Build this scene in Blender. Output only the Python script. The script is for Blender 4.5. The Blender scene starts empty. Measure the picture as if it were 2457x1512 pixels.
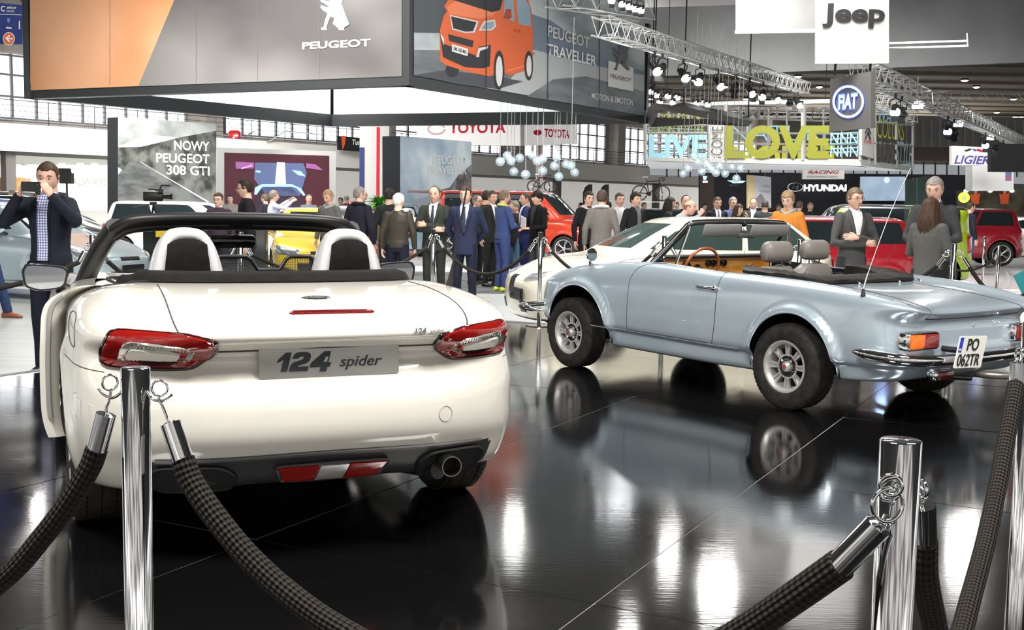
import bpy, math, random
import numpy as np
from mathutils import Vector, Matrix
from mathutils.bvhtree import BVHTree
PI = math.pi
random.seed(7)
S = bpy.context.scene
COL = S.collection
# ------------------------------------------------------------ camera
F_PX, PITCH, ROLL, CAMH = 2742.76, .0948357, .0168957, 1.3112
cp, sp, cr, sr = math.cos(PITCH), math.sin(PITCH), math.cos(ROLL), math.sin(ROLL)
CF = np.array([0, cp, -sp]); _R = np.array([1., 0, 0]); _U = np.array([0, sp, cp])
CR = _R*cr+_U*sr; CU = -_R*sr+_U*cr
cam_data = bpy.data.cameras.new('camera'); cam = bpy.data.objects.new('camera', cam_data); COL.objects.link(cam)
cam_data.sensor_width = 36; cam_data.lens = 36*F_PX/2457; cam_data.clip_end = 400
mw = Matrix.Identity(4)
for i in range(3):
    mw[i][0] = CR[i]; mw[i][1] = CU[i]; mw[i][2] = -CF[i]
mw[2][3] = CAMH
cam.matrix_world = mw
S.camera = cam
S.view_settings.view_transform = 'Standard'; S.view_settings.look = 'None'
S.view_settings.gamma = 1; S.view_settings.use_curve_mapping = False
S.view_settings.exposure = 0.12
FLOOR = -.20          # grey hall floor; the black stage is z = 0
def gr(px, py, z=0.):
    d = CF+CR*(px-1228.5)/F_PX-CU*(py-756)/F_PX
    t = (z-CAMH)/d[2]; p = d*t; return np.array([p[0], p[1], z])
def ad(px, py, Y):
    d = CF+CR*(px-1228.5)/F_PX-CU*(py-756)/F_PX
    p = d*Y/d[1]; return np.array([p[0], p[1], p[2]+CAMH])
def on_plane(px, py, o, n):
    d = CF+CR*(px-1228.5)/F_PX-CU*(py-756)/F_PX
    c = np.array([0, 0, CAMH]); t = np.dot(np.array(o)-c, n)/np.dot(d, n); return c+d*t
# ------------------------------------------------------------ world and lights
w = bpy.data.worlds.new('world'); S.world = w; w.use_nodes = True
nt = w.node_tree; nt.nodes.clear()
tc = nt.nodes.new('ShaderNodeTexCoord'); sx = nt.nodes.new('ShaderNodeSeparateXYZ')
nt.links.new(tc.outputs['Generated'], sx.inputs[0])
rm = nt.nodes.new('ShaderNodeValToRGB'); el = rm.color_ramp.elements
el[0].position = 0; el[0].color = (.30, .30, .31, 1)
el[1].position = 1; el[1].color = (.95, .95, .93, 1)
for p_, c_ in ((.47, (.30, .30, .31)), (.50, (.75, .74, .71)), (.56, (1.15, 1.13, 1.08)), (.60, (.5, .48, .46)), (.72, (.42, .40, .38))):
    e_ = el.new(p_); e_.color = (*c_, 1)
mr = nt.nodes.new('ShaderNodeMapRange'); mr.inputs[1].default_value = -1; mr.inputs[2].default_value = 1
nt.links.new(sx.outputs[2], mr.inputs[0]); nt.links.new(mr.outputs[0], rm.inputs[0])
nz = nt.nodes.new('ShaderNodeTexNoise'); nz.inputs['Scale'].default_value = 5.5; nz.inputs['Detail'].default_value = 2
mp = nt.nodes.new('ShaderNodeMapping'); mp.inputs['Scale'].default_value = (1, 1, 2.4)
nt.links.new(tc.outputs['Generated'], mp.inputs[0]); nt.links.new(mp.outputs[0], nz.inputs[0])
r2 = nt.nodes.new('ShaderNodeValToRGB'); r2.color_ramp.elements[0].position = .38; r2.color_ramp.elements[0].color = (.35, .35, .36, 1)
r2.color_ramp.elements[1].position = .6; r2.color_ramp.elements[1].color = (1.5, 1.48, 1.44, 1)
nt.links.new(nz.outputs['Fac'], r2.inputs[0])
mx = nt.nodes.new('ShaderNodeMix'); mx.data_type = 'RGBA'; mx.blend_type = 'MULTIPLY'; mx.inputs[0].default_value = 1
nt.links.new(rm.outputs[0], mx.inputs[6]); nt.links.new(r2.outputs[0], mx.inputs[7])
bg = nt.nodes.new('ShaderNodeBackground'); bg.inputs[1].default_value = 1.0
nt.links.new(mx.outputs[2], bg.inputs[0])
ow = nt.nodes.new('ShaderNodeOutputWorld'); nt.links.new(bg.outputs[0], ow.inputs[0])
def area(name, loc, target, power, sx_, sy_, col=(1, .97, .92), spread=180):
    l = bpy.data.lights.new(name, 'AREA'); l.energy = power; l.shape = 'RECTANGLE'; l.size = sx_; l.size_y = sy_; l.color = col
    l.spread = math.radians(spread)
    o = bpy.data.objects.new(name, l); COL.objects.link(o); o.location = loc
    o.rotation_euler = (Vector(target)-Vector(loc)).to_track_quat('-Z', 'Y').to_euler(); return o
area('hall_or_fill_light', (-3, 1.5, 7.5), (-.8, 6, .5), 900, 3, 2)
area('hall_or_fill_light', (4.5, 3, 7.5), (2.5, 8, .5), 1000, 3, 2)
area('hall_or_fill_light', (0, 13, 8.5), (0, 14, 0), 900, 5, 3, spread=130)
area('hall_or_fill_light', (-8, 24, 9), (-8, 26, 0), 1300, 6, 4, spread=130)
area('hall_or_fill_light', (6, 24, 9), (6, 26, 0), 1500, 6, 4, spread=130)
area('hall_or_fill_light', (-3, 15, 9.5), (-4.5, 31, 6.0), 620, 4, 2, spread=70)  # added fill aimed at the hanging billboard to brighten its print
area('hall_or_fill_light', (24, 100, 3.5), (24, 92, 10), 4200, 30, 14)  # added uplight, stands in for light bounced onto the far ceiling
area('hall_or_fill_light', (-12, 40, 8.8), (-12, 48, 1), 2300, 10, 5, spread=110)
area('hall_or_fill_light', (12, 42, 8.8), (14, 50, 0), 1500, 12, 5, spread=110)
# ------------------------------------------------------------ materials
_M = {}
def M(name, col, rough=.5, metal=0., coat=0., emit=0., alpha=1., trans=0., ecol=None, ior=1.45, spec=.5):
    if name in _M: return _M[name]
    m = bpy.data.materials.new(name); m.use_nodes = True
    b = m.node_tree.nodes['Principled BSDF']; i = b.inputs
    i['Base Color'].default_value = (*col, 1); i['Roughness'].default_value = rough; i['Metallic'].default_value = metal
    i['Coat Weight'].default_value = coat; i['Coat Roughness'].default_value = .04; i['IOR'].default_value = ior
    i['Specular IOR Level'].default_value = spec
    if emit: i['Emission Color'].default_value = (*(ecol or col), 1); i['Emission Strength'].default_value = emit
    i['Transmission Weight'].default_value = trans; i['Alpha'].default_value = alpha
    m.diffuse_color = (*col, 1)
    _M[name] = m; return m
def noise_mat(name, c1, c2, scale=8, rough=.6, detail=4, bump=0., stretch=(1, 1, 1), metal=0., lo=.4, hi=.6):
    if name in _M: return _M[name]
    m = M(name, c1, rough, metal, spec=.22 if max(c2) < .1 else .5); t = m.node_tree; b = t.nodes['Principled BSDF']
    tc = t.nodes.new('ShaderNodeTexCoord'); mp = t.nodes.new('ShaderNodeMapping'); mp.inputs['Scale'].default_value = stretch
    n = t.nodes.new('ShaderNodeTexNoise'); n.inputs['Scale'].default_value = scale; n.inputs['Detail'].default_value = detail
    r = t.nodes.new('ShaderNodeValToRGB'); r.color_ramp.elements[0].position = lo; r.color_ramp.elements[1].position = hi
    r.color_ramp.elements[0].color = (*c1, 1); r.color_ramp.elements[1].color = (*c2, 1)
    t.links.new(tc.outputs['Object'], mp.inputs[0]); t.links.new(mp.outputs[0], n.inputs[0]); t.links.new(n.outputs['Fac'], r.inputs[0])
    t.links.new(r.outputs[0], b.inputs['Base Color'])
    if bump:
        bp = t.nodes.new('ShaderNodeBump'); bp.inputs['Strength'].default_value = bump; bp.inputs['Distance'].default_value = .01
        t.links.new(n.outputs['Fac'], bp.inputs['Height']); t.links.new(bp.outputs[0], b.inputs['Normal'])
    return m
def flat(name, col, e=.0): return M(name, col, .6, emit=e)
CHROME = M('chrome', (.82, .83, .85), .06, 1.)
BLACKP = M('black_plastic', (.012, .012, .013), .42)
BLACKR = M('black_rubber', (.018, .017, .016), .65)
BLACKG = M('black_gloss', (.008, .008, .009), .12, coat=.5)
DARKIN = M('dark_interior', (.006, .006, .007), .7)
ALU = M('aluminium', (.62, .63, .65), .28, .9)
WHITE = M('white_panel', (.82, .82, .80), .5)
GLASS = M('clear_glass', (.03, .07, .06), .02, alpha=.13, ior=1.45)
DGLASS = M('dark_glass', (.012, .018, .02), .06, coat=.3)
SKIN = M('skin', (.60, .36, .27), .5); SKIN2 = M('skin_pale', (.68, .44, .35), .5)
# ------------------------------------------------------------ object helpers
def link(o, parent=None):
    COL.objects.link(o)
    if parent is not None: o.parent = parent
    return o
def tag(o, label=None, cat=None, group=None, kind=None):
    if label: o['label'] = label
    if cat: o['category'] = cat
    if group: o['group'] = group
    if kind: o['kind'] = kind
    return o
def thing(name, label, cat, loc=(0, 0, 0), rz=0., group=None, scale=1.):
    o = bpy.data.objects.new(name, None); link(o); o.location = loc; o.rotation_euler = (0, 0, rz); o.scale = (scale,)*3
    o.empty_display_size = .1
    return tag(o, label, cat, group)
def copy_tree(o, parent=None):
    c = o.copy(); COL.objects.link(c); c.parent = parent
    if parent is not None: c.matrix_parent_inverse = o.matrix_parent_inverse
    for ch in o.children: copy_tree(ch, c)
    return c
class MB:
    def __init__(s): s.v = []; s.f = []; s.m = []; s.mats = []
    def mi(s, mat):
        if mat not in s.mats: s.mats.append(mat)
        return s.mats.index(mat)
    def add(s, vs, fs, mat=None):
        b = len(s.v); s.v += [tuple(map(float, p)) for p in vs]; k = s.mi(mat)
        for f in fs: s.f.append(tuple(b+i for i in f)); s.m.append(k)
        return s
    def box(s, c, size, mat=None, rz=0., rx=0., ry=0., bev=0.):
        x, y, z = [d/2 for d in size]
        R = Matrix.Rotation(rz, 3, 'Z') @ Matrix.Rotation(ry, 3, 'Y') @ Matrix.Rotation(rx, 3, 'X')
        if bev <= 0:
            vs = [(i*x, j*y, k*z) for i in (-1, 1) for j in (-1, 1) for k in (-1, 1)]
            fs = [(0, 1, 3, 2), (4, 6, 7, 5), (0, 4, 5, 1), (2, 3, 7, 6), (0, 2, 6, 4), (1, 5, 7, 3)]
        else:
            b = min(bev, x*.98, y*.98, z*.98); vs = []; fs = []
            rr = []
            for zz, ins in ((-z, b), (-z+b, 0), (z-b, 0), (z, b)):
                ring = []
                for sx_, sy_ in ((1, 1), (-1, 1), (-1, -1), (1, -1)):
                    for a in (0, 45, 90):
                        base = {(1, 1): 0, (-1, 1): 90, (-1, -1): 180, (1, -1): 270}[(sx_, sy_)]
                        t = math.radians(base+a); q = b-ins if ins else b
                        cx, cy = sx_*(x-b), sy_*(y-b)
                        ring.append((cx+math.cos(t)*(b if not ins else 0.001+0*q), cy+math.sin(t)*(b if not ins else 0.001), zz))
                rr.append(ring)
            n = 12
            for r in rr: vs += r
            for k in range(3):
                for i in range(n): fs.append((k*n+i, k*n+(i+1) % n, (k+1)*n+(i+1) % n, (k+1)*n+i))
            fs.append(tuple(reversed(range(n)))); fs.append(tuple(range(3*n, 4*n)))
        vs = [R @ Vector(p)+Vector(c) for p in vs]
        return s.add(vs, fs, mat)
    def tube(s, pts, rad, n=10, mat=None, closed=False, sq=(1, 1), up=None, cap=True):
        P = [Vector(p) for p in pts]; N = len(P)
        if not hasattr(rad, '__len__'): rad = [rad]*N
        rings = []; prev = None
        for i, p in enumerate(P):
            if closed: t = P[(i+1) % N]-P[i-1]
            else: t = P[min(i+1, N-1)]-P[max(i-1, 0)]
            t = t.normalized() if t.length > 1e-9 else Vector((0, 0, 1))
            if prev is None:
                u0 = Vector(up) if up else (Vector((0, 0, 1)) if abs(t.z) < .9 else Vector((0, 1, 0)))
                a = t.cross(u0).normalized()
            else:
                a = prev-t*prev.dot(t); a = a.normalized() if a.length > 1e-6 else t.orthogonal().normalized()
            prev = a; b = t.cross(a)
            r = rad[i]; ra, rb = (r if not hasattr(r, '__len__') else (r[0], r[1])) if hasattr(r, '__len__') else (r*sq[0], r*sq[1])
            rings.append([p+a*math.cos(2*PI*k/n)*ra+b*math.sin(2*PI*k/n)*rb for k in range(n)])
        return s.loft(rings, mat, closed, cap)
    def loft(s, rings, mat=None, closed=False, cap=True, ringclosed=True):
        n = len(rings[0]); vs = [p for r in rings for p in r]; fs = []; N = len(rings)
        for k in range(N if closed else N-1):
            k2 = (k+1) % N
            for i in range(n if ringclosed else n-1):
                j = (i+1) % n; fs.append((k*n+i, k*n+j, k2*n+j, k2*n+i))
        if cap and not closed and ringclosed: fs.append(tuple(reversed(range(n)))); fs.append(tuple(range((N-1)*n, N*n)))
        return s.add(vs, fs, mat)
    def lathe(s, prof, n=32, mat=None, axis='z', c=(0, 0, 0), cap=True, a0=0., a1=2*PI):
        full = abs(a1-a0-2*PI) < 1e-6; m = n if full else n+1; rings = []
        for r, h in prof:
            ring = []
            for k in range(m):
                t = a0+(a1-a0)*k/n; q = (r*math.cos(t), r*math.sin(t), h)
                if axis == 'x': q = (q[2], q[0], q[1])
                elif axis == 'y': q = (q[0], q[2], q[1])
                ring.append((q[0]+c[0], q[1]+c[1], q[2]+c[2]))
            rings.append(ring)
        return s.loft(rings, mat, False, cap and full, full)
    def prism(s, poly, d, mat=None, o=(0, 0, 0), ux=(1, 0, 0), uy=(0, 0, 1)):
        ux = Vector(ux); uy = Vector(uy); o = Vector(o); nn = ux.cross(uy).normalized(); n = len(poly)
        a = [o+ux*p[0]+uy*p[1] for p in poly]; b = [p+nn*d for p in a]
        fs = [tuple(reversed(range(n))), tuple(range(n, 2*n))]+[(i, (i+1) % n, n+(i+1) % n, n+i) for i in range(n)]
        return s.add(a+b, fs, mat)
    def sphere(s, c, r, n=12, mat=None, sc=(1, 1, 1)):
        rings = []
        for i in range(1, n):
            t = PI*i/n; rings.append([(c[0]+r*sc[0]*math.sin(t)*math.cos(2*PI*k/(2*n)), c[1]+r*sc[1]*math.sin(t)*math.sin(2*PI*k/(2*n)), c[2]+r*sc[2]*math.cos(t)) for k in range(2*n)])
        return s.loft(rings, mat)
    def obj(s, name, parent=None, mat=None, smooth=True, loc=None, angle=50):
        me = bpy.data.meshes.new(name); me.from_pydata(s.v, [], s.f)
        mats = [m if m is not None else mat for m in s.mats] or [mat]
        for m in mats: me.materials.append(m)
        if len(mats) > 1: me.polygons.foreach_set('material_index', s.m)
        if smooth and len(me.polygons):
            me.polygons.foreach_set('use_smooth', [True]*len(me.polygons))
            try: me.set_sharp_from_angle(angle=math.radians(angle))
            except Exception: pass
        me.update()
        o = bpy.data.objects.new(name, me); link(o, parent)
        if loc is not None: o.location = loc
        return o
def text(name, body, size, mat, parent=None, loc=(0, 0, 0), rot=(PI/2, 0, 0), ext=.002, off=0., shear=0., align='LEFT', sx=1., space=1., M4=None):
    c = bpy.data.curves.new(name, 'FONT'); c.body = body; c.size = size; c.extrude = ext; c.offset = off; c.shear = shear
    c.align_x = align; c.space_character = space; c.resolution_u = 4
    c.materials.append(mat); tmp = bpy.data.objects.new(name, c); me = bpy.data.meshes.new_from_object(tmp)
    bpy.data.objects.remove(tmp); bpy.data.curves.remove(c); me.name = name
    o = bpy.data.objects.new(name, me); link(o, parent)
    if M4 is not None: me.transform(M4); me.update()
    else: o.location = loc; o.rotation_euler = rot; o.scale = (sx, 1, 1)
    return o
def frame4(o, ux, uz):
    """matrix whose local X runs along ux, local Y along uz (for texts and flat art)"""
    ux = Vector(ux); uz = Vector(uz); n = ux.cross(uz).normalized()
    m = Matrix.Identity(4)
    for i in range(3): m[i][0] = ux[i]; m[i][1] = uz[i]; m[i][2] = n[i]; m[i][3] = o[i]
    return m
ORD = ('first', 'second', 'third', 'fourth', 'fifth', 'sixth', 'seventh', 'eighth', 'ninth', 'tenth', 'eleventh', 'twelfth', 'thirteenth', 'fourteenth', 'fifteenth', 'sixteenth', 'seventeenth', 'eighteenth', 'nineteenth')
def ordinals(group, fmt):
    L = [o for o in bpy.data.objects if o.get('group') == group]; K = lambda o: o.location.x/o.location.y
    for i, o in enumerate(sorted(L, key=K)): o['label'] = fmt % ORD[min(i, 18)]
def smoothpts(pts, n=8, closed=False):
    P = [np.array(p, float) for p in pts]; N = len(P); out = []
    for i in range(N if closed else N-1):
        p0 = P[i-1] if (i > 0 or closed) else 2*P[0]-P[1]; p1 = P[i]; p2 = P[(i+1) % N]
        p3 = P[(i+2) % N] if (i+2 < N or closed) else 2*P[-1]-P[-2]
        for k in range(n):
            t = k/n; out.append(.5*((2*p1)+(-p0+p2)*t+(2*p0-5*p1+4*p2-p3)*t*t+(-p0+3*p1-3*p2+p3)*t**3))
    if not closed: out.append(P[-1])
    return out
# ------------------------------------------------------------ floors
E1 = np.array([.8870, -.4618]); E2 = np.array([.4618, .8870])   # stage axes
def uv(u, v, z=0.): return (u*E1[0]+v*E2[0], u*E1[1]+v*E2[1], z)
def stage_mat():
    m = M('stage_floor', (.0035, .0035, .004), .06); t = m.node_tree; b = t.nodes['Principled BSDF']
    b.inputs['Specular IOR Level'].default_value = .5; b.inputs['IOR'].default_value = 2.05
    tc = t.nodes.new('ShaderNodeTexCoord'); mp = t.nodes.new('ShaderNodeMapping'); mp.inputs['Scale'].default_value = (4, 60, 1)
    n = t.nodes.new('ShaderNodeTexNoise'); n.inputs['Scale'].default_value = 1.3; n.inputs['Detail'].default_value = 5
    t.links.new(tc.outputs['Object'], mp.inputs[0]); t.links.new(mp.outputs[0], n.inputs[0])
    n2 = t.nodes.new('ShaderNodeTexNoise'); n2.inputs['Scale'].default_value = 1.1
    t.links.new(tc.outputs['Object'], n2.inputs[0])
    bp = t.nodes.new('ShaderNodeBump'); bp.inputs['Strength'].default_value = .05; bp.inputs['Distance'].default_value = .004
    t.links.new(n.outputs['Fac'], bp.inputs['Height'])
    t.links.new(bp.outputs[0], b.inputs['Normal'])
    r = t.nodes.new('ShaderNodeMapRange'); r.inputs[1].default_value = .3; r.inputs[2].default_value = .7; r.inputs[3].default_value = .05; r.inputs[4].default_value = .13
    t.links.new(n2.outputs['Fac'], r.inputs[0]); t.links.new(r.outputs[0], b.inputs['Roughness'])
    return m
SM = stage_mat()
k = random.Random(3)
fl = MB()
u0, v0 = -1.45, 3.41
for i in range(-4, 4):
    for j in range(-4, 4):
        ua, ub = u0+1.4375*i, u0+1.4375*(i+1); va, vb = v0+2*j, v0+2*(j+1)
        if j == 3: vb = 11.5
        if j == -4 : va = -6
        a, b2 = k.uniform(-.0012, .0012), k.uniform(-.0012, .0012)
        g = .0022; vs = []
        for (uu, vv, du, dv) in ((ua, va, g, g), (ub, va, -g, g), (ub, vb, -g, -g), (ua, vb, g, -g)):
            sgu = 1 if du < 0 else -1; sgv = 1 if dv < 0 else -1
            vs.append(uv(uu+du, vv+dv, (a*sgu+b2*sgv)))
        fl.add(vs, [(0, 1, 2, 3)], SM)
st = fl.obj('floor', smooth=False); tag(st, 'black glossy tiles of the raised stage', None, None, 'structure')
sb = MB(); JN = M('tile_joint', (.45, .44, .42), .5)
ul, ur, vl, vr = u0-4*1.4375, u0+4*1.4375, -6, 11.5
c = [uv(ul, vl, -.003), uv(ur, vl, -.003), uv(ur, vr, -.003), uv(ul, vr, -.003)]
d = [(p[0], p[1], FLOOR) for p in c]
sb.add(c+d, [(0, 1, 2, 3)], JN); sb.add(c+d, [(0, 4, 5, 1), (1, 5, 6, 2), (2, 6, 7, 3), (3, 7, 4, 0)], M('stage_side', (.05, .05, .055), .4))
tag(sb.obj('trim_1', smooth=False), 'stage body and pale tile joints', None, None, 'structure')
ed = MB()
for a_, b_ in (((ul, vr), (ur, vr)), ((ul, vl), (ul, vr))):
    A = uv(*a_); B = uv(*b_); ed.tube([(A[0], A[1], .002), (B[0], B[1], .002)], .012, 6)
tag(ed.obj('trim_2', mat=M('edge_metal', (.55, .56, .57), .3, .8)), 'metal edge strip of the stage', None, None, 'structure')
hf = noise_mat('hall_floor_laminate', (.44, .46, .46), (.52, .54, .53), 1.5, .3, 5, stretch=(.4, 6, 1))
hb = MB(); hb.add([(-70, -12, FLOOR), (70, -12, FLOOR), (70, 140, FLOOR), (-70, 140, FLOOR)], [(0, 1, 2, 3)])
tag(hb.obj('floor', mat=hf, smooth=False), 'grey hall floor around the stage', None, None, 'structure')
# dark carpet aisles
cb = MB(); CARPET = M('aisle_carpet', (.10, .105, .11), .85)
A1 = [(-40, 18.6), (60, 21.5), (60, 26.5), (-40, 25.5)]
cb.add([(x, y, FLOOR+.004) for x, y in A1], [(0, 1, 2, 3)]); tag(cb.obj('aisle_carpet', mat=CARPET, smooth=False), 'dark grey carpet of the aisle behind the stage', None, None, 'structure')
cb = MB(); cb.add([(x, y, FLOOR+.05) for x, y in ((-16, 26.5), (4.5, 27.2), (4.5, 42), (-16, 42))]+[(x, y, FLOOR) for x, y in ((-16, 26.5), (4.5, 27.2), (4.5, 42), (-16, 42))], [(0, 1, 2, 3), (0, 4, 5, 1), (1, 5, 6, 2), (0, 3, 7, 4)])
tag(cb.obj('platform', mat=M('platform_white', (.72, .73, .73), .2, coat=.4), smooth=False), 'white low platform under the show cars', None, None, 'structure')
cb = MB(); cb.add([(x, y, FLOOR+.05) for x, y in ((8.0, 19.0), (16, 19.8), (16, 30), (8.0, 30))]+[(x, y, FLOOR) for x, y in ((8.0, 19.0), (16, 19.8), (16, 30), (8.0, 30))], [(0, 1, 2, 3), (0, 4, 5, 1), (1, 5, 6, 2), (0, 3, 7, 4)])
tag(cb.obj('platform', mat=_M['platform_white'], smooth=False), 'pale low platform under the red car on the right', None, None, 'structure')
# ------------------------------------------------------------ left hall wall with balcony
W0 = np.array([-21.5, 48.0]); WD = np.array([.62, .785]); WD /= np.linalg.norm(WD); WN = np.array([WD[1], -WD[0]])
def wp(s, out, z): p = W0+WD*s+WN*out; return (p[0], p[1], z)
CONC = noise_mat('concrete', (.30, .275, .25), (.36, .335, .31), 1.2, .8)
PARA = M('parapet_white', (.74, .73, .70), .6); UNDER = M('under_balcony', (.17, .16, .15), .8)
WSIDE = M('wall_paint', (.62, .62, .60), .7); RAILM = M('rail_dark', (.05, .05, .05), .5, .3)
def wbox(mb, s0, s1, o0, o1, z0, z1, mat=None):
    vs = [wp(s, o, z) for s in (s0, s1) for o in (o0, o1) for z in (z0, z1)]
    mb.add(vs, [(0, 1, 3, 2), (4, 6, 7, 5), (0, 4, 5, 1), (2, 3, 7, 6), (0, 2, 6, 4), (1, 5, 7, 3)], mat)
wl = MB(); wbox(wl, -40, 75, -.6, -.2, FLOOR, 9.6); tag(wl.obj('wall_left', mat=CONC, smooth=False), 'concrete side wall of the hall', None, None, 'structure')
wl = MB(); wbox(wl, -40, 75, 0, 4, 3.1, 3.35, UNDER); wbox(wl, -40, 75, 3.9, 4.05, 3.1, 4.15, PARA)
tag(wl.obj('balcony', smooth=False), 'balcony slab with white parapet along the side wall', None, None, 'structure')
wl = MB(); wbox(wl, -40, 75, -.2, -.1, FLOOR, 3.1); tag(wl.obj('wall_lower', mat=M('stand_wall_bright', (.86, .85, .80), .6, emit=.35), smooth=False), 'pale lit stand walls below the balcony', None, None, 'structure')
wl = MB()
for s in range(-38, 76, 12): wbox(wl, s, s+1.0, -.2, .6, 3.3, 9.6)
tag(wl.obj('column', mat=CONC, smooth=False), 'concrete columns between the hall windows', None, None, 'structure')
wl = MB()
for s in range(-38, 76, 12): wbox(wl, s+.3, s+.7, 3.4, 3.8, FLOOR, 3.1)
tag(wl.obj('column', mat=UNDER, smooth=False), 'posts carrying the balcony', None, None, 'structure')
nw = 0
WIN = M('window_daylight', (.9, .95, 1.), .3, emit=2.6, ecol=(.93, .96, 1.)); MULL = M('window_mullion', (.16, .165, .18), .6)
for s in range(-37, 60, 12):
    for z0, z1 in ((4.6, 7.3),):
        nw += 1; wm = MB(); wbox(wm, s+.6, s+10.4, -.19, -.15, z0, z1, WIN)
        for q in range(0, 10): wbox(wm, s+.55+q*1.08, s+.65+q*1.08, -.15, -.02, z0, z1, MULL)
        for zz in (z0, z0+.9, z0+1.8, z1-.1): wbox(wm, s+.6, s+10.4, -.15, -.04, zz, zz+.08, MULL)
        tag(wm.obj('window_%d' % nw, smooth=False), 'bright hall window with dark bars', None, None, 'structure')
# balcony railing: one section per bay
for s in range(-26, 50, 4):
    r = thing('railing', 'thin dark metal railing with four rails on the white balcony parapet', 'railing', wp(s, 3.97, 4.15), 0, 'railing sections along the balcony')
    o = np.array(wp(s, 3.97, 4.15)); rb = MB()
    for q in range(5): rb.tube([np.array(wp(s, 3.97, 4.25+q*.2))-o, np.array(wp(s+3.96, 3.97, 4.25+q*.2))-o], .018 if q == 4 else .011, 5)
    rb.obj('rails', r, RAILM)
    for q in (0, 2):
        pb = MB(); pb.tube([np.array(wp(s+q, 3.97, 4.15))-o, np.array(wp(s+q, 3.97, 5.08))-o], .02, 6); pb.obj('post', r, RAILM)
# ------------------------------------------------------------ roof of the hall
CEIL = noise_mat('ceiling_boards', (.20, .155, .105), (.25, .20, .145), .6, .8, stretch=(1, 8, 1)); PURL = M('purlin', (.45, .42, .37), .6)
cm = MB(); cm.add([(-60, 54, 10.2), (90, 54, 10.2), (90, 150, 10.2), (-60, 150, 10.2)], [(0, 3, 2, 1)])
tag(cm.obj('ceiling', mat=CEIL, smooth=False), 'brown boarded hall ceiling', None, None, 'structure')
CE2 = M('ceiling_grey', (.15, .145, .14), .8)
cm = MB(); cm.add([(-60, -14, 12.4), (90, -14, 12.4), (90, 56, 12.4), (-60, 56, 12.4)], [(0, 3, 2, 1)])
tag(cm.obj('ceiling', mat=CE2, smooth=False), 'dark ceiling above the stands', None, None, 'structure')
for i in range(12):
    y = 57+i*4.2; pb = MB(); pts = [(x, y+.0012*(x-20)**2, 10.1) for x in range(-10, 64, 8)]
    pb.tube(pts, .09, 4); tag(pb.obj('ceiling_beam', mat=PURL, smooth=False), 'pale ceiling purlins over the far hall', None, None, 'structure')
LAMPE = M('lamp_face', (1, 1, .97), .4, emit=14., ecol=(.97, .98, 1.))
n = 0
for py, xs in ((187, (1668, 2315)), (203, (1740, 1880, 1966, 2343)), (232, (1790, 1560, 2432)), (236, (1690, 1842)), (264, (2060, 2392)), (275, (2436, 2450)), (178, (1915,))):
    for px in xs:
        Y = (10.0-CAMH)/((1.66e-2*(px-1228)+493-py)/2743); p = ad(px, py, Y); n += 1
        t = thing('ceiling_lamp', 'small round white ceiling lamp hanging under the brown boards', 'lamp', (p[0], p[1], 9.75), 0, 'round lamps under the far ceiling')
        q = MB(); q.lathe([(.05, .12), (.24, .1), (.26, 0), (.25, -.02)], 16, BLACKP); q.obj('housing', t)
        q = MB(); q.lathe([(.0, -.1), (.14, -.08), (.22, -.03), (.24, 0)], 16, LAMPE); q.obj('lamp_lens', t)
# big grey fabric duct panel crossing the hall
gp = MB(); GREYP = noise_mat('grey_panel', (.27, .28, .29), (.31, .32, .33), .5, .7)
top = [ad(x, y, 52) for x, y in ((1330, 20), (1560, 18), (1700, 14), (2457, -12), (2700, -20))]; bot = [ad(x, y, 52) for x, y in ((1330, 192), (1560, 183), (1900, 172), (2457, 150), (2700, 142))]
gp.loft([[p for p in top], [p for p in bot]], None, False, False, False)
gp.loft([[p+np.array([0, .4, 0]) for p in top], [p+np.array([0, .4, 0]) for p in bot]], None, False, False, False)
tag(gp.obj('bulkhead', mat=GREYP, smooth=False), 'wide grey fabric panel crossing below the roof', None, None, 'structure')
# far end wall: ribbed grey panels, dark band, gallery glazing
def quad(name, pix, Y, mat, lab, th=.15, kind='structure', cat=None, Y2=None):
    P = [ad(x, y, Y if (Y2 is None or i in (0, 3)) else Y2) for i, (x, y) in enumerate(pix)]
    P2 = [p+np.array([0, th, 0]) for p in P]; q = MB()
    q.add(P+P2, [(0, 1, 2, 3), (7, 6, 5, 4), (0, 4, 5, 1), (1, 5, 6, 2), (2, 6, 7, 3), (3, 7, 4, 0)])
    o = q.obj(name, mat=mat, smooth=False); return tag(o, lab, cat, None, kind)
RIB = M('far_wall_rib', (.27, .275, .275), .7)
quad('wall_far', [(1180, 250), (2600, 285), (2600, 480), (1180, 440)], 108, M('far_wall', (.30, .305, .30), .7), 'grey end wall of the hall')
quad('wall_upper', [(2080, 275), (2600, 285), (2600, 372), (2080, 350)], 80, RIB, 'ribbed grey wall panels over the gallery')
rb = MB()
for i in range(22):
    a = ad(2095+i*20, 288, 79.8); b = ad(2095+i*20, 352, 79.8); rb.tube([a, b], .05, 4)
tag(rb.obj('trim_3', mat=M('rib_light', (.38, .39, .38), .6), smooth=False), 'ribs of the grey wall panels', None, None, 'structure')
quad('wall_band', [(2150, 352), (2600, 358), (2600, 392), (2150, 385)], 79, M('band_brown', (.11, .08, .075), .7), 'dark brown band below the ribbed wall')
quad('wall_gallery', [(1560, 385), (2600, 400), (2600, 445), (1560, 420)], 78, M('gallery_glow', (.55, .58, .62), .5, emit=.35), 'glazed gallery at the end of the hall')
rb = MB()
for i in range(36):
    a = ad(1600+i*28, 388, 77.5); b = ad(1600+i*28, 425, 77.5); rb.tube([a, b], .05, 4)
tag(rb.obj('trim_4', mat=RAILM, smooth=False), 'posts of the far gallery', None, None, 'structure')
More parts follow.
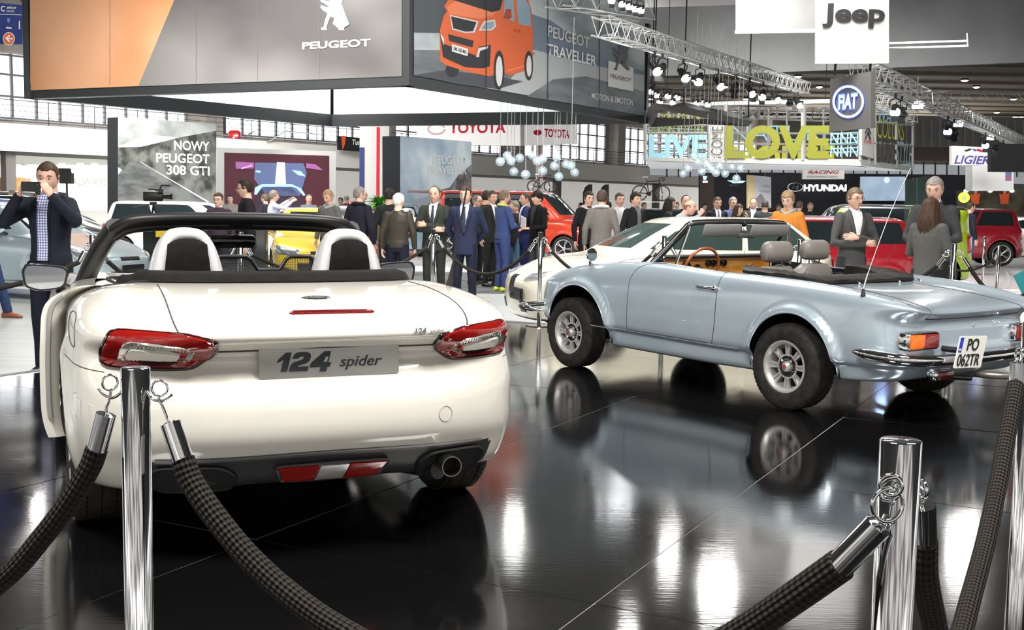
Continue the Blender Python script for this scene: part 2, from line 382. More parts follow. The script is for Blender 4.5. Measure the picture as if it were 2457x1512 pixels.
# ------------------------------------------------------------ car tools
def bspline(C, nu, nv):
    """C (V,U,3) half cage, x>=0, first and last column on the mirror plane -> dense half grid"""
    C = np.array(C, float)
    L = C[:, 1:2].copy(); L[..., 0] *= -1; R_ = C[:, -2:-1].copy(); R_[..., 0] *= -1
    C = np.concatenate([L, C, R_], 1)
    C = np.concatenate([2*C[:1]-C[1:2], C, 2*C[-1:]-C[-2:-1]], 0)
    def ev(C, n):
        out = []; N = C.shape[0]-3
        for i in range(N):
            for k in range(n if i < N-1 else n+1):
                t = k/n; b = np.array([(1-t)**3, 3*t**3-6*t*t+4, -3*t**3+3*t*t+3*t+1, t**3])/6
                out.append(np.tensordot(b, C[i:i+4], (0, 0)))
        return np.array(out)
    G = ev(C, nv); G = ev(G.swapaxes(0, 1), nu).swapaxes(0, 1)
    return G
class Shell:
    """closed ring surface mirrored in x; regions split into separate meshes with continuous normals"""
    def __init__(s, C, nu=8, nv=6, post=None):
        G = bspline(C, nu, nv); s.nu, s.nv = nu, nv
        if post is not None: G = post(G)
        V, U, _ = G.shape
        Lf = G[:, 1:-1][:, ::-1].copy(); Lf[..., 0] *= -1
        s.P = np.concatenate([G, Lf], 1); s.V, s.U = s.P.shape[:2]; s.uc = [i/nu for i in range(U)]+[i/nu for i in range(U-2, 0, -1)]
        s.side = [1]*U+[-1]*(U-2)
        P = s.P
        du = np.roll(P, -1, 1)-np.roll(P, 1, 1); dv = np.empty_like(P); dv[1:-1] = P[2:]-P[:-2]; dv[0] = P[1]-P[0]; dv[-1] = P[-1]-P[-2]
        n = np.cross(du, dv); ln = np.linalg.norm(n, axis=2, keepdims=True); s.N = n/np.maximum(ln, 1e-9)
        if np.sum(s.N[s.V//3, s.U//4]*np.array([1, 0, 0])) < 0: s.N *= -1; s.flip = True
        else: s.flip = False
        s.kill = np.zeros((s.V-1, s.U), bool)
    def faces(s):
        for v in range(s.V-1):
            for u in range(s.U):
                u2 = (u+1) % s.U
                sd = -1 if (s.side[u] < 0 or s.side[u2] < 0) else 1
                yield v, u, u2, (s.uc[u]+s.uc[u2])/2, (v+.5)/s.nv, sd
    def arch(s, yc, zc, R, xmin=.45, zlow=None):
        P = s.P; c = (P[:-1]+P[1:]); c = (c+np.roll(c, -1, 1))/4
        r = np.hypot(c[..., 1]-yc, c[..., 2]-zc)
        k = (r < R) & (np.abs(c[..., 0]) > xmin)
        k |= (np.abs(c[..., 1]-yc) < R) & (c[..., 2] < zc) & (np.abs(c[..., 0]) > xmin)
        s.kill |= k
        for v in range(s.V):
            for u in range(s.U):
                fs = [(a, b) for a in (v-1, v) if 0 <= a < s.V-1 for b in (u-1, u)]
                kk = [k[a, b % s.U] for a, b in fs]
                if any(kk) and not all(kk):
                    p = P[v, u]; dy, dz = p[1]-yc, p[2]-zc
                    if dz > 0: r_ = math.hypot(dy, dz); p[1] = yc+dy*R/r_; p[2] = zc+dz*R/r_
                    else: p[1] = yc+(R if dy > 0 else -R)
    def build(s, regions, parent, mats):
        """regions: list of (name, predicate(u,v,side), material); returns dict name->objects"""
        out = {}; buckets = [[] for _ in regions]
        for v, u, u2, uc, vc, sd in s.faces():
            if s.kill[v, u]: continue
            for i, (nm, pr, mt) in enumerate(regions):
                if pr(uc, vc, sd):
                    buckets[i].append((v*s.U+u, v*s.U+u2, (v+1)*s.U+u2, (v+1)*s.U+u)); break
        Pf = s.P.reshape(-1, 3); Nf = s.N.reshape(-1, 3)
        for (nm, pr, mt), fs in zip(regions, buckets):
            if not fs or mt is None: continue
            idx = sorted({i for f in fs for i in f}); mp = {a: b for b, a in enumerate(idx)}
            ff = [tuple(mp[i] for i in (f if not s.flip else f[::-1])) for f in fs]
            me = bpy.data.meshes.new(nm); me.from_pydata([tuple(Pf[i]) for i in idx], [], ff)
            me.materials.append(mt); me.polygons.foreach_set('use_smooth', [True]*len(ff))
            me.normals_split_custom_set_from_vertices([tuple(Nf[i]) for i in idx]); me.update()
            o = bpy.data.objects.new(nm, me); link(o, parent); out.setdefault(nm, []).append(o)
        return out
    def bvh(s):
        Pf = [Vector(p) for p in s.P.reshape(-1, 3)]; fs = [(v*s.U+u, v*s.U+u2, (v+1)*s.U+u2, (v+1)*s.U+u) for v, u, u2, *_ in s.faces()]
        return BVHTree.FromPolygons(Pf, fs)
    def line(s, pts):
        """pts in (u, v, side) -> 3d points on the surface"""
        out = []
        for uq, vq, sd in pts:
            v = min(max(vq*s.nv, 0), s.V-1.001); v0 = int(v); tv = v-v0
            full = (s.U+2)//2
            u = min(max(uq*s.nu, 0), full-1.001); u0 = int(u); tu = u-u0
            g = lambda a, b: s.P[a, b if sd > 0 else (-b) % s.U]
            p = (g(v0, u0)*(1-tu)+g(v0, u0+1)*tu)*(1-tv)+(g(v0+1, u0)*(1-tu)+g(v0+1, u0+1)*tu)*tv
            out.append(p)
        return out
def proj(bvh, p, d, off=0.):
    h = bvh.ray_cast(Vector(p), Vector(d).normalized(), 6)
    if h[0] is None:
        q = bvh.find_nearest(Vector(p)); return np.array(q[0]+q[1]*0)
    n = h[1]; 
    if n.dot(Vector(d)) > 0: n = -n
    return np.array(h[0]+n*off)
def decal(mb, bvh, outline, d, prof, mat, sub=6):
    """outline: 3d points off the surface, projected along d; prof: (scale, offset) rings from rim to centre"""
    O = [np.array(p, float) for p in outline]; Q = []
    for i in range(len(O)):
        for k in range(sub): Q.append(O[i]+(O[(i+1) % len(O)]-O[i])*k/sub)
    c = sum(Q)/len(Q); rings = []
    for sc, of in prof: rings.append([proj(bvh, c+(q-c)*sc, d, of) for q in Q])
    mb.loft(rings, mat, False, False)
    n = len(Q); cc = proj(bvh, c, d, prof[-1][1]); base = rings[-1]
    mb.add(list(base)+[cc], [(i, (i+1) % n, n) for i in range(n)], mat)
def camhit(bvh, car, px, py):
    """point of the car's shell seen at a photo pixel, in the car's own frame (used to lay out lamp outlines)"""
    d = CF+CR*(px-1228.5)/F_PX-CU*(py-756)/F_PX
    Mi = (Matrix.Translation(car.location) @ car.rotation_euler.to_matrix().to_4x4()).inverted()
    o = Mi @ Vector((0, 0, CAMH)); dd = Mi.to_3x3() @ Vector(d)
    h = bvh.ray_cast(o, dd.normalized(), 40)
    return None if h[0] is None else np.array(h[0])
def polydigit(mb, pts, o, ux, uy, s, sh, d, mat):
    o = Vector(o); ux = Vector(ux); uy = Vector(uy)
    mb.prism([((x+y*sh)*s, y*s) for x, y in pts], d, mat, o, ux, uy)
def roundpoly(pts, r=.3, n=4):
    out = []; N = len(pts)
    for i in range(N):
        p = np.array(pts[i], float); a = np.array(pts[i-1], float); b = np.array(pts[(i+1) % N], float)
        for k in range(n+1):
            t = k/n; s0 = p+(a-p)*r; s1 = p+(b-p)*r; out.append((1-t)**2*s0+2*t*(1-t)*p+t*t*s1)
    return out
def projline(mb, bvh, pts, d, r=.003, mat=None, off=0., n=10):
    P = smoothpts(pts, n) if len(pts) > 2 else [np.array(pts[0])+(np.array(pts[1])-np.array(pts[0]))*k/24 for k in range(25)]
    mb.tube([proj(bvh, p, d, off) for p in P], r, 5, mat)
TYRE = noise_mat('tyre_rubber', (.018, .017, .016), (.03, .028, .025), 20, .6)
def wheel(parent, name, loc, R, wd, rr, side, style='alloy', spokes=10, rimmat=None, face=.0, hubmat=None):
    """side=+1 outer face toward +x.  Empty-free: tyre is the part, rim and hub its sub-parts"""
    mb = MB(); h = wd/2; s_ = side
    prof = [(rr, -h*.86), (rr+.012, -h*.98), ((rr+R)/2, -h*1.06), (R-.022, -h*.97), (R-.006, -h*.80), (R, -h*.60)]
    prof = prof+[(R, -h*.56), (R-.008, -h*.54), (R-.008, -h*.50), (R, -h*.48), (R, -h*.02), (R-.008, 0), (R, h*.02), (R, h*.48), (R-.008, h*.50), (R-.008, h*.54), (R, h*.56)]+[(a, -b) for a, b in reversed(prof)]
    mb.lathe([(a, b*s_) for a, b in prof], 56, TYRE, 'x', cap=False)
    for k in range(64):     # tread blocks
        t = 2*PI*k/64
        for sg in (-1, 1):
            mb.box((sg*h*.62, math.cos(t)*(R-.0060), math.sin(t)*(R-.0060)), (h*.34, .014, .009), TYRE, rx=t-PI/2)
    ty = mb.obj('tyre', parent, TYRE, loc=loc)
    rm_ = rimmat or ALU; q = MB()
    q.lathe([(rr+.006, s_*h*.90), (rr+.010, s_*h*.97), (rr, s_*h*.98), (rr-.012, s_*h*.90), (rr-.018, s_*h*.55), (rr-.03, s_*h*.2), (rr-.03, -s_*h*.85)], 40, rm_, 'x', cap=False)
    q.lathe([(.001, -s_*h*.1), (rr-.03, -s_*h*.1)], 24, DARKIN, 'x', cap=False)
    fx = s_*h*(.55 if style == 'classic' else .8)
    if style == 'classic':
        q.lathe([(rr*.44, fx-.006*s_), (rr*.44, fx+.004*s_), (rr*.50, fx+.004*s_), (rr*.50, fx-.006*s_)], 32, rm_, 'x', cap=False)
        q.lathe([(.0, fx-.01*s_), (rr*.46, fx-.012*s_)], 24, M('rim_recess', (.03, .03, .03), .4, .3), 'x', cap=False)
        for k in range(8):
            for dd in (-.115, .115):
                t = 2*PI*k/8+dd
                q.box((fx-.004*s_, math.cos(t)*rr*.66, math.sin(t)*rr*.66), (.022, rr*.46, .012), rm_, rx=t)
            t = 2*PI*k/8
            q.box((fx-.010*s_, math.cos(t)*rr*.68, math.sin(t)*rr*.68), (.010, rr*.40, rr*.11), rm_, rx=t)
        q.lathe([(.0, fx+.035*s_), (.02, fx+.034*s_), (.034, fx+.018*s_), (.038, fx-.01*s_)], 20, rm_, 'x', cap=False)
        q.lathe([(.0, fx+.037*s_), (.016, fx+.0365*s_)], 16, M('hub_red', (.35, .05, .05), .4), 'x', cap=False)
        for k in range(4):
            t = 2*PI*(k+.5)/4; q.tube([(fx-.012*s_, math.cos(t)*.052, math.sin(t)*.052), (fx+.014*s_, math.cos(t)*.052, math.sin(t)*.052)], .010, 8, CHROME)
    else:
        q.lathe([(.0, fx-.012*s_), (.035, fx-.006*s_), (.05, fx-.02*s_)], 20, rm_, 'x', cap=False)
        for k in range(spokes):
            t = 2*PI*k/spokes
            for dd in ((-.09, .09) if style == 'twin' else (0,)):
                a = t+dd; w0, w1 = (.020, .030) if style != 'twin' else (.014, .016)
                pts = [(fx-.012*s_, math.cos(a)*.03, math.sin(a)*.03), (fx-.004*s_, math.cos(a)*rr*.6, math.sin(a)*rr*.6), (fx+.0*s_, math.cos(a+dd*.4)*(rr-.012), math.sin(a+dd*.4)*(rr-.012))]
                q.tube(pts, [(.009, w0*.8), (.009, w0), (.011, w1)], 8, rm_, up=(1, 0, 0))
    rim = q.obj('rim', ty, rm_)
    return ty
def well(mb, yc, zc, R, x0, x1, mat=None):
    for s_ in (-1, 1):
        mb.lathe([(R+.01, s_*x1), (R+.015, s_*x0), (.02, s_*x0)], 24, mat or DARKIN, 'x', (0, yc, zc), cap=False, a0=-.12, a1=PI+.12)
def paint(name, col, metal=0., rough=.28, coat=1.): return M(name, col, rough, metal, coat)
# ------------------------------------------------------------ white roadster
def white_roadster():
    PW = paint('pearl_white_paint', (.80, .775, .70), 0., .3)
    A = thing('roadster', 'white modern open roadster seen from behind with its driver door ajar', 'car', (-.9974, 4.9424, 0), math.radians(23.32))
    Px = np.array([0, .25, .50, .73, .86, .885, .885, .875, .865, .865, .865, .87, .885, .87, .78, .52, .26, 0])
    Py = np.array([-.905, -.90, -.875, -.77, -.56, -.28, 0, .35, .72, 1.1, 1.5, 1.9, 2.31, 2.65, 2.93, 3.1, 3.17, 3.18])
    ur_ = np.array([1, 1, 1, .9, .5, .12, 0, 0, 0, 0, 0, 0, 0, 0, 0, 0, 0, 0]); uf_ = ur_[::-1]
    K = [0, 3, 5, 6, 8, 10, 12, 14, 17]
    def Z(*z): return np.interp(np.arange(18), K, z)
    def row(ds, dr, df, z): return np.stack([Px*(1-ds/.885), Py+dr*ur_-df*uf_, z], 1)
    rows = [row(.30, .30, .3, Z(.26, .22, .20, .20, .18, .18, .18, .2, .22)),
            row(.05, .12, .05, Z(.285, .25, .22, .22, .19, .19, .19, .2, .2)),
            row(.03, .06, .0, Z(.33, .30, .28, .26, .22, .22, .24, .25, .27)),
            row(.005, .035, .0, Z(.405, .39, .36, .34, .30, .30, .32, .36, .38)),
            row(.0, -.015, .0, Z(.45, .45, .44, .43, .40, .38, .42, .46, .47)),
            row(.0, -.01, .0, Z(.56, .56, .56, .55, .52, .50, .54, .56, .56)),
            row(.0, .0, .02, Z(.635, .64, .64, .64, .60, .60, .64, .66, .65)),
            row(.005, .075, .06, Z(.665, .70, .71, .72, .68, .67, .72, .74, .70)),
            row(.008, .11, .10, Z(.775, .76, .77, .79, .74, .72, .78, .78, .73)),
            row(.012, .005, .15, Z(.812, .80, .82, .84, .79, .77, .83, .80, .75)),
            row(.03, .0, .22, Z(.838, .85, .875, .89, .84, .82, .86, .82, .77))]
    # upper deck rows: explicit
    s1 = np.stack([Px*(1-.085/.885), Py+.03*ur_-.36*uf_, Z(.883, .885, .925, .94, .875, .85, .885, .835, .79)], 1)
    s2x = [0, .24, .45, .60, .675, .70, .71, .72, .73, .74, .74, .735, .70, .64, .55, .38, .19, 0]
    s2y = [-.76, -.75, -.72, -.60, -.40, -.20, 0, .33, .70, 1.08, 1.45, 1.8, 2.10, 2.28, 2.42, 2.5, 2.54, 2.55]
    s2 = np.stack([s2x, s2y, Z(.937, .942, .96, .96, .905, .88, .90, .86, .84)], 1)
    s3x = [0, .23, .43, .56, .61, .635, .645, .65, .66, .67, .68, .68, .64, .56, .46, .32, .16, 0]
    s3y = [-.36, -.355, -.33, -.27, -.20, -.10, .02, .33, .70, 1.05, 1.38, 1.62, 1.76, 1.85, 1.9, 1.94, 1.96, 1.97]
    s3 = np.stack([s3x, s3y, Z(.962, .972, .975, .97, .915, .895, .91, .90, .90)], 1)
    s4x = [0, .22, .41, .53, .575, .60, .61, .615, .62, .63, .63, .63, .60, .52, .42, .29, .15, 0]
    s4y = [-.08, -.08, -.07, -.03, .02, .08, .16, .36, .70, 1.0, 1.25, 1.36, 1.40, 1.43, 1.45, 1.47, 1.48, 1.48]
    s4 = np.stack([s4x, s4y, Z(.970, .972, .968, .958, .91, .90, .90, .90, .91)], 1)
    rows += [s1, s2, s3, s4]
    def post(G):
        for yc in (0, 2.31):
            r = np.hypot(G[..., 1]-yc, G[..., 2]-.31); m = (np.abs(G[..., 0]) > .5)
            G[..., 0] += np.sign(G[..., 0])*m*.022*np.exp(-((r-.37)/.07)**2)
        return G
    sh = Shell(rows, 10, 6, post); bv = sh.bvh()
    sh.arch(0, .31, .355); sh.arch(2.31, .31, .355)
    DOORU = (7.62, 10.95)
    isdoor = lambda u, v: DOORU[0] < u < DOORU[1] and v > 1.9
    regs = [('bumper', lambda u, v, s: v < 3.08-.9*max(0, u-2.35)**2 and u < 2.95, M('diffuser_grey', (.035, .035, .037), .45)),
            ('sill_trim', lambda u, v, s: v < 1.2, BLACKP),
            ('driver_door', lambda u, v, s: isdoor(u, v) and s < 0, None),
            ('passenger_door', lambda u, v, s: isdoor(u, v), PW),
            ('trunk_lid', lambda u, v, s: v > 8.35 and u < 2.15+max(0, v-9.5)*.22 and v < 13.7, PW),
            ('hood', lambda u, v, s: v > 10.6 and u > 12.6, PW),
            ('rear_bumper', lambda u, v, s: v < 7.0 and u < 4.0, PW),
            ('body', lambda u, v, s: True, PW)]
    sh.build(regs, A, None)
    # door jamb seen through the open door
    q = MB(); dj = [sh.line([(DOORU[0], v, -1)])[0] for v in np.linspace(2, 13.5, 16)]
    q.loft([dj, [p+np.array([.09, .02, 0]) for p in dj], [p+np.array([.13, .20, -.01]) for p in dj]], PW, False, False, False)
    q.tube(dj, .006, 5, BLACKR); q.obj('door_jamb', A, PW)
    q = MB(); q.box((-.55, 1.2, .28), (.4, 1.3, .16), DARKIN); q.box((0, 1.1, .27), (1.1, 3.2, .12), DARKIN); q.box((0, -.50, .48), (1.1, .4, .24), DARKIN); q.box((0, 2.6, .45), (1.2, .6, .4), DARKIN)
    well(q, 0, .31, .36, .55, .80); well(q, 2.31, .31, .36, .55, .80); q.obj('underbody', A, DARKIN, smooth=False)
    # gaps
    GAP = M('panel_gap', (.05, .045, .04), .6); q = MB()
    q.tube(sh.line([(u, 8.35, s) for s, u in [(-1, x) for x in np.linspace(2.15, 0, 14)]+[(1, x) for x in np.linspace(0, 2.15, 14)]]), .0045, 5, GAP)
    for s in (-1, 1):
        q.tube(sh.line([(2.15+max(0, v-9.5)*.22, v, s) for v in np.linspace(8.35, 13.6, 24)]), .0032, 5, GAP)
    q.tube(sh.line([(DOORU[0], v, 1) for v in np.linspace(2, 13.5, 20)]), .003, 5, GAP)
    for s in (-1, 1): q.tube(sh.line([(u, 6.9, s) for u in np.linspace(3.4, 5.4, 20)]), .0018, 4, GAP)
    fc = roundpoly([(-.868, -.25, .83), (-.845, -.05, .93), (-.80, -.32, .93), (-.85, -.42, .81)], .4, 4)
    qf = MB(); qf.tube([proj(bv, (p[0]-.5, p[1], p[2]), (1, 0, -.12), .0005) for p in fc], .0022, 4, GAP, closed=True); qf.obj('fuel_flap', A, GAP)
    th_ = [(.435+.028*math.cos(t), -1.4, .520+.030*math.sin(t)) for t in np.linspace(0, 2*PI, 24, endpoint=False)]
    qf = MB(); qf.tube([proj(bv, p, (0, 1, 0), .0005) for p in th_], .0014, 4, M('fine_gap', (.35, .33, .29), .5), closed=True); qf.obj('tow_cover', A)
    q.obj('panel_gaps', A, GAP)
    # door (hinged at the front, swung out)
    D = bpy.data.objects.new('driver_door', None)
    th = math.radians(4.2); hx, hy = -.80, 1.98
    fs = []
    q = MB(); grid = []
    vs_ = np.linspace(1.9, 13.8, 40)
    for u in np.linspace(*DOORU, 24): grid.append(sh.line([(u, v, -1) for v in vs_]))
    inner = [[p+np.array([.035 if i in (0, len(grid)-1) else .10, 0, 0]) for p in g] for i, g in enumerate(grid)]
    rot = lambda p: np.array([hx+(p[0]-hx)*math.cos(-th)-(p[1]-hy)*math.sin(-th), hy+(p[0]-hx)*math.sin(-th)+(p[1]-hy)*math.cos(-th), p[2]])
    G = [[rot(p) for p in g] for g in grid]; I = [[rot(p) for p in g] for g in inner]
    q.loft(G, PW, False, False, False)
    for a, b in ((G[0], I[0]), (G[-1], I[-1]), ([g[0] for g in G], [g[0] for g in I])): q.loft([a, b], PW, False, False, False)
    q.loft(I, M('door_inner', (.70, .68, .62), .4), False, False, False)
    dr = q.obj('driver_door', A, PW, angle=50)
    q = MB(); q.tube([I[0][i]+np.array([.0, -.002, 0]) for i in range(4, 30)], .012, 6, M('door_seal', (.30, .30, .29), .5)); q.box(tuple(np.array(rot(np.array([-.80, .62, .80])))), (.03, .02, .04), CHROME); q.obj('door_lock', dr)
    # tail lamps
    RED = M('lamp_red', (.30, .008, .005), .14, coat=1); RIMB = M('lamp_black_rim', (.03, .004, .004), .2, coat=1)
    CLEAR = M('lamp_clear', (.62, .60, .57), .18, .6, .8); IN = M('lamp_inner_white', (.80, .78, .72), .35)
    for s in (-1, 1):
        def hits(L):
            H_ = [camhit(bv, A, *p) for p in L]; return [np.array([-s*p[0], p[1], p[2]])-np.array([-s*.18, 1, 0])*1.0 for p in H_]
        out = roundpoly(hits([(268, 795), (300, 791), (440, 801), (520, 817), (522, 838), (505, 858), (462, 887), (400, 890), (262, 882), (244, 868), (243, 835)]), .25, 2)
        dv = (-s*.18, 1, 0); sub = 3
        base = out
        q = MB(); decal(q, bv, base, dv, [(1.03, .000), (1.02, .010), (.97, .014)], RIMB, sub); lt = q.obj('tail_lamp', A)
        def scl(k, dx=0, dz=0):
            c = sum(base)/len(base); return [c+(p-c)*np.array([k, 1, k])+np.array([dx*s, 0, dz]) for p in base]
        q = MB(); decal(q, bv, scl(.95), dv, [(1, .012), (.97, .019), (.8, .022), (.6, .022)], RED, sub); q.obj('red_lens', lt)
        ri = roundpoly(hits([(292, 830), (312, 816), (440, 824), (470, 833), (458, 858), (440, 866), (300, 860), (287, 850)]), .25, 3)
        q = MB(); decal(q, bv, ri, dv, [(1, .022), (.97, .027), (.78, .020)], CLEAR, sub)
        for k in range(18):
            f = k/17
            for a_, b_ in (((310+140*f, 819+7*f), (310+140*f, 825+7*f)), ((302+140*f, 860+5*f), (304+138*f, 854+5*f))): q.tube([proj(bv, hits([a_])[0], dv, .025), proj(bv, hits([b_])[0], dv, .024)], .0018, 4, CHROME)
        q.obj('clear_lens', lt)
        ri = roundpoly(hits([(306, 838), (318, 826), (436, 835), (428, 851), (418, 854), (308, 849)]), .25, 3)
        q = MB(); decal(q, bv, ri, dv, [(1, .018), (.97, .030), (.8, .030)], IN, sub); q.obj('inner_lens', lt)
    # third brake lamp
    q = MB(); bln = [camhit(bv, A, 693+205*k/20, 752.5-4.0*k/20) for k in range(21)]; q.tube([p+np.array([0, -.001, 0]) for p in bln], [(.003, .004)]+[(.0085, .0125)]*19+[(.003, .004)], 10, M('brake_lamp', (.12, .006, .006), .15, coat=1), up=(0, 0, 1))
    q0 = MB(); o_ = roundpoly([(-.165, -1.4, .897), (-.165, -1.4, .917), (.165, -1.4, .917), (.165, -1.4, .897)], .2, 3)
    dB = np.array([0, .75, -.66]); bl = [camhit(bv, A, *p)-dB for p in ((692, 747), (790, 744), (897, 742), (899, 745), (899, 755), (895, 757), (790, 759), (694, 761), (691, 758), (690, 750))]
    decal(q0, bv, bl, dB, [(1.02, .0), (1., .005), (.9, .004)], M('brake_lamp', (.10, .005, .006), .15, coat=1), 4)
    for k in range(10):
        p = bln[1+2*k]+np.array([0, -.0088, 0]); q.box(tuple(p), (.015, .002, .010), M('brake_led', (.35, .01, .01), .3))
    q.obj('brake_lamp', A)
    # badge
    q = MB(); c = proj(bv, (0.0, -.62, 1.5), (0, 0, -1), 0)
    o_ = [(.058*math.cos(t), c[1]+.036*math.sin(t), 1.5) for t in np.linspace(0, 2*PI, 24, endpoint=False)]
    decal(q, bv, o_, (0, 0, -1), [(1, .0), (1, .006), (.9, .008)], CHROME, 1)
    decal(q, bv, [(x*.86, c[1]+(y-c[1])*.86, z) for x, y, z in o_], (0, 0, -1), [(1, .009), (.9, .0095)], M('badge_dark', (.10, .10, .11), .2, .8), 1)
    b_ = q.obj('badge', A)
    nb = bv.ray_cast(Vector((0, c[1], 1.5)), Vector((0, 0, -1)))[1]; nb = nb if nb.z > 0 else -nb
    uz = Vector((0, 1, 0)); uz = (uz-nb*uz.dot(nb)).normalized()
    text('badge_lettering', 'FIAT', .04, CHROME, b_, M4=frame4(Vector(c)+nb*.0095+Vector((-.042, 0, 0))-uz*.013, (1, 0, 0), uz), ext=.001, off=.0012)
    # name plate
    PL = noise_mat('brushed_plate', (.40, .39, .36), (.50, .49, .46), 6, .34, stretch=(.3, 1, 1), metal=.7); q = MB()
    o_ = roundpoly([(-.262, 0), (.262, 0), (.262, .112), (-.262, .112)], .06, 3)
    py = -.835; tilt = .02
    ux = Vector((1, 0, 0)); uy = Vector((0, math.sin(tilt), math.cos(tilt)))
    q.prism([(p[0], p[1]) for p in o_], .006, PL, (0, py, .676), ux, uy); pl = q.obj('name_plate', A, PL, smooth=False)
    NK = M('plate_ink', (.03, .035, .045), .35)
    q = MB(); DG = {'1': [(0, .62), (.34, 1), (.62, 1), (.62, 0), (.30, 0), (.30, .66), (.16, .55), (0, .48)],
        '2': [(0, .66), (.10, .92), (.3, 1), (.72, 1), (.92, .9), (.98, .72), (.94, .52), (.80, .40), (.40, .30), (.40, .24), (.98, .24), (.98, 0), (0, 0), (0, .28), (.12, .46), (.56, .60), (.64, .70), (.56, .77), (.38, .75), (.32, .66)],
        '4': [(.58, 1), (.92, 1), (.92, .42), (1.06, .42), (1.06, .18), (.92, .18), (.92, -.06), (.58, -.06), (.58, .18), (0, .18), (0, .40)]}
    for ch, xo in (('1', 0), ('2', .72), ('4', 1.78)):
        polydigit(q, [(x+xo, y) for x, y in DG[ch]], Vector((-.205, py-.0085, .676))+uy*.024, ux, uy, .070, .25, .0015, NK)
    q.prism([(-.19+.0+(1.78+.50)*.07+.012, .024+.050), (-.19+(1.78+.50)*.07+.022, .024+.052), (-.19+(1.78+.50)*.07+.016, .024+.032), (-.19+(1.78+.36)*.07+.012, .024+.032)], .0018, PL, (0, py-.0100, .676), ux, uy)
    q.obj('plate_number', pl, NK, smooth=False)
    t_ = text('plate_word', 'spider', .056, NK, pl, M4=frame4(Vector((.032, py-.0075, .676))+uy*.036, ux, uy) @ Matrix.Scale(1.12, 4, (1, 0, 0)), ext=.001, off=.0005, shear=.28)
    # lid lettering
    p1 = proj(bv, (.30, -1.4, .835), (0, 1, 0), .004); p2 = proj(bv, (.42, -1.4, .838), (0, 1, 0), .004)
    ux_ = Vector(p2-p1).normalized(); e_ = text('lid_lettering', '124', .034, CHROME, A, M4=frame4(p1+np.array([0, -.006, -.008]), ux_, Vector((0, .2, 1)).normalized()), ext=.002, off=.0012, shear=.2)
    text('lid_lettering', 'spider', .024, CHROME, A, M4=frame4(p1+np.array(ux_)*.068+np.array([0, -.006, -.008]), ux_, Vector((0, .2, 1)).normalized()), ext=.0015, off=.0003, shear=.2)
    # rear fog and reversing lamp
    fb = [(-.205, -1.4, .362), (-.18, -1.4, .306), (-.02, -1.4, .300), (.18, -1.4, .306), (.218, -1.4, .362), (.0, -1.4, .366)]
    q = MB(); decal(q, bv, roundpoly(fb, .15, 2), (0, 1, 0), [(1.04, .004), (1.03, .022), (.95, .016)], M('fog_frame', (.08, .08, .08), .25, .6), 3); f_ = q.obj('fog_lamp', A)
    def sec(nm, P, mat, o=.024):
        q = MB(); decal(q, bv, P, (0, 1, 0), [(1, .015), (.98, o), (.7, o)], mat, 3); q.obj(nm, f_)
    sec('red_lens', [(-.198, -1.4, .358), (-.176, -1.4, .310), (-.062, -1.4, .306), (-.048, -1.4, .360)], RED)
    sec('red_lens', [(.070, -1.4, .360), (.052, -1.4, .306), (.176, -1.4, .310), (.210, -1.4, .358)], RED)
    sec('clear_lens', [(-.044, -1.4, .360), (-.058, -1.4, .308), (.048, -1.4, .308), (.066, -1.4, .360)], M('reverse_clear', (.75, .74, .72), .2, .7))
    # diffuser edge ridge, exhaust and its recess
    q = MB(); q.tube(sh.line([(u, 3.04, s) for s, u in [(-1, x) for x in np.linspace(2.55, 0, 24)]+[(1, x) for x in np.linspace(0, 2.55, 24)]]), .010, 6, M('diffuser_edge', (.10, .10, .098), .4)); q.obj('bumper_edge', A)
    for s in (-1, 1):
        q = MB(); oo = roundpoly([(s*.34, -1.4, .33), (s*.40, -1.4, .372), (s*.60, -1.4, .372), (s*.64, -1.4, .34), (s*.60, -1.4, .27), (s*.36, -1.4, .27)], .3, 3)
        decal(q, bv, oo, (0, 1, 0), [(1.06, .002), (1.0, .018), (.93, .006), (.85, .004)], DARKIN, 3)
        q.obj('exhaust_recess', A)
    q = MB(); ex = (.455, -.86, .318)
    q.lathe([(.030, .10), (.036, .02), (.040, -.045), (.040, -.05), (.036, -.05), (.036, .09)], 28, M('exhaust_steel', (.45, .43, .38), .25, 1.), 'y', ex, cap=False)
    q.lathe([(.0, .03), (.036, .03)], 20, DARKIN, 'y', ex, cap=False); q.obj('exhaust_pipe', A)
    q = MB(); q.tube([(.34, -.55, .27), (.44, -.80, .285)], .04, 12, M('silencer', (.10, .10, .11), .35, .8)); q.obj('silencer', A)
    # wheels
    for yc in (0, 2.31):
        for s in (-1, 1): wheel(A, 'wheel', (s*.765, yc, .308), .308, .215, .228, s, 'alloy', 10)
    # cover behind the seats
    q = MB(); SOFT = noise_mat('soft_black', (.005, .005, .005), (.008, .008, .008), 30, .85)
    a_ = [np.array([x, y, z]) for x, y, z in s4[:9]]
    edge = sh.line([(u, 13.95, 1) for u in np.linspace(0, 8.2, 26)])
    r0_ = [p+np.array([0, 0, .006]) for p in edge]
    r1_ = [np.array([p[0]*.985, p[1]+.03, p[2]+.035]) for p in edge]
    r2_ = [np.array([p[0]*.95, p[1]+.13 if p[1] < .15 else p[1]+.06, p[2]+.045]) for p in edge]
    r3_ = [np.array([p[0]*.90, p[1]+.26 if p[1] < .15 else p[1]+.10, p[2]-.06]) for p in edge]
    rings = [[p*np.array([-1, 1, 1]) for p in r[::-1]]+r[1:] for r in (r0_, r1_, r2_, r3_)]
    q.loft(rings, SOFT, False, False, False); q.obj('tonneau_cover', A, SOFT)
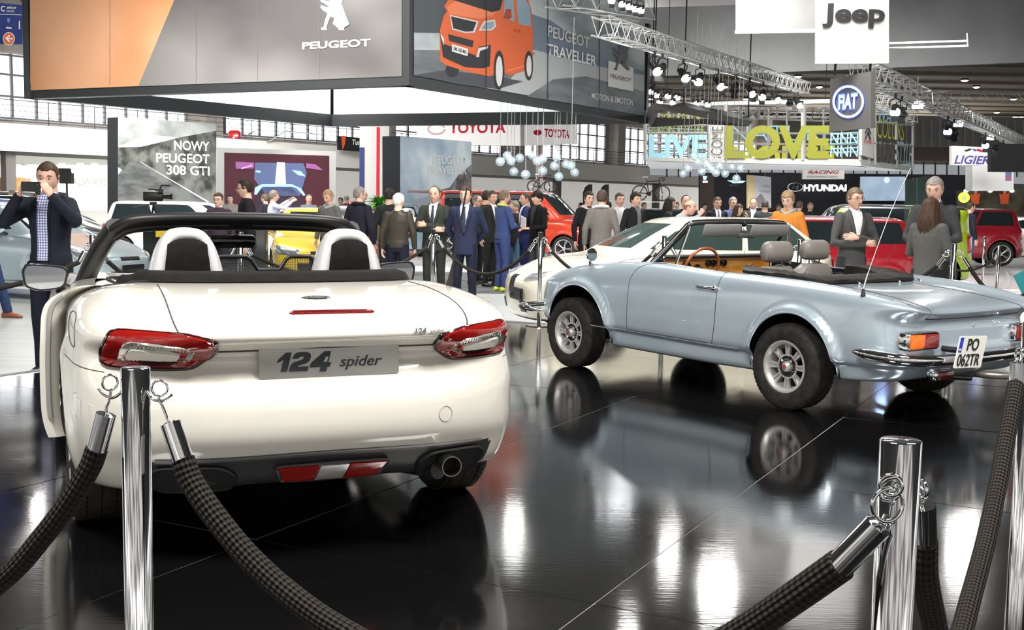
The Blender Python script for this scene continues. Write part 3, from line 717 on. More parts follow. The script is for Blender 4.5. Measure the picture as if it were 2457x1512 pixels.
    # black seal line of the cockpit
    q = MB(); e2 = sh.line([(u, 14, 1) for u in np.linspace(0, 17, 80)]); q.tube([p+np.array([0, 0, .003]) for p in e2]+[p*np.array([-1, 1, 1])+np.array([0, 0, .003]) for p in e2[::-1][1:-1]], .009, 6, BLACKR, closed=True); q.obj('cockpit_seal', A)
    # interior tub, dash, wheel
    q = MB(); q.box((0, .75, .40), (1.16, 1.45, .2), DARKIN); q.box((0, .10, .72), (1.12, .1, .42), DARKIN)
    q.box((.585, .8, .66), (.05, 1.3, .44), DARKIN); q.box((-.585, .2, .66), (.05, .2, .44), DARKIN); q.box((0, .8, .56), (.22, 1.1, .22), DARKIN)
    q.loft([[(-.60, 1.24, .60), (-.60, 1.20, .84), (-.60, 1.28, .90), (-.60, 1.48, .90)], [(-.2, 1.18, .58), (-.2, 1.14, .85), (-.2, 1.24, .925), (-.2, 1.48, .915)], [(.2, 1.18, .58), (.2, 1.14, .85), (.2, 1.24, .92), (.2, 1.48, .915)], [(.60, 1.24, .60), (.60, 1.20, .84), (.60, 1.28, .90), (.60, 1.48, .90)]], DARKIN, False, False, False)
    q.obj('interior', A, DARKIN)
    q = MB(); cx, cy, cz = -.36, .98, .80; ring = []
    for t in np.linspace(0, 2*PI, 36, endpoint=False): ring.append((cx+.18*math.cos(t), cy-.06*math.sin(t), cz+.17*math.sin(t)))
    q.tube(ring, .015, 8, BLACKR, closed=True)
    for t in (0, PI, -PI/2): q.tube([(cx, cy+.02, cz-.01), (cx+.17*math.cos(t), cy-.06*math.sin(t), cz+.16*math.sin(t))], .014, 6, BLACKR)
    q.sphere((cx, cy+.01, cz-.01), .05, 8, BLACKP, (1, .5, 1)); q.obj('steering_wheel', A)
    # seats
    SEAT = noise_mat('seat_black', (.004, .004, .004), (.007, .006, .006), 40, .8); SILV = M('hoop_silver', (.72, .72, .73), .3, .35, .5)
    for sx_ in (-.365, .365):
        q = MB(); rings = []
        for z, wd, dp, yo in ((.45, .22, .07, .40), (.62, .24, .08, .37), (.80, .23, .07, .33), (.93, .17, .06, .30), (1.04, .13, .055, .29), (1.12, .11, .045, .285), (1.145, .08, .025, .285)):
            rings.append([(sx_+wd*math.copysign(abs(math.cos(t))**.6, math.cos(t)), yo+dp*math.copysign(abs(math.sin(t))**.7, math.sin(t)), z) for t in np.linspace(0, 2*PI, 24, endpoint=False)])
        q.loft(rings, SEAT); q.box((sx_, .62, .48), (.44, .5, .14), SEAT, bev=.04); q.obj('seat', A, SEAT)
        # roll hoop cover: arch swept, flat band facing back
        pts = smoothpts([(sx_-.128, .26, .94), (sx_-.113, .27, 1.02), (sx_-.088, .285, 1.105), (sx_-.045, .295, 1.150), (sx_+.045, .295, 1.150), (sx_+.088, .285, 1.105), (sx_+.113, .27, 1.02), (sx_+.128, .26, .94)], 6)
        q = MB(); cpt = np.array([sx_, .25, .98]); R_ = []
        for p in pts:
            d_ = p-cpt; d_[1] = 0
            e_ = d_/np.linalg.norm(d_); e_ = np.array([e_[0], 0, e_[2]])
            if p[2] < 1.03: e_ = np.array([math.copysign(1, p[0]-sx_), 0, .06])
            back = np.array([0, -1, .12])
            sec_ = [p-e_*.030+back*-.05, p-e_*.032+back*.0, p-e_*.012+back*.036, p+e_*.014+back*.040, p+e_*.034+back*.022, p+e_*.044+back*-.05, p+e_*.03+back*-.12, p-e_*.02+back*-.10]
            R_.append(sec_)
        q.loft(R_, SILV, False, True); hp = q.obj('roll_hoop', A, SILV, angle=60)
    # wind deflector with mesh
    NET = M('deflector_net', (.03, .03, .03), .6); q = MB()
    fr = [(-.215, .20, .93), (-.235, .20, 1.045), (-.195, .20, 1.058), (-.085, .20, 1.058), (-.065, .20, 1.045), (-.035, .20, .995), (.06, .20, .995), (.09, .20, 1.045), (.11, .20, 1.058), (.195, .20, 1.058), (.215, .20, 1.045), (.215, .20, .93)]
    DY = .36; fr = [(x*1.04, DY, z+.004) for x, y, z in fr]; q.tube(fr, .010, 8, BLACKP); dfl = q.obj('wind_deflector', A)
    q = MB()
    def topz(x):
        xs = [p[0] for p in fr[1:-1]]; zs = [p[2] for p in fr[1:-1]]; return np.interp(x, xs, zs)
    for x in np.arange(-.205, .21, .008): q.tube([(x, DY, .94), (x, DY, topz(x))], .0013, 3, NET)
    for z in np.arange(.945, 1.055, .008):
        run = [x for x in np.arange(-.212, .213, .004) if topz(x) > z]
        seg = [];
        for x in run:
            if seg and x-seg[-1] > .006: q.tube([(seg[0], DY, z), (seg[-1], DY, z)], .0013, 3, NET); seg = []
            seg.append(x)
        if len(seg) > 1: q.tube([(seg[0], DY, z), (seg[-1], DY, z)], .0013, 3, NET)
    q.obj('net', dfl)
    # windscreen
    q = MB(); hd = smoothpts([(-.60, 1.10, 1.165), (-.53, 1.04, 1.205), (-.35, 1.0, 1.222), (0, .98, 1.228), (.35, 1.0, 1.222), (.53, 1.04, 1.205), (.60, 1.10, 1.165)], 6)
    q.tube(hd, [(.042, .030)]*len(hd), 10, BLACKP, up=(0, 0, 1))
    q.tube([p+np.array([0, .04, -.040]) for p in hd], [(.03, .022)]*len(hd), 10, BLACKP, up=(0, 0, 1))
    for s in (-1, 1): q.tube(smoothpts([(s*.60, 1.10, 1.18), (s*.655, 1.26, 1.08), (s*.70, 1.42, .965), (s*.735, 1.52, .86)], 5), [(.050, .044)]*16, 10, BLACKP)
    q.box((0, 1.03, 1.205), (.13, .10, .05), BLACKP, bev=.015); fr_ = q.obj('windscreen_frame', A)
    q = MB(); top_ = [p+np.array([0, .06, -.03]) for p in hd]; n_ = len(top_); bot_ = [np.array([-.66+1.32*i/(n_-1), 1.50+.06*(1-abs(2*i/(n_-1)-1)**2), .90]) for i in range(n_)]
    q.loft([top_, bot_], GLASS, False, False, False); q.obj('windscreen_glass', fr_)
    q = MB(); q.box((-.03, 1.10, 1.105), (.25, .035, .068), BLACKG, bev=.02); q.tube([(0, 1.13, 1.15), (0, 1.10, 1.20)], .012, 6, BLACKP); q.obj('rear_view_mirror', A)
    for s in (-1, 1):
        q = MB(); q.lathe([(.0, .0), (.03, 0)], 8, BLACKP); 
    # door mirrors
    def mirror(parent, c, yaw, s):
        R = Matrix.Rotation(yaw, 3, 'Z'); c = Vector(c); q = MB()
        O = roundpoly([(-.095, .045), (.085, .062), (.105, .03), (.095, -.045), (.03, -.066), (-.075, -.05)], .3, 4); O = [(s*x*1.12, z*1.1) for x, z in O]
        rings = []
        for k, (sc, dy) in enumerate(((1, 0), (1.03, .012), (1.0, .05), (.82, .085), (.45, .11), (.05, .118))): rings.append([c+R @ Vector((x*sc, dy, z*sc)) for x, z in O])
        q.loft(rings, BLACKG, False, True)
        m_ = None
        mo = q.obj('mirror', parent, BLACKG, angle=60)
        q = MB(); q.add([c+R @ Vector((x*.90, -.002, z*.88)) for x, z in O], [tuple(range(len(O)))], M('mirror_glass', (.7, .72, .75), .02, 1.))
        q.obj('mirror_glass', mo, smooth=False)
        q = MB(); q.tube([c+R @ Vector((-s*.05, .05, -.05)), c+R @ Vector((-s*.13, .06, -.10))], [(.022, .03), (.03, .04)], 8, BLACKP); q.obj('mirror_stalk', mo)
    mirror(A, (.90, 1.25, .925), -.12, 1)
    mp_ = rot(np.array([-.865, 1.22, .92])); mirror(dr, tuple(mp_), -.10, -1)
    # antenna
    b0 = proj(bv, (.70, -.20, 1.5), (0, 0, -1), 0); q = MB()
    q.tube([b0+np.array([0, .012, -.004]), b0+np.array([0, 0, .03]), b0+np.array([0, -.035, .10])], [(.017, .026), (.010, .015), .0055], 10, BLACKR)
    q.tube([b0+np.array([0, -.035, .10]), b0+np.array([.0, -.19, .43])], [.0052, .0036], 6, BLACKR); q.obj('antenna', A)
    return A, sh
CAR_A, SHELL_A = white_roadster()
# ------------------------------------------------------------ classic blue roadster
def classic_roadster():
    PB = paint('silver_blue_paint', (.41, .495, .56), .45, .28)
    B = thing('classic_roadster', 'silver blue classic open roadster with chrome bumpers and wood dashboard', 'car', (2.4614, 7.9609, 0), math.radians(36.30))
    Px = np.array([0, .25, .48, .66, .765, .80, .805, .805, .80, .80, .80, .80, .795, .77, .70, .50, .26, 0])
    Py = np.array([-.86, -.86, -.86, -.85, -.70, -.42, 0, .35, .70, 1.1, 1.6, 1.95, 2.28, 2.58, 2.80, 2.88, 2.92, 2.93])
    wr = np.array([1, 1, 1, .95, .6, .15]+[0]*12); wf = wr[::-1]
    K = [0, 3, 5, 6, 8, 10, 12, 14, 17]
    def Z(*z): return np.interp(np.arange(18), K, z)
    def row(ds, dr, df, z): return np.stack([Px*(1-ds/.8), Py+dr*wr-df*wf, z], 1)
    rows = [row(.20, .34, .25, Z(.27, .265, .24, .215, .205, .215, .23, .26, .27)),
            row(.04, .14, .12, Z(.262, .26, .245, .22, .208, .218, .235, .26, .265)),
            row(.034, .08, .05, Z(.295, .29, .275, .26, .255, .265, .28, .295, .30)),
            row(.035, .05, .03, Z(.345, .345, .335, .335, .335, .35, .36, .35, .35)),
            row(.028, .03, .02, Z(.365, .365, .355, .350, .350, .366, .375, .37, .37)),
            row(.002, .02, .01, Z(.375, .372, .362, .358, .358, .374, .383, .385, .39)),
            row(.0, .01, .01, Z(.43, .42, .42, .42, .42, .43, .44, .44, .44)),
            row(-.004, .03, .0, Z(.52, .52, .52, .53, .53, .53, .53, .53, .53)),
            row(.0, .055, .02, Z(.60, .60, .62, .63, .63, .63, .63, .62, .61)),
            row(.008, .05, .03, Z(.645, .65, .70, .715, .72, .72, .71, .69, .67))]
    def R(x, y, z): return np.stack([x, y, z], 1)
    rows.append(R([0, .25, .47, .67, .745, .775, .785, .785, .775, .77, .77, .77, .765, .735, .65, .47, .24, 0],
                  [-.83, -.83, -.835, -.93, -.75, -.42, 0, .35, .70, 1.1, 1.6, 1.95, 2.28, 2.55, 2.76, 2.84, 2.87, 2.88],
                  [.672, .672, .680, .705, .75, .79, .805, .81, .80, .81, .80, .785, .775, .75, .72, .70, .69, .69]))
    rows.append(R([0, .245, .46, .655, .70, .72, .73, .735, .735, .735, .735, .735, .72, .68, .60, .43, .22, 0],
                  [-.845, -.845, -.85, -.915, -.74, -.40, 0, .35, .70, 1.1, 1.55, 1.9, 2.23, 2.48, 2.68, 2.77, 2.81, 2.82],
                  [.700, .700, .705, .728, .785, .835, .855, .862, .855, .865, .86, .845, .835, .805, .765, .735, .73, .73]))
    rows.append(R([0, .23, .43, .59, .64, .66, .67, .685, .70, .71, .71, .705, .67, .61, .52, .37, .19, 0],
                  [-.78, -.78, -.78, -.80, -.64, -.34, .02, .35, .70, 1.1, 1.5, 1.82, 2.12, 2.34, 2.5, 2.58, 2.62, 2.63],
                  [.735, .735, .735, .738, .785, .835, .862, .872, .872, .885, .885, .878, .865, .84, .80, .775, .775, .775]))
    rows.append(R([0, .22, .40, .53, .58, .61, .625, .645, .665, .68, .685, .68, .62, .56, .46, .32, .16, 0],
                  [-.50, -.50, -.50, -.49, -.40, -.20, .06, .36, .7, 1.1, 1.42, 1.65, 1.9, 2.1, 2.25, 2.32, 2.36, 2.37],
                  [.785, .785, .785, .782, .80, .832, .855, .870, .872, .89, .90, .895, .88, .865, .845, .84, .85, .85]))
    rows.append(R([0, .2, .37, .49, .54, .575, .60, .625, .645, .655, .66, .645, .58, .5, .4, .28, .14, 0],
                  [.0, .0, .0, .02, .06, .14, .26, .45, .75, 1.05, 1.25, 1.38, 1.42, 1.44, 1.46, 1.47, 1.48, 1.48],
                  [.828, .828, .828, .828, .838, .850, .858, .866, .872, .890, .905, .91, .905, .91, .915, .92, .92, .92]))
    AR = ((-.035, .30, .35), (2.18, .30, .39))
    def post(G):
        for yc, zc, Rr in AR:
            r = np.hypot(G[..., 1]-yc, G[..., 2]-zc); m = (np.abs(G[..., 0]) > .5)*np.clip((G[..., 2]-.27)/.12, 0, 1)
            G[..., 0] += np.sign(G[..., 0])*m*.036*np.exp(-((np.maximum(r-Rr-.02, 0))/.028)**2)
        return G
    sh = Shell(rows, 12, 6, post); bv = sh.bvh()
    for yc, zc, Rr in AR: sh.arch(yc, zc, Rr)
    du = lambda v: 7.85+.12*max(0, 7-v)/3
    regs = [('door', lambda u, v, s: du(v) < u < 10.0 and v > 5.0 and s < 0, PB), ('door', lambda u, v, s: du(v) < u < 10.0 and v > 5.0, PB),
            ('sill', lambda u, v, s: v < 4.6 and 6.5 < u < 11.8, PB),
            ('trunk_lid', lambda u, v, s: v > 9.35 and u < 2.25, PB),
            ('hood', lambda u, v, s: v > 11.6 and u > 12.5, PB),
            ('body', lambda u, v, s: True, PB)]
    ob = sh.build(regs, B, None)
    GAP = M('panel_gap_dark', (.02, .022, .025), .6); q = MB()
    for s in (-1, 1):
        q.tube(sh.line([(du(v), v, s) for v in np.linspace(5, 13.7, 40)]), .003, 5, GAP)
        q.tube(sh.line([(10.0, v, s) for v in np.linspace(5, 13.7, 40)]), .0025, 5, GAP)
        q.tube(sh.line([(u, 5.0, s) for u in np.linspace(8.05, 10.0, 30)]), .0025, 5, GAP)
        q.tube(sh.line([(2.25, v, s) for v in np.linspace(9.35, 14, 30)]), .0028, 5, GAP)
    q.tube(sh.line([(u, 9.35, s) for s, u in [(-1, x) for x in np.linspace(2.25, 0, 14)]+[(1, x) for x in np.linspace(0, 2.25, 14)]]), .0045, 5, GAP)
    q.obj('panel_gaps', B, GAP)
    # arch inner edges
    for yc, zc, Rr in AR:
        for s in (-1, 1):
            q = MB(); pts = []
            for t in np.linspace(-.15, PI+.15, 40):
                y, z = yc+Rr*math.cos(t), zc+Rr*math.sin(t); pts.append(proj(bv, (s*1.3, y, z), (-s, 0, 0), -.004))
            q.tube(pts, .006, 6, PB); q.obj('wheel_arch_edge', B, PB)
    q = MB()
    for yc, zc, Rr in AR: well(q, yc, zc, Rr+.01, .50, .78)
    q.box((0, 1.1, .30), (1.2, 3.4, .10), DARKIN); q.box((0, -.45, .33), (1.1, .5, .12), DARKIN); q.box((0, .6, .42), (1.3, 1.6, .15), DARKIN)
    q.obj('underbody', B, DARKIN, smooth=False)
    # sill bright edge
    q = MB()
    for s in (-1, 1): q.tube([p+np.array([s*.002, 0, 0]) for p in sh.line([(u, 4.62, s) for u in np.linspace(7.25, 11.1, 40)])], .0045, 6, PB)
    q.obj('sill_edge', B, PB)
    # wheels
    for yc, x in ((0, .735), (2.28, .715)):
        for s in (-1, 1): wheel(B, 'wheel', (s*x, yc, .288), .288, .185, .165, s, 'classic', 8, M('mag_alloy', (.60, .59, .57), .38, .6))
    # rear bumper
    q = MB(); bp = smoothpts([(-.835, -.55, .455), (-.845, -.68, .448), (-.80, -.86, .435), (-.60, -.945, .425), (-.3, -.965, .42), (0, -.97, .418), (.3, -.965, .42), (.60, -.945, .425), (.80, -.86, .435), (.845, -.68, .448), (.835, -.55, .455)], 8)
    n_ = len(bp); q.tube(bp, [(.030*min(1, (.12+i*.12)**.5, (.12+(n_-1-i)*.12)**.5), .036*min(1, (.12+i*.12)**.5, (.12+(n_-1-i)*.12)**.5)) for i in range(n_)], 14, CHROME, up=(0, 0, 1))
    for s in (-1, 1): q.tube([(s*.45, -.95, .425), (s*.45, -.80, .40)], .015, 6, CHROME)
    q.obj('rear_bumper', B, CHROME)
    q = MB(); bp = smoothpts([(-.80, 2.62, .44), (-.83, 2.80, .45), (-.76, 2.96, .46), (-.5, 3.02, .46), (0, 3.04, .46), (.5, 3.02, .46), (.76, 2.96, .46), (.83, 2.80, .45), (.80, 2.62, .44)], 8)
    n_ = len(bp); q.tube(bp, [(.045*min(1, .2+i*.15, .2+(n_-1-i)*.15), .022*min(1, .2+i*.15, .2+(n_-1-i)*.15)) for i in range(n_)], 14, CHROME, up=(0, 0, 1))
    q.tube([(-.6, 2.95, .38), (-.66, 2.86, .26)], .014, 6, CHROME); q.obj('front_bumper', B, CHROME)
    # tail lamps
    OR = M('lamp_orange', (.85, .15, .01), .2, coat=1, emit=.15); RD = M('lamp_maroon', (.22, .02, .018), .2, coat=1)
    for s in (-1, 1):
        def quadp(x0, x1, z0, z1, y): return [(s*x0, y, z0), (s*x1, y, z0), (s*x1, y, z1), (s*x0, y, z1)]
        y0 = -.87; sl = .03
        q = MB(); o_ = roundpoly([(-.14, -.055), (.14, -.055), (.14, .055), (-.14, .055)], .12, 3)
        def ring(sc, yo, o=o_): return [(s*(.575+x*sc[0]*1.0), y0+yo+.04*max(0, x+.14), .533+z*.92*sc[1]) for x, z in o]
        q.loft([ring((1.06, 1.12), .06), ring((1.06, 1.12), 0), ring((1.0, 1.0), -.008), ring((.98, .96), .004)], CHROME, False, False); tl = q.obj('tail_lamp', B, CHROME)
        def lens(nm, xa, xb, mat):
            o2 = roundpoly([(xa, -.049), (xb, -.049), (xb, .049), (xa, .049)], .12, 3); q = MB()
            q.loft([ring((1, 1), .004, o2), ring((.985, .95), -.016, o2), ring((.9, .8), -.020, o2)], mat, False, True); q.obj(nm, tl)
        lens('orange_lens', .015, .136, OR); lens('red_lens', -.136, .012, RD)
        # fog and reversing lamps under the bumper
        if s > 0: continue
        q = MB(); q.box((s*.42, -.885, .322), (.19, .07, .075), CHROME, bev=.02); fl_ = q.obj('fog_lamp', B, CHROME)
        q = MB(); q.box((s*.42+.012, -.925, .322), (.15, .012, .055), M('lamp_dark_red', (.13, .008, .012), .2, coat=1) if s < 0 else M('lamp_milk', (.7, .7, .68), .2), bev=.008); q.obj('fog_lens', fl_)
    # plate
    P4 = [np.array(v) for v in PLATE_B]
    o = P4[3]; ux = P4[2]-P4[3]; uz = P4[0]-P4[3]; W_ = np.linalg.norm(ux); H_ = np.linalg.norm(uz); ux /= W_; uz /= H_
    q = MB(); q.prism([(x, z) for x, z in roundpoly([(0, 0), (W_, 0), (W_, H_), (0, H_)], .04, 2)], .006, M('plate_white', (.80, .79, .74), .45), Vector(o), Vector(ux), Vector(uz)); pl = q.obj('license_plate', B, smooth=False)
    n_ = Vector(ux).cross(Vector(uz)).normalized()
    if n_.y > 0: n_ = -n_
    q = MB(); q.prism([(.008, H_*.50), (.042, H_*.50), (.042, H_-.008), (.008, H_-.008)], -.0015, M('plate_blue', (.02, .05, .5), .4), Vector(o)+n_*.007, Vector(ux), Vector(uz)); q.obj('country_band', pl, smooth=False)
    INK = M('plate_black', (.02, .02, .02), .5)
    text('plate_letters', 'PO', .105, INK, pl, M4=frame4(Vector(o)+n_*.009+Vector(ux)*.085+Vector(uz)*(H_*.56), ux, uz) @ Matrix.Scale(.92, 4, (1, 0, 0)), off=.0008)
    text('plate_letters', '062TR', .105, INK, pl, M4=frame4(Vector(o)+n_*.009+Vector(ux)*.014+Vector(uz)*(H_*.08), ux, uz) @ Matrix.Scale(.86*W_/.3, 4, (1, 0, 0)), off=.0004)
    text('plate_letters', 'PL', .022, M('plate_white', (0, 0, 0)), pl, M4=frame4(Vector(o)+n_*.0095+Vector(ux)*.013+Vector(uz)*(H_*.54), ux, uz))
    q = MB(); q.tube([o+ux*W_*.5+uz*.1, (o+ux*W_*.5+uz*.1)*np.array([1, 0, 1])+np.array([0, -.80, 0])], .02, 6, BLACKP); q.obj('plate_bracket', B)
    # exhaust
    q = MB(); q.tube(smoothpts([(.15, -.5, .27), (.22, -.80, .262), (.30, -.98, .268)], 5), .024, 12, M('exhaust_dull', (.30, .28, .25), .4, .9), cap=False); q.lathe([(.0, 0), (.022, 0)], 12, DARKIN, 'y', (.297, -.965, .268), cap=False); q.obj('exhaust_pipe', B)
    q = MB(); q.tube([(.0, -.60, .27), (.16, -.74, .262)], .045, 12, BLACKP); q.obj('silencer', B)
    # door handle, lock, badge
    hp_ = [proj(bv, (s*1.2, y, .757), (-s, 0, 0), .0) for s in (-1, 1) for y in (.66,)]
    for s in (-1, 1):
        q = MB(); a = proj(bv, (s*1.2, .665, .758), (-s, 0, 0), .004); b = proj(bv, (s*1.2, .845, .762), (-s, 0, 0), .004)
        q.tube([a, a+np.array([s*.022, .01, 0]), b+np.array([s*.022, -.01, 0]), b], [.014, .012, .010, .010], 8, CHROME); q.sphere(tuple(a+np.array([s*.012, 0, 0])), .022, 8, CHROME, (.7, 1, 1)); q.obj('door_handle', B, CHROME)
    q = MB(); l_ = proj(bv, (.04, -1.4, .60), (0, 1, 0), .004); q.sphere(tuple(l_), .010, 6, CHROME); q.obj('trunk_lock', B)
    bd = proj(bv, (.25, -1.4, .595), (0, 1, 0), .003)
    text('rear_lettering', '1600 ie', .028, CHROME, B, M4=frame4(bd, (1, 0, 0), (0, .1, .99)), shear=.3) if False else text('rear_lettering', 'Spider', .036, CHROME, B, M4=frame4(bd, (1, 0, 0), (0, .1, .99)), shear=.4)
    # fender mirror
    m0 = proj(bv, (-.70, 2.13, 1.5), (0, 0, -1), 0); q = MB()
    q.tube([m0, m0+np.array([.0, .02, .03]), m0+np.array([0, .0, .06])], [.022, .010, .008], 8, CHROME)
    q.lathe([(.0, .035), (.03, .03), (.052, .008), (.055, -.005), (.050, -.01)], 24, CHROME, 'y', tuple(m0+np.array([0, 0, .085])), cap=False); mo = q.obj('fender_mirror', B, CHROME)
    q = MB(); q.lathe([(.0, -.009), (.050, -.009)], 24, M('mirror_glass_pale', (.75, .82, .78), .03, 1.), 'y', tuple(m0+np.array([0, 0, .085])), cap=False); q.obj('mirror_glass', mo)
    # aerial
    a0 = proj(bv, (-.735, -.53, 1.5), (0, 0, -1), 0); q = MB(); q.tube([a0, a0+np.array([0, 0, .045])], [.018, .006], 10, BLACKR)
    q.tube(smoothpts([a0+np.array([0, 0, .04]), a0+np.array([.05, -.0, .16]), a0+np.array([.20, -.02, .50]), a0+np.array([.34, -.06, .80])], 5), [.005]*5+[.003]*11, 6, M('aerial_metal', (.35, .34, .32), .4, .8)); q.obj('antenna', B)
    # windscreen
    CB_ = CHROME; q = MB()
    top_ = smoothpts([(-.55, 1.20, 1.198), (-.50, 1.185, 1.216), (-.25, 1.16, 1.226), (0, 1.15, 1.228), (.25, 1.16, 1.226), (.50, 1.185, 1.216), (.55, 1.20, 1.198)], 5)
    q.tube(top_, [(.014, .016)]*len(top_), 8, CB_)
    q.tube([p+np.array([0, -.012, -.012]) for p in top_], .013, 8, BLACKP)
    for s in (-1, 1):
        q.tube([(s*.55, 1.20, 1.198), (s*.605, 1.34, 1.04), (s*.655, 1.47, .90)], [(.013, .018)]*3, 8, CB_); q.tube([(s*.54, 1.185, 1.19), (s*.59, 1.325, 1.04), (s*.64, 1.455, .90)], .018, 8, BLACKP)
    bt_ = smoothpts([(-.655, 1.47, .90), (-.4, 1.50, .925), (0, 1.53, .935), (.4, 1.50, .925), (.655, 1.47, .90)], 5); q.tube(bt_, .010, 6, BLACKR)
    q.sphere((0.0, 1.15, 1.21), .03, 8, BLACKP); wf_ = q.obj('windscreen_frame', B)
    q = MB(); n_ = 21; tt = [np.array(top_[int(round(i*(len(top_)-1)/(n_-1)))]) for i in range(n_)]; bb = [np.array(bt_[i]) for i in range(n_)]
    q.loft([tt, bb], GLASS, False, False, False); q.obj('windscreen_glass', wf_)
    for s in (-1, 1):   # quarter light
        q = MB(); q.tube([(s*.63, 1.38, .905), (s*.565, 1.19, 1.155), (s*.60, 1.10, 1.03), (s*.645, 1.03, .885)][1:], .009, 8, CB_) if False else q.tube([(s*.555, 1.175, 1.185), (s*.602, 1.20, 1.03), (s*.648, 1.22, .885)], [(.008, .012)]*3, 8, CB_)
        q.tube([(s*.648, 1.22, .888), (s*.652, 1.45, .903)], .008, 6, BLACKR); ql = q.obj('quarter_light', B)
        q = MB(); q.add([(s*.55, 1.185, 1.18), (s*.645, 1.22, .89), (s*.648, 1.45, .905)], [(0, 1, 2)], GLASS); q.obj('quarter_glass', ql, smooth=False)
    VIS = M('visor_grey', (.20, .20, .205), .7)
    for s, w_ in ((-1, .40), (1, .44)):
        q = MB(); q.box((s*.27, 1.115, 1.155), (w_, .016, .10), VIS, rx=.35, bev=.007); q.obj('sun_visor', B, VIS)
    q = MB(); q.box((0.02, 1.14, 1.125), (.19, .02, .06), M('mirror_back_chrome', (.30, .29, .28), .25, .9), bev=.008); q.tube([(0, 1.15, 1.17), (.02, 1.14, 1.13)], .006, 6, CHROME); q.obj('rear_view_mirror', B)
    # dashboard
    WOOD = noise_mat('dash_wood', (.50, .20, .03), (.72, .34, .07), 3, .25, 6, stretch=(1, 1, 6)); q = MB()
    q.loft([[(x, 1.40, .70), (x, 1.40, .930), (x, 1.415, .937)] for x in np.linspace(-.60, .60, 8)], WOOD, False, False, False); wd_ = q.obj('dashboard', B, WOOD)
    q = MB(); q.loft([[(x, 1.375, .930), (x, 1.37, .948), (x, 1.42, .960), (x, 1.50, .955)] for x in np.linspace(-.62, .62, 8)], BLACKR, False, False, False); q.obj('dash_top', wd_)
    for x, r, z in ((-.36, .045, .80), (-.24, .03, .79), (-.46, .03, .79), (-.06, .026, .825), (0, .026, .825), (.06, .026, .825), (-.12, .026, .825), (.38, .012, .80)):
        q = MB(); q.lathe([(.0, -.012), (r*.85, -.012), (r*.9, -.018), (r, -.014), (r, .002)], 18, BLACKG if r > .02 else CHROME, 'y', (x, 1.40, z+.065), cap=False); q.obj('gauge', wd_)
    q = MB(); cx, cy, cz = -.34, 1.26, .84; ring = [(cx+.185*math.cos(t), cy-.055*math.sin(t), cz+.178*math.sin(t)) for t in np.linspace(0, 2*PI, 40, endpoint=False)]
    q.tube(ring, .012, 8, M('rim_wood', (.30, .09, .03), .25, coat=.6), closed=True)
    for t in (0, PI, -PI/2): q.box((cx+.09*math.cos(t), cy+.005-.03*math.sin(t), cz+.09*math.sin(t)), (.18 if t != -PI/2 else .03, .004, .022 if t != -PI/2 else .17), CHROME)
    q.sphere((cx, cy, cz), .035, 8, BLACKP, (1, .5, 1)); q.tube([(cx, cy, cz), (cx, 1.42, .80)], .02, 8, BLACKP); q.obj('steering_wheel', B)
    # seats
    LE = M('seat_leather_grey', (.17, .155, .14), .45)
    for x, y in ((-.33, .55), (.33, .75)):
        q = MB(); rings = []
        for z, wd, dp, yo in ((.40, .22, .10, .12), (.60, .24, .10, .06), (.78, .225, .085, 0), (.87, .19, .07, -.02), (.915, .13, .045, -.03)):
            rings.append([(x+wd*math.copysign(abs(math.cos(t))**.6, math.cos(t)), y+yo+dp*math.copysign(abs(math.sin(t))**.7, math.sin(t)), z) for t in np.linspace(0, 2*PI, 24, endpoint=False)])
        q.loft(rings, LE); q.tube([(x-.17, y-.09, .60), (x-.19, y-.085, .78), (x-.13, y-.06, .89), (x, y-.055, .93), (x+.13, y-.06, .89), (x+.19, y-.085, .78), (x+.17, y-.09, .60)], .009, 6, M('seat_piping', (.10, .09, .085), .5)); q.box((x, y+.30, .45), (.44, .5, .14), LE, bev=.04); se = q.obj('seat', B, LE)
        q = MB(); rings = []
        for z, wd, dp in ((.945, .10, .035), (.96, .135, .055), (1.01, .150, .062), (1.06, .140, .055), (1.085, .12, .04), (1.095, .09, .02)):
            rings.append([(x+wd*math.copysign(abs(math.cos(t))**.55, math.cos(t)), y-.03+dp*math.copysign(abs(math.sin(t))**.7, math.sin(t)), z) for t in np.linspace(0, 2*PI, 24, endpoint=False)])
        q.loft(rings, LE)
        for dx in (-.06, .06): q.tube([(x+dx, y-.03, .90), (x+dx, y-.03, .96)], .006, 6, CHROME)
        q.obj('headrest', se, LE)
    q = MB(); q.box((0, 1.0, .42), (1.2, 1.2, .1), DARKIN); q.box((0, .25, .62), (1.15, .08, .36), DARKIN)
    for s in (-1, 1): q.box((s*.62, .85, .66), (.04, 1.15, .36), DARKIN)
    q.obj('interior', B, DARKIN)
    # folded soft top under its cover
    TP = noise_mat('folded_top', (.007, .006, .0055), (.016, .014, .012), 7, .5, bump=.4); q = MB()
    edge = sh.line([(u, 13.95, 1) for u in np.linspace(0, 7.3, 30)]); rr_ = random.Random(4); wob = [rr_.uniform(-.004, .005) for _ in range(60)]
    wy = lambda p: float(np.clip((.42-p[1])/.35, 0, 1))
    def ringm(f): 
        h = [f(p, i) for i, p in enumerate(edge)]; return [np.array(p)*np.array([-1, 1, 1])+np.array([0, 0, wob[(i+3) % 60]]) for i, p in list(enumerate(h))[::-1]]+h[1:]
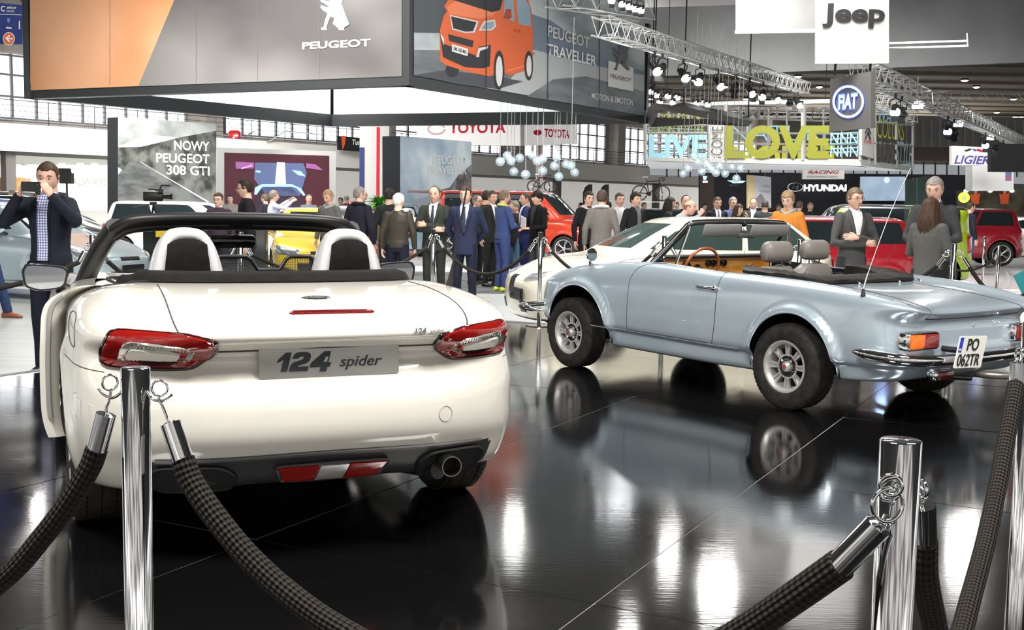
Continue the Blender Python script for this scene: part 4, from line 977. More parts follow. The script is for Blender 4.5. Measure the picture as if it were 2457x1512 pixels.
    rs = [ringm(lambda p, i: p*np.array([1.04, 1, 1])+np.array([0, -.035*wy(p), .004])), ringm(lambda p, i: p*np.array([1.045, 1, 1])+np.array([0, -.03*wy(p), .026+wob[i]])),
          ringm(lambda p, i: p*np.array([.99, 1, 1])+np.array([0, .03, .040+wob[(i*3) % 60]])), ringm(lambda p, i: p*np.array([.93, 1, 1])+np.array([0, .03+.10*wy(p), .052+wob[(i*7) % 60]])),
          ringm(lambda p, i: p*np.array([.86, 1, 1])+np.array([0, .05+.17*wy(p), .035])), ringm(lambda p, i: p*np.array([.82, 1, 1])+np.array([0, .06+.20*wy(p), -.10]))]
    q.loft(rs, TP, False, False, False); q.obj('folded_soft_top', B, TP)
    q = MB()
    for x in (-.2, .25, .5): 
        p = proj(bv, (x, -.10, 1.5), (0, 0, -1), .01); q.tube([p, p+np.array([.03, .05, .01])], .006, 6, CHROME); q.sphere(tuple(p), .009, 6, CHROME)
    q.obj('cover_fastener', B)
    return B, sh
def _inv(car, px, py, y):
    X0, Y0, a = car; s, c = math.sin(a), math.cos(a)
    d = CF+CR*(px-1228.5)/F_PX-CU*(py-756)/F_PX; L = lambda v: np.array([v[0]*c-v[1]*s, v[0]*s+v[1]*c, v[2]])
    o = L(np.array([-X0, -Y0, CAMH])); r = L(d); t = (y-o[1])/r[1]; return o+r*t
_cb = (2.4614, 7.9609, math.radians(-36.30))
PLATE_B = [_inv(_cb, 2303, 807, -1.03), _inv(_cb, 2371, 804, -1.03), _inv(_cb, 2351, 881, -1.02), _inv(_cb, 2286, 884, -1.02)]
CAR_B, SHELL_B = classic_roadster()
# ------------------------------------------------------------ closed cars of the neighbouring stands
def patch(sh, u0, u1, v0, v1, side, off, mat, name, parent, n=8, m=4, mb=None, skew=0., bulge=0.):
    n *= 2; m *= 2
    own = mb is None; q = MB() if own else mb
    rows = []
    for j in range(m+1):
        v = v0+(v1-v0)*j/m; row = []
        for i in range(n+1):
            f = i/n; u = u0+(u1-u0)*f; vv = v+skew*f
            uu, ss = (u, side) if u >= 0 else (-u, -side)
            p = sh.line([(uu, vv, ss)])[0]; a = sh.line([(uu+.05, vv, ss)])[0]; b = sh.line([(uu, vv+.05, ss)])[0]
            nrm = np.cross(a-p, b-p); l = np.linalg.norm(nrm); nrm = nrm/l if l > 1e-9 else np.array([0, 0, 1.])
            c = np.array([0, 1.2, .6]);
            if np.dot(nrm, p-c) < 0: nrm = -nrm
            edge = min(i, n-i, j, m-j) == 0
            row.append(p+nrm*(.002 if edge else .003+ off+bulge*math.sin(PI*f)*math.sin(PI*j/m)))
        rows.append(row)
    q.loft(rows, mat, False, False, False)
    return q.obj(name, parent, mat) if own else None
def closed_car(name, label, xy, bearing, col, L=4.1, W=1.74, H=1.46, WB=2.54, ro=.74, belt=.92, cowl=None, roof_f=None, roof_r=None, hoodz=.80, nosez=.66,
               R=.31, metal=.2, z0=FLOOR, spokes=7, roofcol=None, rear_in=.10, cat='car', glass=None, style='twin', lampf=True, grille=True, plate=True, greenw=.78, tail=(1., 2.9, 5.6, 8.0), head=(14.0, 15.4, 4.6, 5.9), hoodcrown=.05, fo=None):
    fo = L-WB-ro; w = W/2; nose = WB+fo; cowl = cowl or nose-1.15; roof_f = roof_f or cowl-.75; roof_r = roof_r if roof_r is not None else -ro+.25
    PT = paint('car_paint_%s' % name+'_%d' % len(_M), col, metal)
    C = thing(name, label, cat, (xy[0], xy[1], z0), -math.radians(bearing))
    X = np.array([0, .28, .56, .80, .95, 1, 1, 1, 1, 1, 1, 1, 1, .98, .90, .62, .31, 0]); 
    T = np.array([0, .003, .012, .05, .115, .17, None if 0 else .19, .27, .36, .46, .56, .66, .80, .87, .935, .982, .996, 1.])
    yb = -ro+(nose+ro)*T; yb[6] = 0; yb[12] = WB; yb[5] = -.22; yb[4] = -ro*.55-.05; yb[3] = -ro*.85; yb[7] = .42; yb[11] = WB-.42; yb[13] = WB+fo*.42; yb[14] = WB+fo*.75; yb[15] = WB+fo*.94
    K = [0, 3, 6, 10, 13, 15, 17]
    def ring(xs, yr, yf, zr, zs, zf, zc=None):
        y = yb.copy(); t = (yb+ro)/(nose+ro); y = yr+(yf-yr)*t
        z = np.interp(np.arange(18), K, [zr, zr, zs, zs, (zs+zf)/2 if zc is None else zc, zf, zf]); return np.stack([X*w*xs, y, z], 1)
    n = nose; b = belt
    rows = [ring(.70, -ro+.35, n-.35, .24, .22, .22), ring(.95, -ro+.08, n-.10, .23, .19, .18), ring(.985, -ro+.02, n-.03, .30, .25, .26),
            ring(.995, -ro-.01, n, .42, .36, .40), ring(1.0, -ro-.01, n, .55, .52, .52), ring(1.0, -ro+.01, n-.02, .68, .68, nosez-.04),
            ring(.99, -ro+.03, n-.06, .80, .80, nosez), ring(.965, -ro+.05, n-.25, b-.02, b-.04, nosez+.09, b-.06),
            ring(.92, -ro+.06, (n+cowl)/2, b+.02, b, hoodz+hoodcrown, b), ring(.885, -ro+.07, cowl, b+.04, b+.025, b+.03),
            ring(.87, -ro+.08, cowl-.03, b+.06, b+.04, b+.06),
            ring(greenw*.93, -ro+.08+(roof_r+ro-.08)*.55, cowl-.03+(roof_f-cowl)*.55, b+(H-b)*.55, b+(H-b)*.55, b+(H-b)*.58),
            ring(greenw*.82, roof_r-.04, roof_f+.05, H-.10, H-.085, H-.09), ring(greenw*.74, roof_r+.04, roof_f-.10, H-.025, H-.025, H-.03),
            ring(greenw*.4, roof_r+.25, roof_f-.3, H, H, H), ring(0, roof_r+.5, roof_f-.6, H+.004, H+.004, H+.004)]
    def post(G):
        for yc in (0, WB):
            r = np.hypot(G[..., 1]-yc, G[..., 2]-R); G[..., 0] += np.sign(G[..., 0])*(np.abs(G[..., 0]) > w*.7)*.016*np.exp(-((r-R-.07)/.05)**2)
        return G
    sh = Shell(rows, 7, 5, post)
    sh.arch(0, R, R+.05, w*.55); sh.arch(WB, R, R+.05, w*.55)
    GL = glass or DGLASS; RC = paint('roof_paint_'+name, roofcol, metal) if roofcol else PT
    gv = lambda v: 10.1 < v < 12.25
    regs = [('windscreen', lambda u, v, s: gv(v) and u > 14.35, GL), ('rear_window', lambda u, v, s: gv(v) and v > 10.3 and u < 2.55, GL),
            ('side_window', lambda u, v, s: gv(v) and 9.0 < u < 13.2-(v-10)*.2 and s < 0, GL), ('side_window', lambda u, v, s: gv(v) and 9.0 < u < 13.2-(v-10)*.2, GL),
            ('side_window', lambda u, v, s: gv(v) and 4.6 < u < 8.75 and s < 0, GL), ('side_window', lambda u, v, s: gv(v) and 4.6 < u < 8.75, GL),
            ('roof', lambda u, v, s: v > 12.25, RC), ('lower_trim', lambda u, v, s: v < 1.6, BLACKP), ('body', lambda u, v, s: True, PT)]
    sh.build(regs, C, None)
    GAP = M('panel_gap', (.05, .045, .04), .6)
    for s in (-1, 1):
        q = MB()
        for u in (8.9, 12.2, 5.7): q.tube(sh.line([(u+(0 if u != 5.7 else .5*max(0, 7-v)/5), v, s) for v in np.linspace(2.2 if u != 5.7 else 4.5, 10.2, 16)]), .004, 4, GAP)
        q.tube(sh.line([(u, 2.2, s) for u in np.linspace(7, 12.2, 16)]), .004, 4, GAP); q.obj('door_gap', C, GAP)
        q = MB()
        for u in (6.6, 9.5): a, c_ = sh.line([(u, 8.0, s), (u+.35, 8.0, s)]); q.tube([a+np.array([s*.02, 0, 0]), c_+np.array([s*.02, 0, 0])], .012, 6, PT)
        q.obj('door_handle', C, PT)
        a = sh.line([(12.6, 9.6, s)])[0]; q = MB(); q.sphere((a[0]+s*.13, a[1]-.03, a[2]+.07), .10, 8, PT, (1, .5, .62)); q.tube([a, (a[0]+s*.10, a[1]-.02, a[2]+.03)], .02, 6, BLACKP); q.obj('wing_mirror', C, PT)
        if lampf: patch(sh, head[0], head[1], head[2], head[3], s, .008, M('headlamp_glass', (.55, .58, .62), .08, .7, 1), 'headlamp', C, 10, 5, bulge=.012, skew=-.25)
        patch(sh, tail[0], tail[1]+.6, tail[2], tail[3], s, .008, M('tail_red', (.40, .015, .012), .12, coat=1), 'tail_lamp', C, 8, 4, bulge=.01)
        for yc in (0, WB): wheel(C, 'wheel', (s*(w-.115), yc, R), R, .21, R*.70, s, style, spokes)
    if grille:
        patch(sh, 16.15, 17.85 if 0 else 17, 4.7, 5.6, 1, .006, BLACKP, 'grille', C, 5, 3); patch(sh, 16.15, 17, 4.7, 5.6, -1, .006, BLACKP, 'grille', C, 5, 3)
        for s in (-1, 1): patch(sh, 15.3, 17, 2.2, 3.3, s, .006, BLACKP, 'air_intake', C, 6, 3)
    if plate:
        q = MB(); q.box((0, nose+.015, .47), (.52, .012, .11), M('plate_pale', (.72, .72, .70), .4)); q.obj('license_plate', C, smooth=False)
        q = MB(); q.box((0, -ro-.02, .66), (.52, .012, .11), M('plate_pale', (0, 0, 0))); q.obj('license_plate', C, smooth=False)
    q = MB()
    for yc in (0, WB): well(q, yc, R, R+.06, w*.6, w-.03)
    q.box((0, WB/2, .28), (W*.8, WB+.5, .12), DARKIN); q.obj('underbody', C, DARKIN, smooth=False)
    return C, sh
def at_px(px, Y, z=FLOOR): p = ad(px, 500, Y); return (p[0], Y)
# cream hatch behind the classic roadster
MITO, SHM = closed_car('hatchback', 'cream white small hatchback parked behind the chrome post and the classic roadster', (3.22, 14.45), -105, (.72, .68, .55), L=4.06, W=1.72, H=1.42, WB=2.51, ro=.70,
    belt=.93, cowl=2.34, roof_f=1.55, roof_r=-.10, hoodz=.86, nosez=.70, R=.30, metal=0, greenw=.82, head=(14.45, 15.55, 5.4, 6.7), glass=M('green_glass', (.03, .05, .045), .05, coat=.4), grille=False, plate=False)
q = MB(); q.box((-.28, 3.36, .50), (.50, .02, .14), BLACKP); q.box((-.28, 3.375, .50), (.46, .012, .10), M('plate_pale', (0, 0, 0))); pm = q.obj('license_plate', MITO, smooth=False)
text('plate_letters', 'MITO', .085, M('plate_black', (0, 0, 0)), pm, M4=frame4((-.07, 3.383, .467), (-1, 0, 0), (0, 0, 1)), off=.0006)
patch(SHM, 16.65, 17, 3.8, 6.0, 1, .006, BLACKP, 'grille', MITO, 4, 4); patch(SHM, 16.65, 17, 3.8, 6.0, -1, .006, BLACKP, 'grille', MITO, 4, 4)
patch(SHM, 15.2, 15.8, 2.2, 3.2, -1, .006, BLACKP, 'air_intake', MITO, 5, 3); patch(SHM, 15.2, 15.8, 2.2, 3.2, 1, .006, BLACKP, 'air_intake', MITO, 5, 3)
# red van
VAN, SHV = closed_car('van', 'large orange red passenger van on the white platform behind the standing men', (-1.30, 32.9), 113, (.52, .045, .018), L=4.95, W=1.92, H=1.90, WB=3.28, ro=.80, belt=1.08,
    cowl=3.35, roof_f=2.55, roof_r=-.68, hoodz=1.10, nosez=.86, R=.345, z0=FLOOR+.05, cat='van', greenw=.92, head=(13.7, 15.0, 5.4, 7.0), metal=.3, tail=(2.4, 3.6, 6, 9.5), spokes=5)
q = MB(); q.loft([[(x, -.62, 1.90), (x, -1.55, 1.86), (x, -1.62, 1.80)] for x in (-.75, 0, .75)], _M['car_paint_van_%d' % 0] if 'car_paint_van_%d' % 0 in _M else VAN.children[-1].data.materials[0], False, False, False)
q.obj('raised_tailgate', VAN, M('car_red_plain', (.52, .045, .018), .3))
specs = [
 ('hatchback', 'blue grey hatchback seen from behind beside the man with crossed arms', at_px(952, 32.3), -18, (.17, .26, .32), dict(L=4.16, H=1.55, belt=1.0, metal=.5, tail=(1.6, 2.9, 7.2, 8.8))),
 ('hatchback', 'dark red hatchback half hidden behind the man in the dark coat', at_px(880, 27.5), -32, (.38, .02, .03), dict(L=4.25, H=1.46, metal=.4)),
 ('hatchback', 'bright yellow hatchback seen through the windscreen of the white roadster', (-4.29, 23.84), 165, (.85, .60, .02), dict(L=4.2, H=1.42, metal=0, head=(13.3, 15.4, 4.6, 6.3))),
 ('estate_car', 'long white car whose roof shows left of the woman with glasses', at_px(330, 28.5), 98, (.78, .80, .82), dict(L=4.6, H=1.50, WB=2.7)),
 ('hatchback', 'white hatchback below the big dark screen', at_px(600, 43), 80, (.75, .76, .78), dict(L=4.1, H=1.5)),
 ('hatchback', 'small orange car beside the potted palm', at_px(855, 47), 80, (.75, .10, .02), dict(L=3.9, H=1.62)),
 ('hatchback', 'pale silver blue car at the left behind the photographing man', at_px(-130, 18.6), 108, (.50, .62, .68), dict(L=4.3, H=1.44, metal=.5, head=(13.5, 15.2, 4.7, 6.4), WB=2.62)),
 ('hatchback', 'deep blue car at the left edge behind the silver blue one', at_px(-120, 27), 96, (.03, .10, .30), dict(L=4.2, H=1.50)),
 ('off_roader', 'grey tall car far left under the wooden display', at_px(-40, 36), 92, (.30, .31, .33), dict(L=4.5, H=1.72, WB=2.7, R=.35, belt=1.05)),
 ('off_roader', 'black car left of the dark signboard edge', at_px(-60, 30.5), 92, (.01, .01, .012), dict(L=4.3, H=1.58, belt=1.0)),
 ('off_roader', 'bright green boxy off-roader behind the man with crossed arms and glasses', at_px(2235, 22.8), -84, (.30, .42, .01), dict(L=4.24, W=1.80, H=1.67, WB=2.57, R=.345, belt=1.08, greenw=.93, roofcol=(.01, .01, .01), cowl=2.35, roof_f=1.95, roof_r=-.6, hoodz=1.05, nosez=.9, metal=0)),
 ('hatchback', 'dark red low hatchback behind the cream one and the man in orange', at_px(2085, 18.3), -92, (.36, .01, .02), dict(L=4.35, W=1.8, H=1.44, WB=2.63, tail=(2.6, 3.8, 6.2, 8.2))),
 ('off_roader', 'dark red off-roader on the pale platform at the right', at_px(2385, 33.2), -84, (.32, .008, .02), dict(L=4.45, W=1.85, H=1.62, WB=2.64, R=.35, belt=1.02, greenw=.86, z0=FLOOR+.05, spokes=5)),
 ('estate_car', 'white car at the right edge beyond the dark red off-roader', at_px(2560, 41), -60, (.75, .77, .80), dict(L=4.5, H=1.45)),
 ('hatchback', 'far red car left of the man in orange jacket', at_px(1870, 47), -70, (.50, .02, .02), dict(L=4.1, H=1.45)),
 ('off_roader', 'black car below the roof mounted bicycle', at_px(1560, 42), 88, (.012, .014, .02), dict(L=4.5, H=1.52)),
 ('hatchback', 'far silver car on the right below the blue screen', at_px(2120, 50), -75, (.5, .52, .55), dict(L=4.2, H=1.48)),
 ('hatchback', 'far small blue car between visitors in the middle of the hall', at_px(1715, 50), 60, (.12, .25, .5), dict(L=4.0, H=1.40)),
]
for nm, lab, xy, br, col, kw in specs: closed_car(nm, lab, xy, br, col, **kw)
# ------------------------------------------------------------ posts and ropes
ROPE = M('braided_rope', (.040, .035, .030), .75, spec=.2)
def rope_mat():
    m = ROPE; t = m.node_tree; b = t.nodes['Principled BSDF']
    uvn = t.nodes.new('ShaderNodeUVMap'); mp = t.nodes.new('ShaderNodeMapping'); mp.inputs['Rotation'].default_value = (0, 0, .0)
    sep = t.nodes.new('ShaderNodeSeparateXYZ'); t.links.new(uvn.outputs[0], sep.inputs[0])
    def mth(op, a, b_=None):
        n = t.nodes.new('ShaderNodeMath'); n.operation = op
        for i, v in enumerate((a, b_)):
            if v is None: continue
            if isinstance(v, (int, float)): n.inputs[i].default_value = v
            else: t.links.new(v, n.inputs[i])
        return n.outputs[0]
    a = mth('MULTIPLY', sep.outputs[0], 2*PI*8); c = mth('MULTIPLY', sep.outputs[1], 2*PI)
    s1 = mth('SINE', mth('ADD', a, c)); s2 = mth('SINE', mth('SUBTRACT', a, c)); h = mth('MULTIPLY', s1, s2)
    bp = t.nodes.new('ShaderNodeBump'); bp.inputs['Strength'].default_value = 1; bp.inputs['Distance'].default_value = .004
    t.links.new(h, bp.inputs['Height']); t.links.new(bp.outputs[0], b.inputs['Normal'])
    r = t.nodes.new('ShaderNodeValToRGB'); r.color_ramp.elements[0].position = .1; r.color_ramp.elements[0].color = (.012, .010, .009, 1); r.color_ramp.elements[1].position = .75; r.color_ramp.elements[1].color = (.045, .038, .032, 1)
    t.links.new(mth('MULTIPLY', mth('ADD', h, 1.), .5), r.inputs[0]); t.links.new(r.outputs[0], b.inputs['Base Color'])
rope_mat()
def rope(path, label, r=.0215, n=16, group=None, pitch=.011):
    P = smoothpts(path, 10); o = np.array(P[0]); q = MB(); q.tube([p-o for p in P], r, n, ROPE)
    ob = q.obj('barrier_rope', None, ROPE, loc=tuple(o)); me = ob.data; uvl = me.uv_layers.new(name='UVMap'); cum = [0]
    for i in range(1, len(P)): cum.append(cum[-1]+np.linalg.norm(P[i]-P[i-1]))
    for poly in me.polygons:
        ks = [me.loops[l].vertex_index for l in poly.loop_indices]; wrap = any(k_ % n == n-1 for k_ in ks) and any(k_ % n == 0 for k_ in ks)
        for l in poly.loop_indices:
            vi = me.loops[l].vertex_index; a = (vi % n)/n
            if wrap and vi % n == 0: a = 1.
            uvl.data[l].uv = (a, cum[min(vi//n, len(P)-1)]/pitch/2)
    return tag(ob, label, 'rope', group)
def sleeve_part(parent, o, a, b, r=.0175):
    q = MB(); a = np.array(a)-o; b = np.array(b)-o; d = (b-a)/np.linalg.norm(b-a)
    q.tube([a, a+d*.003, a+d*.003, b], [r*.55, r*.98, r, r], 20, CHROME); q.obj('rope_sleeve', parent, CHROME)
def wire(parent, o, pts, r, name='hook', closed=False):
    q = MB(); q.tube([np.array(p)-o for p in (smoothpts(pts, 5) if not closed else pts)], r, 8, CHROME, closed=closed); q.obj(name, parent, CHROME)
def circ(c, r, ax1, ax2, n=20): return [np.array(c)+r*(math.cos(t)*np.array(ax1)+math.sin(t)*np.array(ax2)) for t in np.linspace(0, 2*PI, n, endpoint=False)]
def post(x, y, label, z0=0., h=1.035, base=True, group='chrome barrier posts around the stage', r=.025):
    t = thing('barrier_post', label, 'barrier post', (x, y, z0), 0, group)
    q = MB(); q.lathe([(.0, 0.012), (r, .012), (r, h-.002), (r-.002, h), (0, h)], 32, CHROME, cap=False); q.obj('pole', t, CHROME)
    q = MB(); q.lathe([(.0, .016), (.05, .016), (.15, .008), (.155, 0), (0, 0)], 40, CHROME, cap=False); q.obj('base_plate', t, CHROME)
    return t
S1 = ad(325, 880, 1.965)[:2]; S2 = ad(2161, 1066, 1.375)[:2]; S5 = np.array([1.372, 3.0])
def vplane(a, b):
    d = np.array([b[0]-a[0], b[1]-a[1]]); n = np.array([-d[1], d[0], 0.]); return np.array([a[0], a[1], 0.]), n/np.linalg.norm(n)
def path_px(pl, pix): return [on_plane(x, y, pl[0], pl[1]) for x, y in pix]
p1 = post(*S1, 'shiny chrome post in front of the white roadster\'s left tail lamp', h=1.022)
p2 = post(*S2, 'large chrome post at lower right, nearest to the viewer', h=1.036)
p5 = post(*S5, 'chrome post cut off by the right edge of the photo', h=1.03)
z3 = lambda p: np.array([p[0], p[1], 0.])
pl12 = vplane(S1, S2); pl10 = vplane(S1, S1+np.array([-1, .10])); pl25 = vplane(S2, S5)
# left clip of the first post
def clip(parent, base, pl, hookpx, ringpx, ringr, swpx, slA, slB, rpx=.0022):
    o = z3(base); H_ = path_px(pl, hookpx); R_ = path_px(pl, [ringpx])[0]; a = path_px(pl, [slA, slB]); s = path_px(pl, swpx)
    ax = np.array([pl[1][1], -pl[1][0], 0]); wire(parent, o, H_, rpx*1.15, 'hook')
    wire(parent, o, circ(R_, ringr, ax*.75+pl[1]*.6, (0, 0, 1)), rpx, 'ring', True); wire(parent, o, s, rpx*1.2, 'swivel'); sleeve_part(parent, o, a[0], a[1])
    return a[1]
e = clip(p1, S1, pl10, [(300, 925), (287, 945), (268, 955), (248, 946), (236, 932)], (264, 918), .0135, [(266, 935), (262, 960), (256, 975), (254, 990)], (256, 990), (229, 1090))
rope(path_px(pl10, [(232, 1078), (214, 1125), (165, 1205), (105, 1285), (20, 1380), (-120, 1480), (-330, 1560), (-700, 1590)]), 'dark braided rope running left from the front post', .0195)
e = clip(p1, S1, pl12, [(336, 928), (350, 936), (366, 958), (390, 962), (412, 948)], (383, 932), .0135, [(380, 955), (390, 975), (400, 1000), (405, 1010)], (408, 1012), (443, 1115))
rope(path_px(pl12, [(438, 1104), (462, 1160), (520, 1245), (600, 1340), (700, 1430), (820, 1512), (1000, 1600), (1250, 1660), (1500, 1640), (1700, 1560), (1800, 1505)])+path_px((pl12[0]*.5+(pl12[0]+pl12[1]*(-.036 if np.dot(pl12[1], pl12[0]) > 0 else .036))*.5, pl12[1]), [(1900, 1438)])+path_px((pl12[0]+pl12[1]*(-.036 if np.dot(pl12[1], pl12[0]) > 0 else .036), pl12[1]), [(2018, 1355)]), 'thick dark braided rope sagging between the two front posts', .0205)
pl12b = (pl12[0]+pl12[1]*(-.036 if np.dot(pl12[1], pl12[0]) > 0 else .036), pl12[1])
e = clip(p2, S2, pl12b, [(2150, 1145), (2128, 1150), (2112, 1170), (2118, 1195), (2140, 1200)], (2130, 1212), .0205, [(2126, 1235), (2118, 1250)], (2112, 1256), (2006, 1366), .0028)
wire(p2, z3(S2), circ(path_px(pl12b, [(2138, 1165)])[0], .0125, (.9, -.4, 0), (0, 0, 1)), .003, 'ring', True)
e = clip(p2, S2, pl25, [(2185, 1140), (2200, 1150), (2212, 1170)], (2213, 1175), .012, [(2214, 1190), (2214, 1205)], (2214, 1205), (2217, 1312), .0025)
rope(path_px(pl25, [(2216, 1300), (2218, 1380), (2236, 1470), (2258, 1560), (2290, 1570), (2328, 1440), (2372, 1270), (2408, 1090), (2437, 925)]), 'dark braided rope hanging between the two right posts', .0195)
e = clip(p5, S5, pl25, [(2470, 830), (2455, 838), (2446, 850)], (2446, 852), .016, [(2444, 860), (2442, 868)], (2442, 868), (2438, 932), .0028)
# posts along the far edges of the stage
def v_at(px, v=11.3):
    k = (px-1228.5)/F_PX; a = E1*0; A_ = np.array([v*E2[0], v*E2[1]]); t = (k*A_[1]-A_[0])/(E1[0]-k*E1[1]); return A_+E1*t
def u_at(px, u=-7.03):
    k = (px-1228.5)/F_PX; A_ = E1*u; t = (k*A_[1]-A_[0])/(E2[0]-k*E2[1]); return A_+E2*t
FP = [(u_at(221), 'chrome post at the left edge of the stage beside the photographing man'), (u_at(575), 'chrome post seen through the windscreen of the white roadster'), (v_at(1037), 'chrome post in front of the man in dark green suit'),
      (v_at(1294), 'chrome post at the front wheel of the classic roadster'), (v_at(1590), 'chrome post seen through the classic roadster\'s windscreen'), (v_at(1915), 'chrome post between the two grey headrests'), (v_at(2285), 'chrome post beside the woman in grey blazer')]
def farclip(t, base, toward, hz=.955):
    d = np.array([toward[0]-base[0], toward[1]-base[1]]); d /= np.linalg.norm(d); d3 = np.array([d[0], d[1], 0]); o = np.array([0, 0, 0.])
    wire(t, o, [d3*.02+(0, 0, hz+.01), d3*.05+(0, 0, hz+.015), d3*.075+(0, 0, hz-.01)], .006); wire(t, o, circ(d3*.065+np.array([0, 0, hz-.02]), .022, d3, (0, 0, 1), 12), .005, 'ring', True)
    a = d3*.085+np.array([0, 0, hz-.05]); b = d3*.14+np.array([0, 0, hz-.13]); q = MB(); q.tube([a, b], .019, 12, CHROME); q.obj('rope_sleeve', t, CHROME); return np.array([base[0], base[1], t.location[2]])+b
def hang(a, b, sag, label, group='far barrier ropes'):
    pts = []
    for i in range(9):
        f = i/8; p = a*(1-f)+b*f; p = p-np.array([0, 0, sag*4*f*(1-f)]); pts.append(p)
    rope(pts, label, .019, 8, group)
ts = [post(p[0], p[1], lab) for p, lab in FP]
rl = ['rope behind the door mirror of the white roadster', 'rope left of the man in dark green suit', 'rope in front of the two suited men', 'rope between the wheel post and the cream hatchback', 'rope seen inside the classic roadster', 'rope behind the folded soft top']
for i in range(len(FP)-1):
    a = farclip(ts[i], FP[i][0], FP[i+1][0]); b = farclip(ts[i+1], FP[i+1][0], FP[i][0])
    hang(a, b, .28, 'black '+rl[i])
w0_ = u_at(221)-E2*2.6; a = farclip(ts[0], FP[0][0], w0_); hang(a, np.array([w0_[0], w0_[1], .9]), .22, 'black rope running out at the left edge behind the door mirror')
tL = post(w0_[0], w0_[1], 'chrome post just outside the left edge'); 
w1_ = v_at(2560); tR = post(w1_[0], w1_[1], 'chrome post just outside the right edge'); a = farclip(ts[-1], FP[-1][0], w1_); b = farclip(tR, w1_, FP[-1][0]); hang(a, b, .28, 'black rope behind the trunk lid of the classic roadster')
pa, pb = at_px(2403, 17.6), at_px(2367, 24.5); ta = post(pa[0], pa[1], 'thin far chrome post near the white counter', FLOOR); tb = post(pb[0], pb[1], 'thin far chrome post before the dark red off-roader wheel', FLOOR)
a = farclip(ta, pa, pb); b = farclip(tb, pb, pa); hang(a, b, .25, 'black rope before the dark red off-roader wheel')
pc = at_px(2225, 21); a = farclip(ta, pa, pc); hang(a, np.array([pc[0], pc[1], FLOOR+.9]), .3, 'black rope behind the woman in grey blazer')
# ------------------------------------------------------------ signs, screens and hanging structures
class Pl:
    """a flat sign plane through A and B (ground points), vertical; art is laid out on it and pushed outward"""
    def __init__(s, A, B):
        s.o = np.array([A[0], A[1], 0.]); d = np.array([B[0]-A[0], B[1]-A[1], 0.]); s.ux = d/np.linalg.norm(d); n = np.array([s.ux[1], -s.ux[0], 0.])
        if np.dot(n, -s.o) < 0: n = -n
        s.n = n
    def p(s, px, py, off=0.): q = on_plane(px, py, s.o+s.n*off, s.n); return q
def fillpoly(name, pts, mat, parent, base, th=None, n=None):
    q = MB(); N = len(pts); pts = [np.array(p)-base for p in pts]
    if th: q.add([p for p in pts]+[p-n*th for p in pts], [tuple(range(N)), tuple(reversed(range(N, 2*N)))]+[(i, N+i, N+(i+1) % N, (i+1) % N) for i in range(N)], mat)
    else: q.add(pts, [tuple(range(N))], mat)
    return q.obj(name, parent, mat, smooth=False)
def art(pl, name, pix, mat, parent, base, off): return fillpoly(name, [pl.p(x, y, off) for x, y in pix], mat, parent, base)
def ptext(pl, name, body, a, b, cap, mat, parent, base, off, bold=.0, shear=0., ext=.01):
    """text whose baseline runs between two photo points on the plane; cap = capital height in photo pixels"""
    A = pl.p(*a, off); B = pl.p(*b, off); C_ = pl.p(a[0], a[1]-cap, off); h = C_[2]-A[2]; ux = B-A; L = np.linalg.norm(ux); ux /= L
    o = text(name, body, 1., mat, parent, M4=Matrix.Identity(4), ext=0, off=bold, shear=shear)
    me = o.data; co = np.array([v.co for v in me.vertices]); x0, x1 = co[:, 0].min(), co[:, 0].max(); chh = .73
    up = np.array([0, 0, 1.]); new = [(A-base)+ux*((c[0]-x0)/(x1-x0)*L)+up*(c[1]/chh*h) for c in co]
    for v, c in zip(me.vertices, new): v.co = c
    me.update(); return o
def board(name, label, cat, A, B, pxl, pxr, ytl, ytr, ybl, ybr, th, facemat, sidemat, part='panel', group=None):
    """upright board: A,B plane ground points; face corners given at photo points; returns plane, thing, base"""
    pl = Pl(A, B); P = [pl.p(pxl, ytl), pl.p(pxr, ytr), pl.p(pxr, ybr), pl.p(pxl, ybl)]; base = np.array([P[3][0], P[3][1], P[3][2]])
    t = thing(name, label, cat, tuple(base), 0, group); fillpoly(part, P, sidemat, t, base, th, pl.n)
    if facemat is not sidemat: fillpoly('face', [p+pl.n*.004 for p in P], facemat, t, base)
    return pl, t, base
FRAME = M('frame_anthracite', (.030, .033, .036), .45); INNERW = M('lit_box_lining', (.9, .93, .92), .6, emit=1.05, ecol=(.90, .97, .95))  # lining emission paints in the light on the white fabric
def lion(pl, parent, base, cx, cy, h, mat, off, name='lion_emblem'):
    S_ = [(-.02, 1), (.10, .98), (.16, .90), (.13, .84), (.20, .80), (.27, .86), (.26, .95), (.31, .90), (.31, .80), (.24, .74), (.20, .60), (.23, .48), (.17, .30), (.10, .20), (.28, .08), (.30, .0), (.15, .0), (.13, .05), (-.02, .16), (.04, .30), (-.08, .34),
          (-.14, .22), (-.20, .06), (-.18, .0), (-.33, .0), (-.34, .05), (-.27, .08), (-.22, .28), (-.16, .42), (-.30, .50), (-.36, .57), (-.34, .62), (-.22, .58), (-.10, .56), (-.24, .66), (-.36, .72), (-.35, .80), (-.28, .79), (-.26, .74), (-.12, .72), (-.10, .82), (-.12, .92)]
    return art(pl, name, [(cx+x*h*.9, cy-y*h) for x, y in S_], mat, parent, base, off)
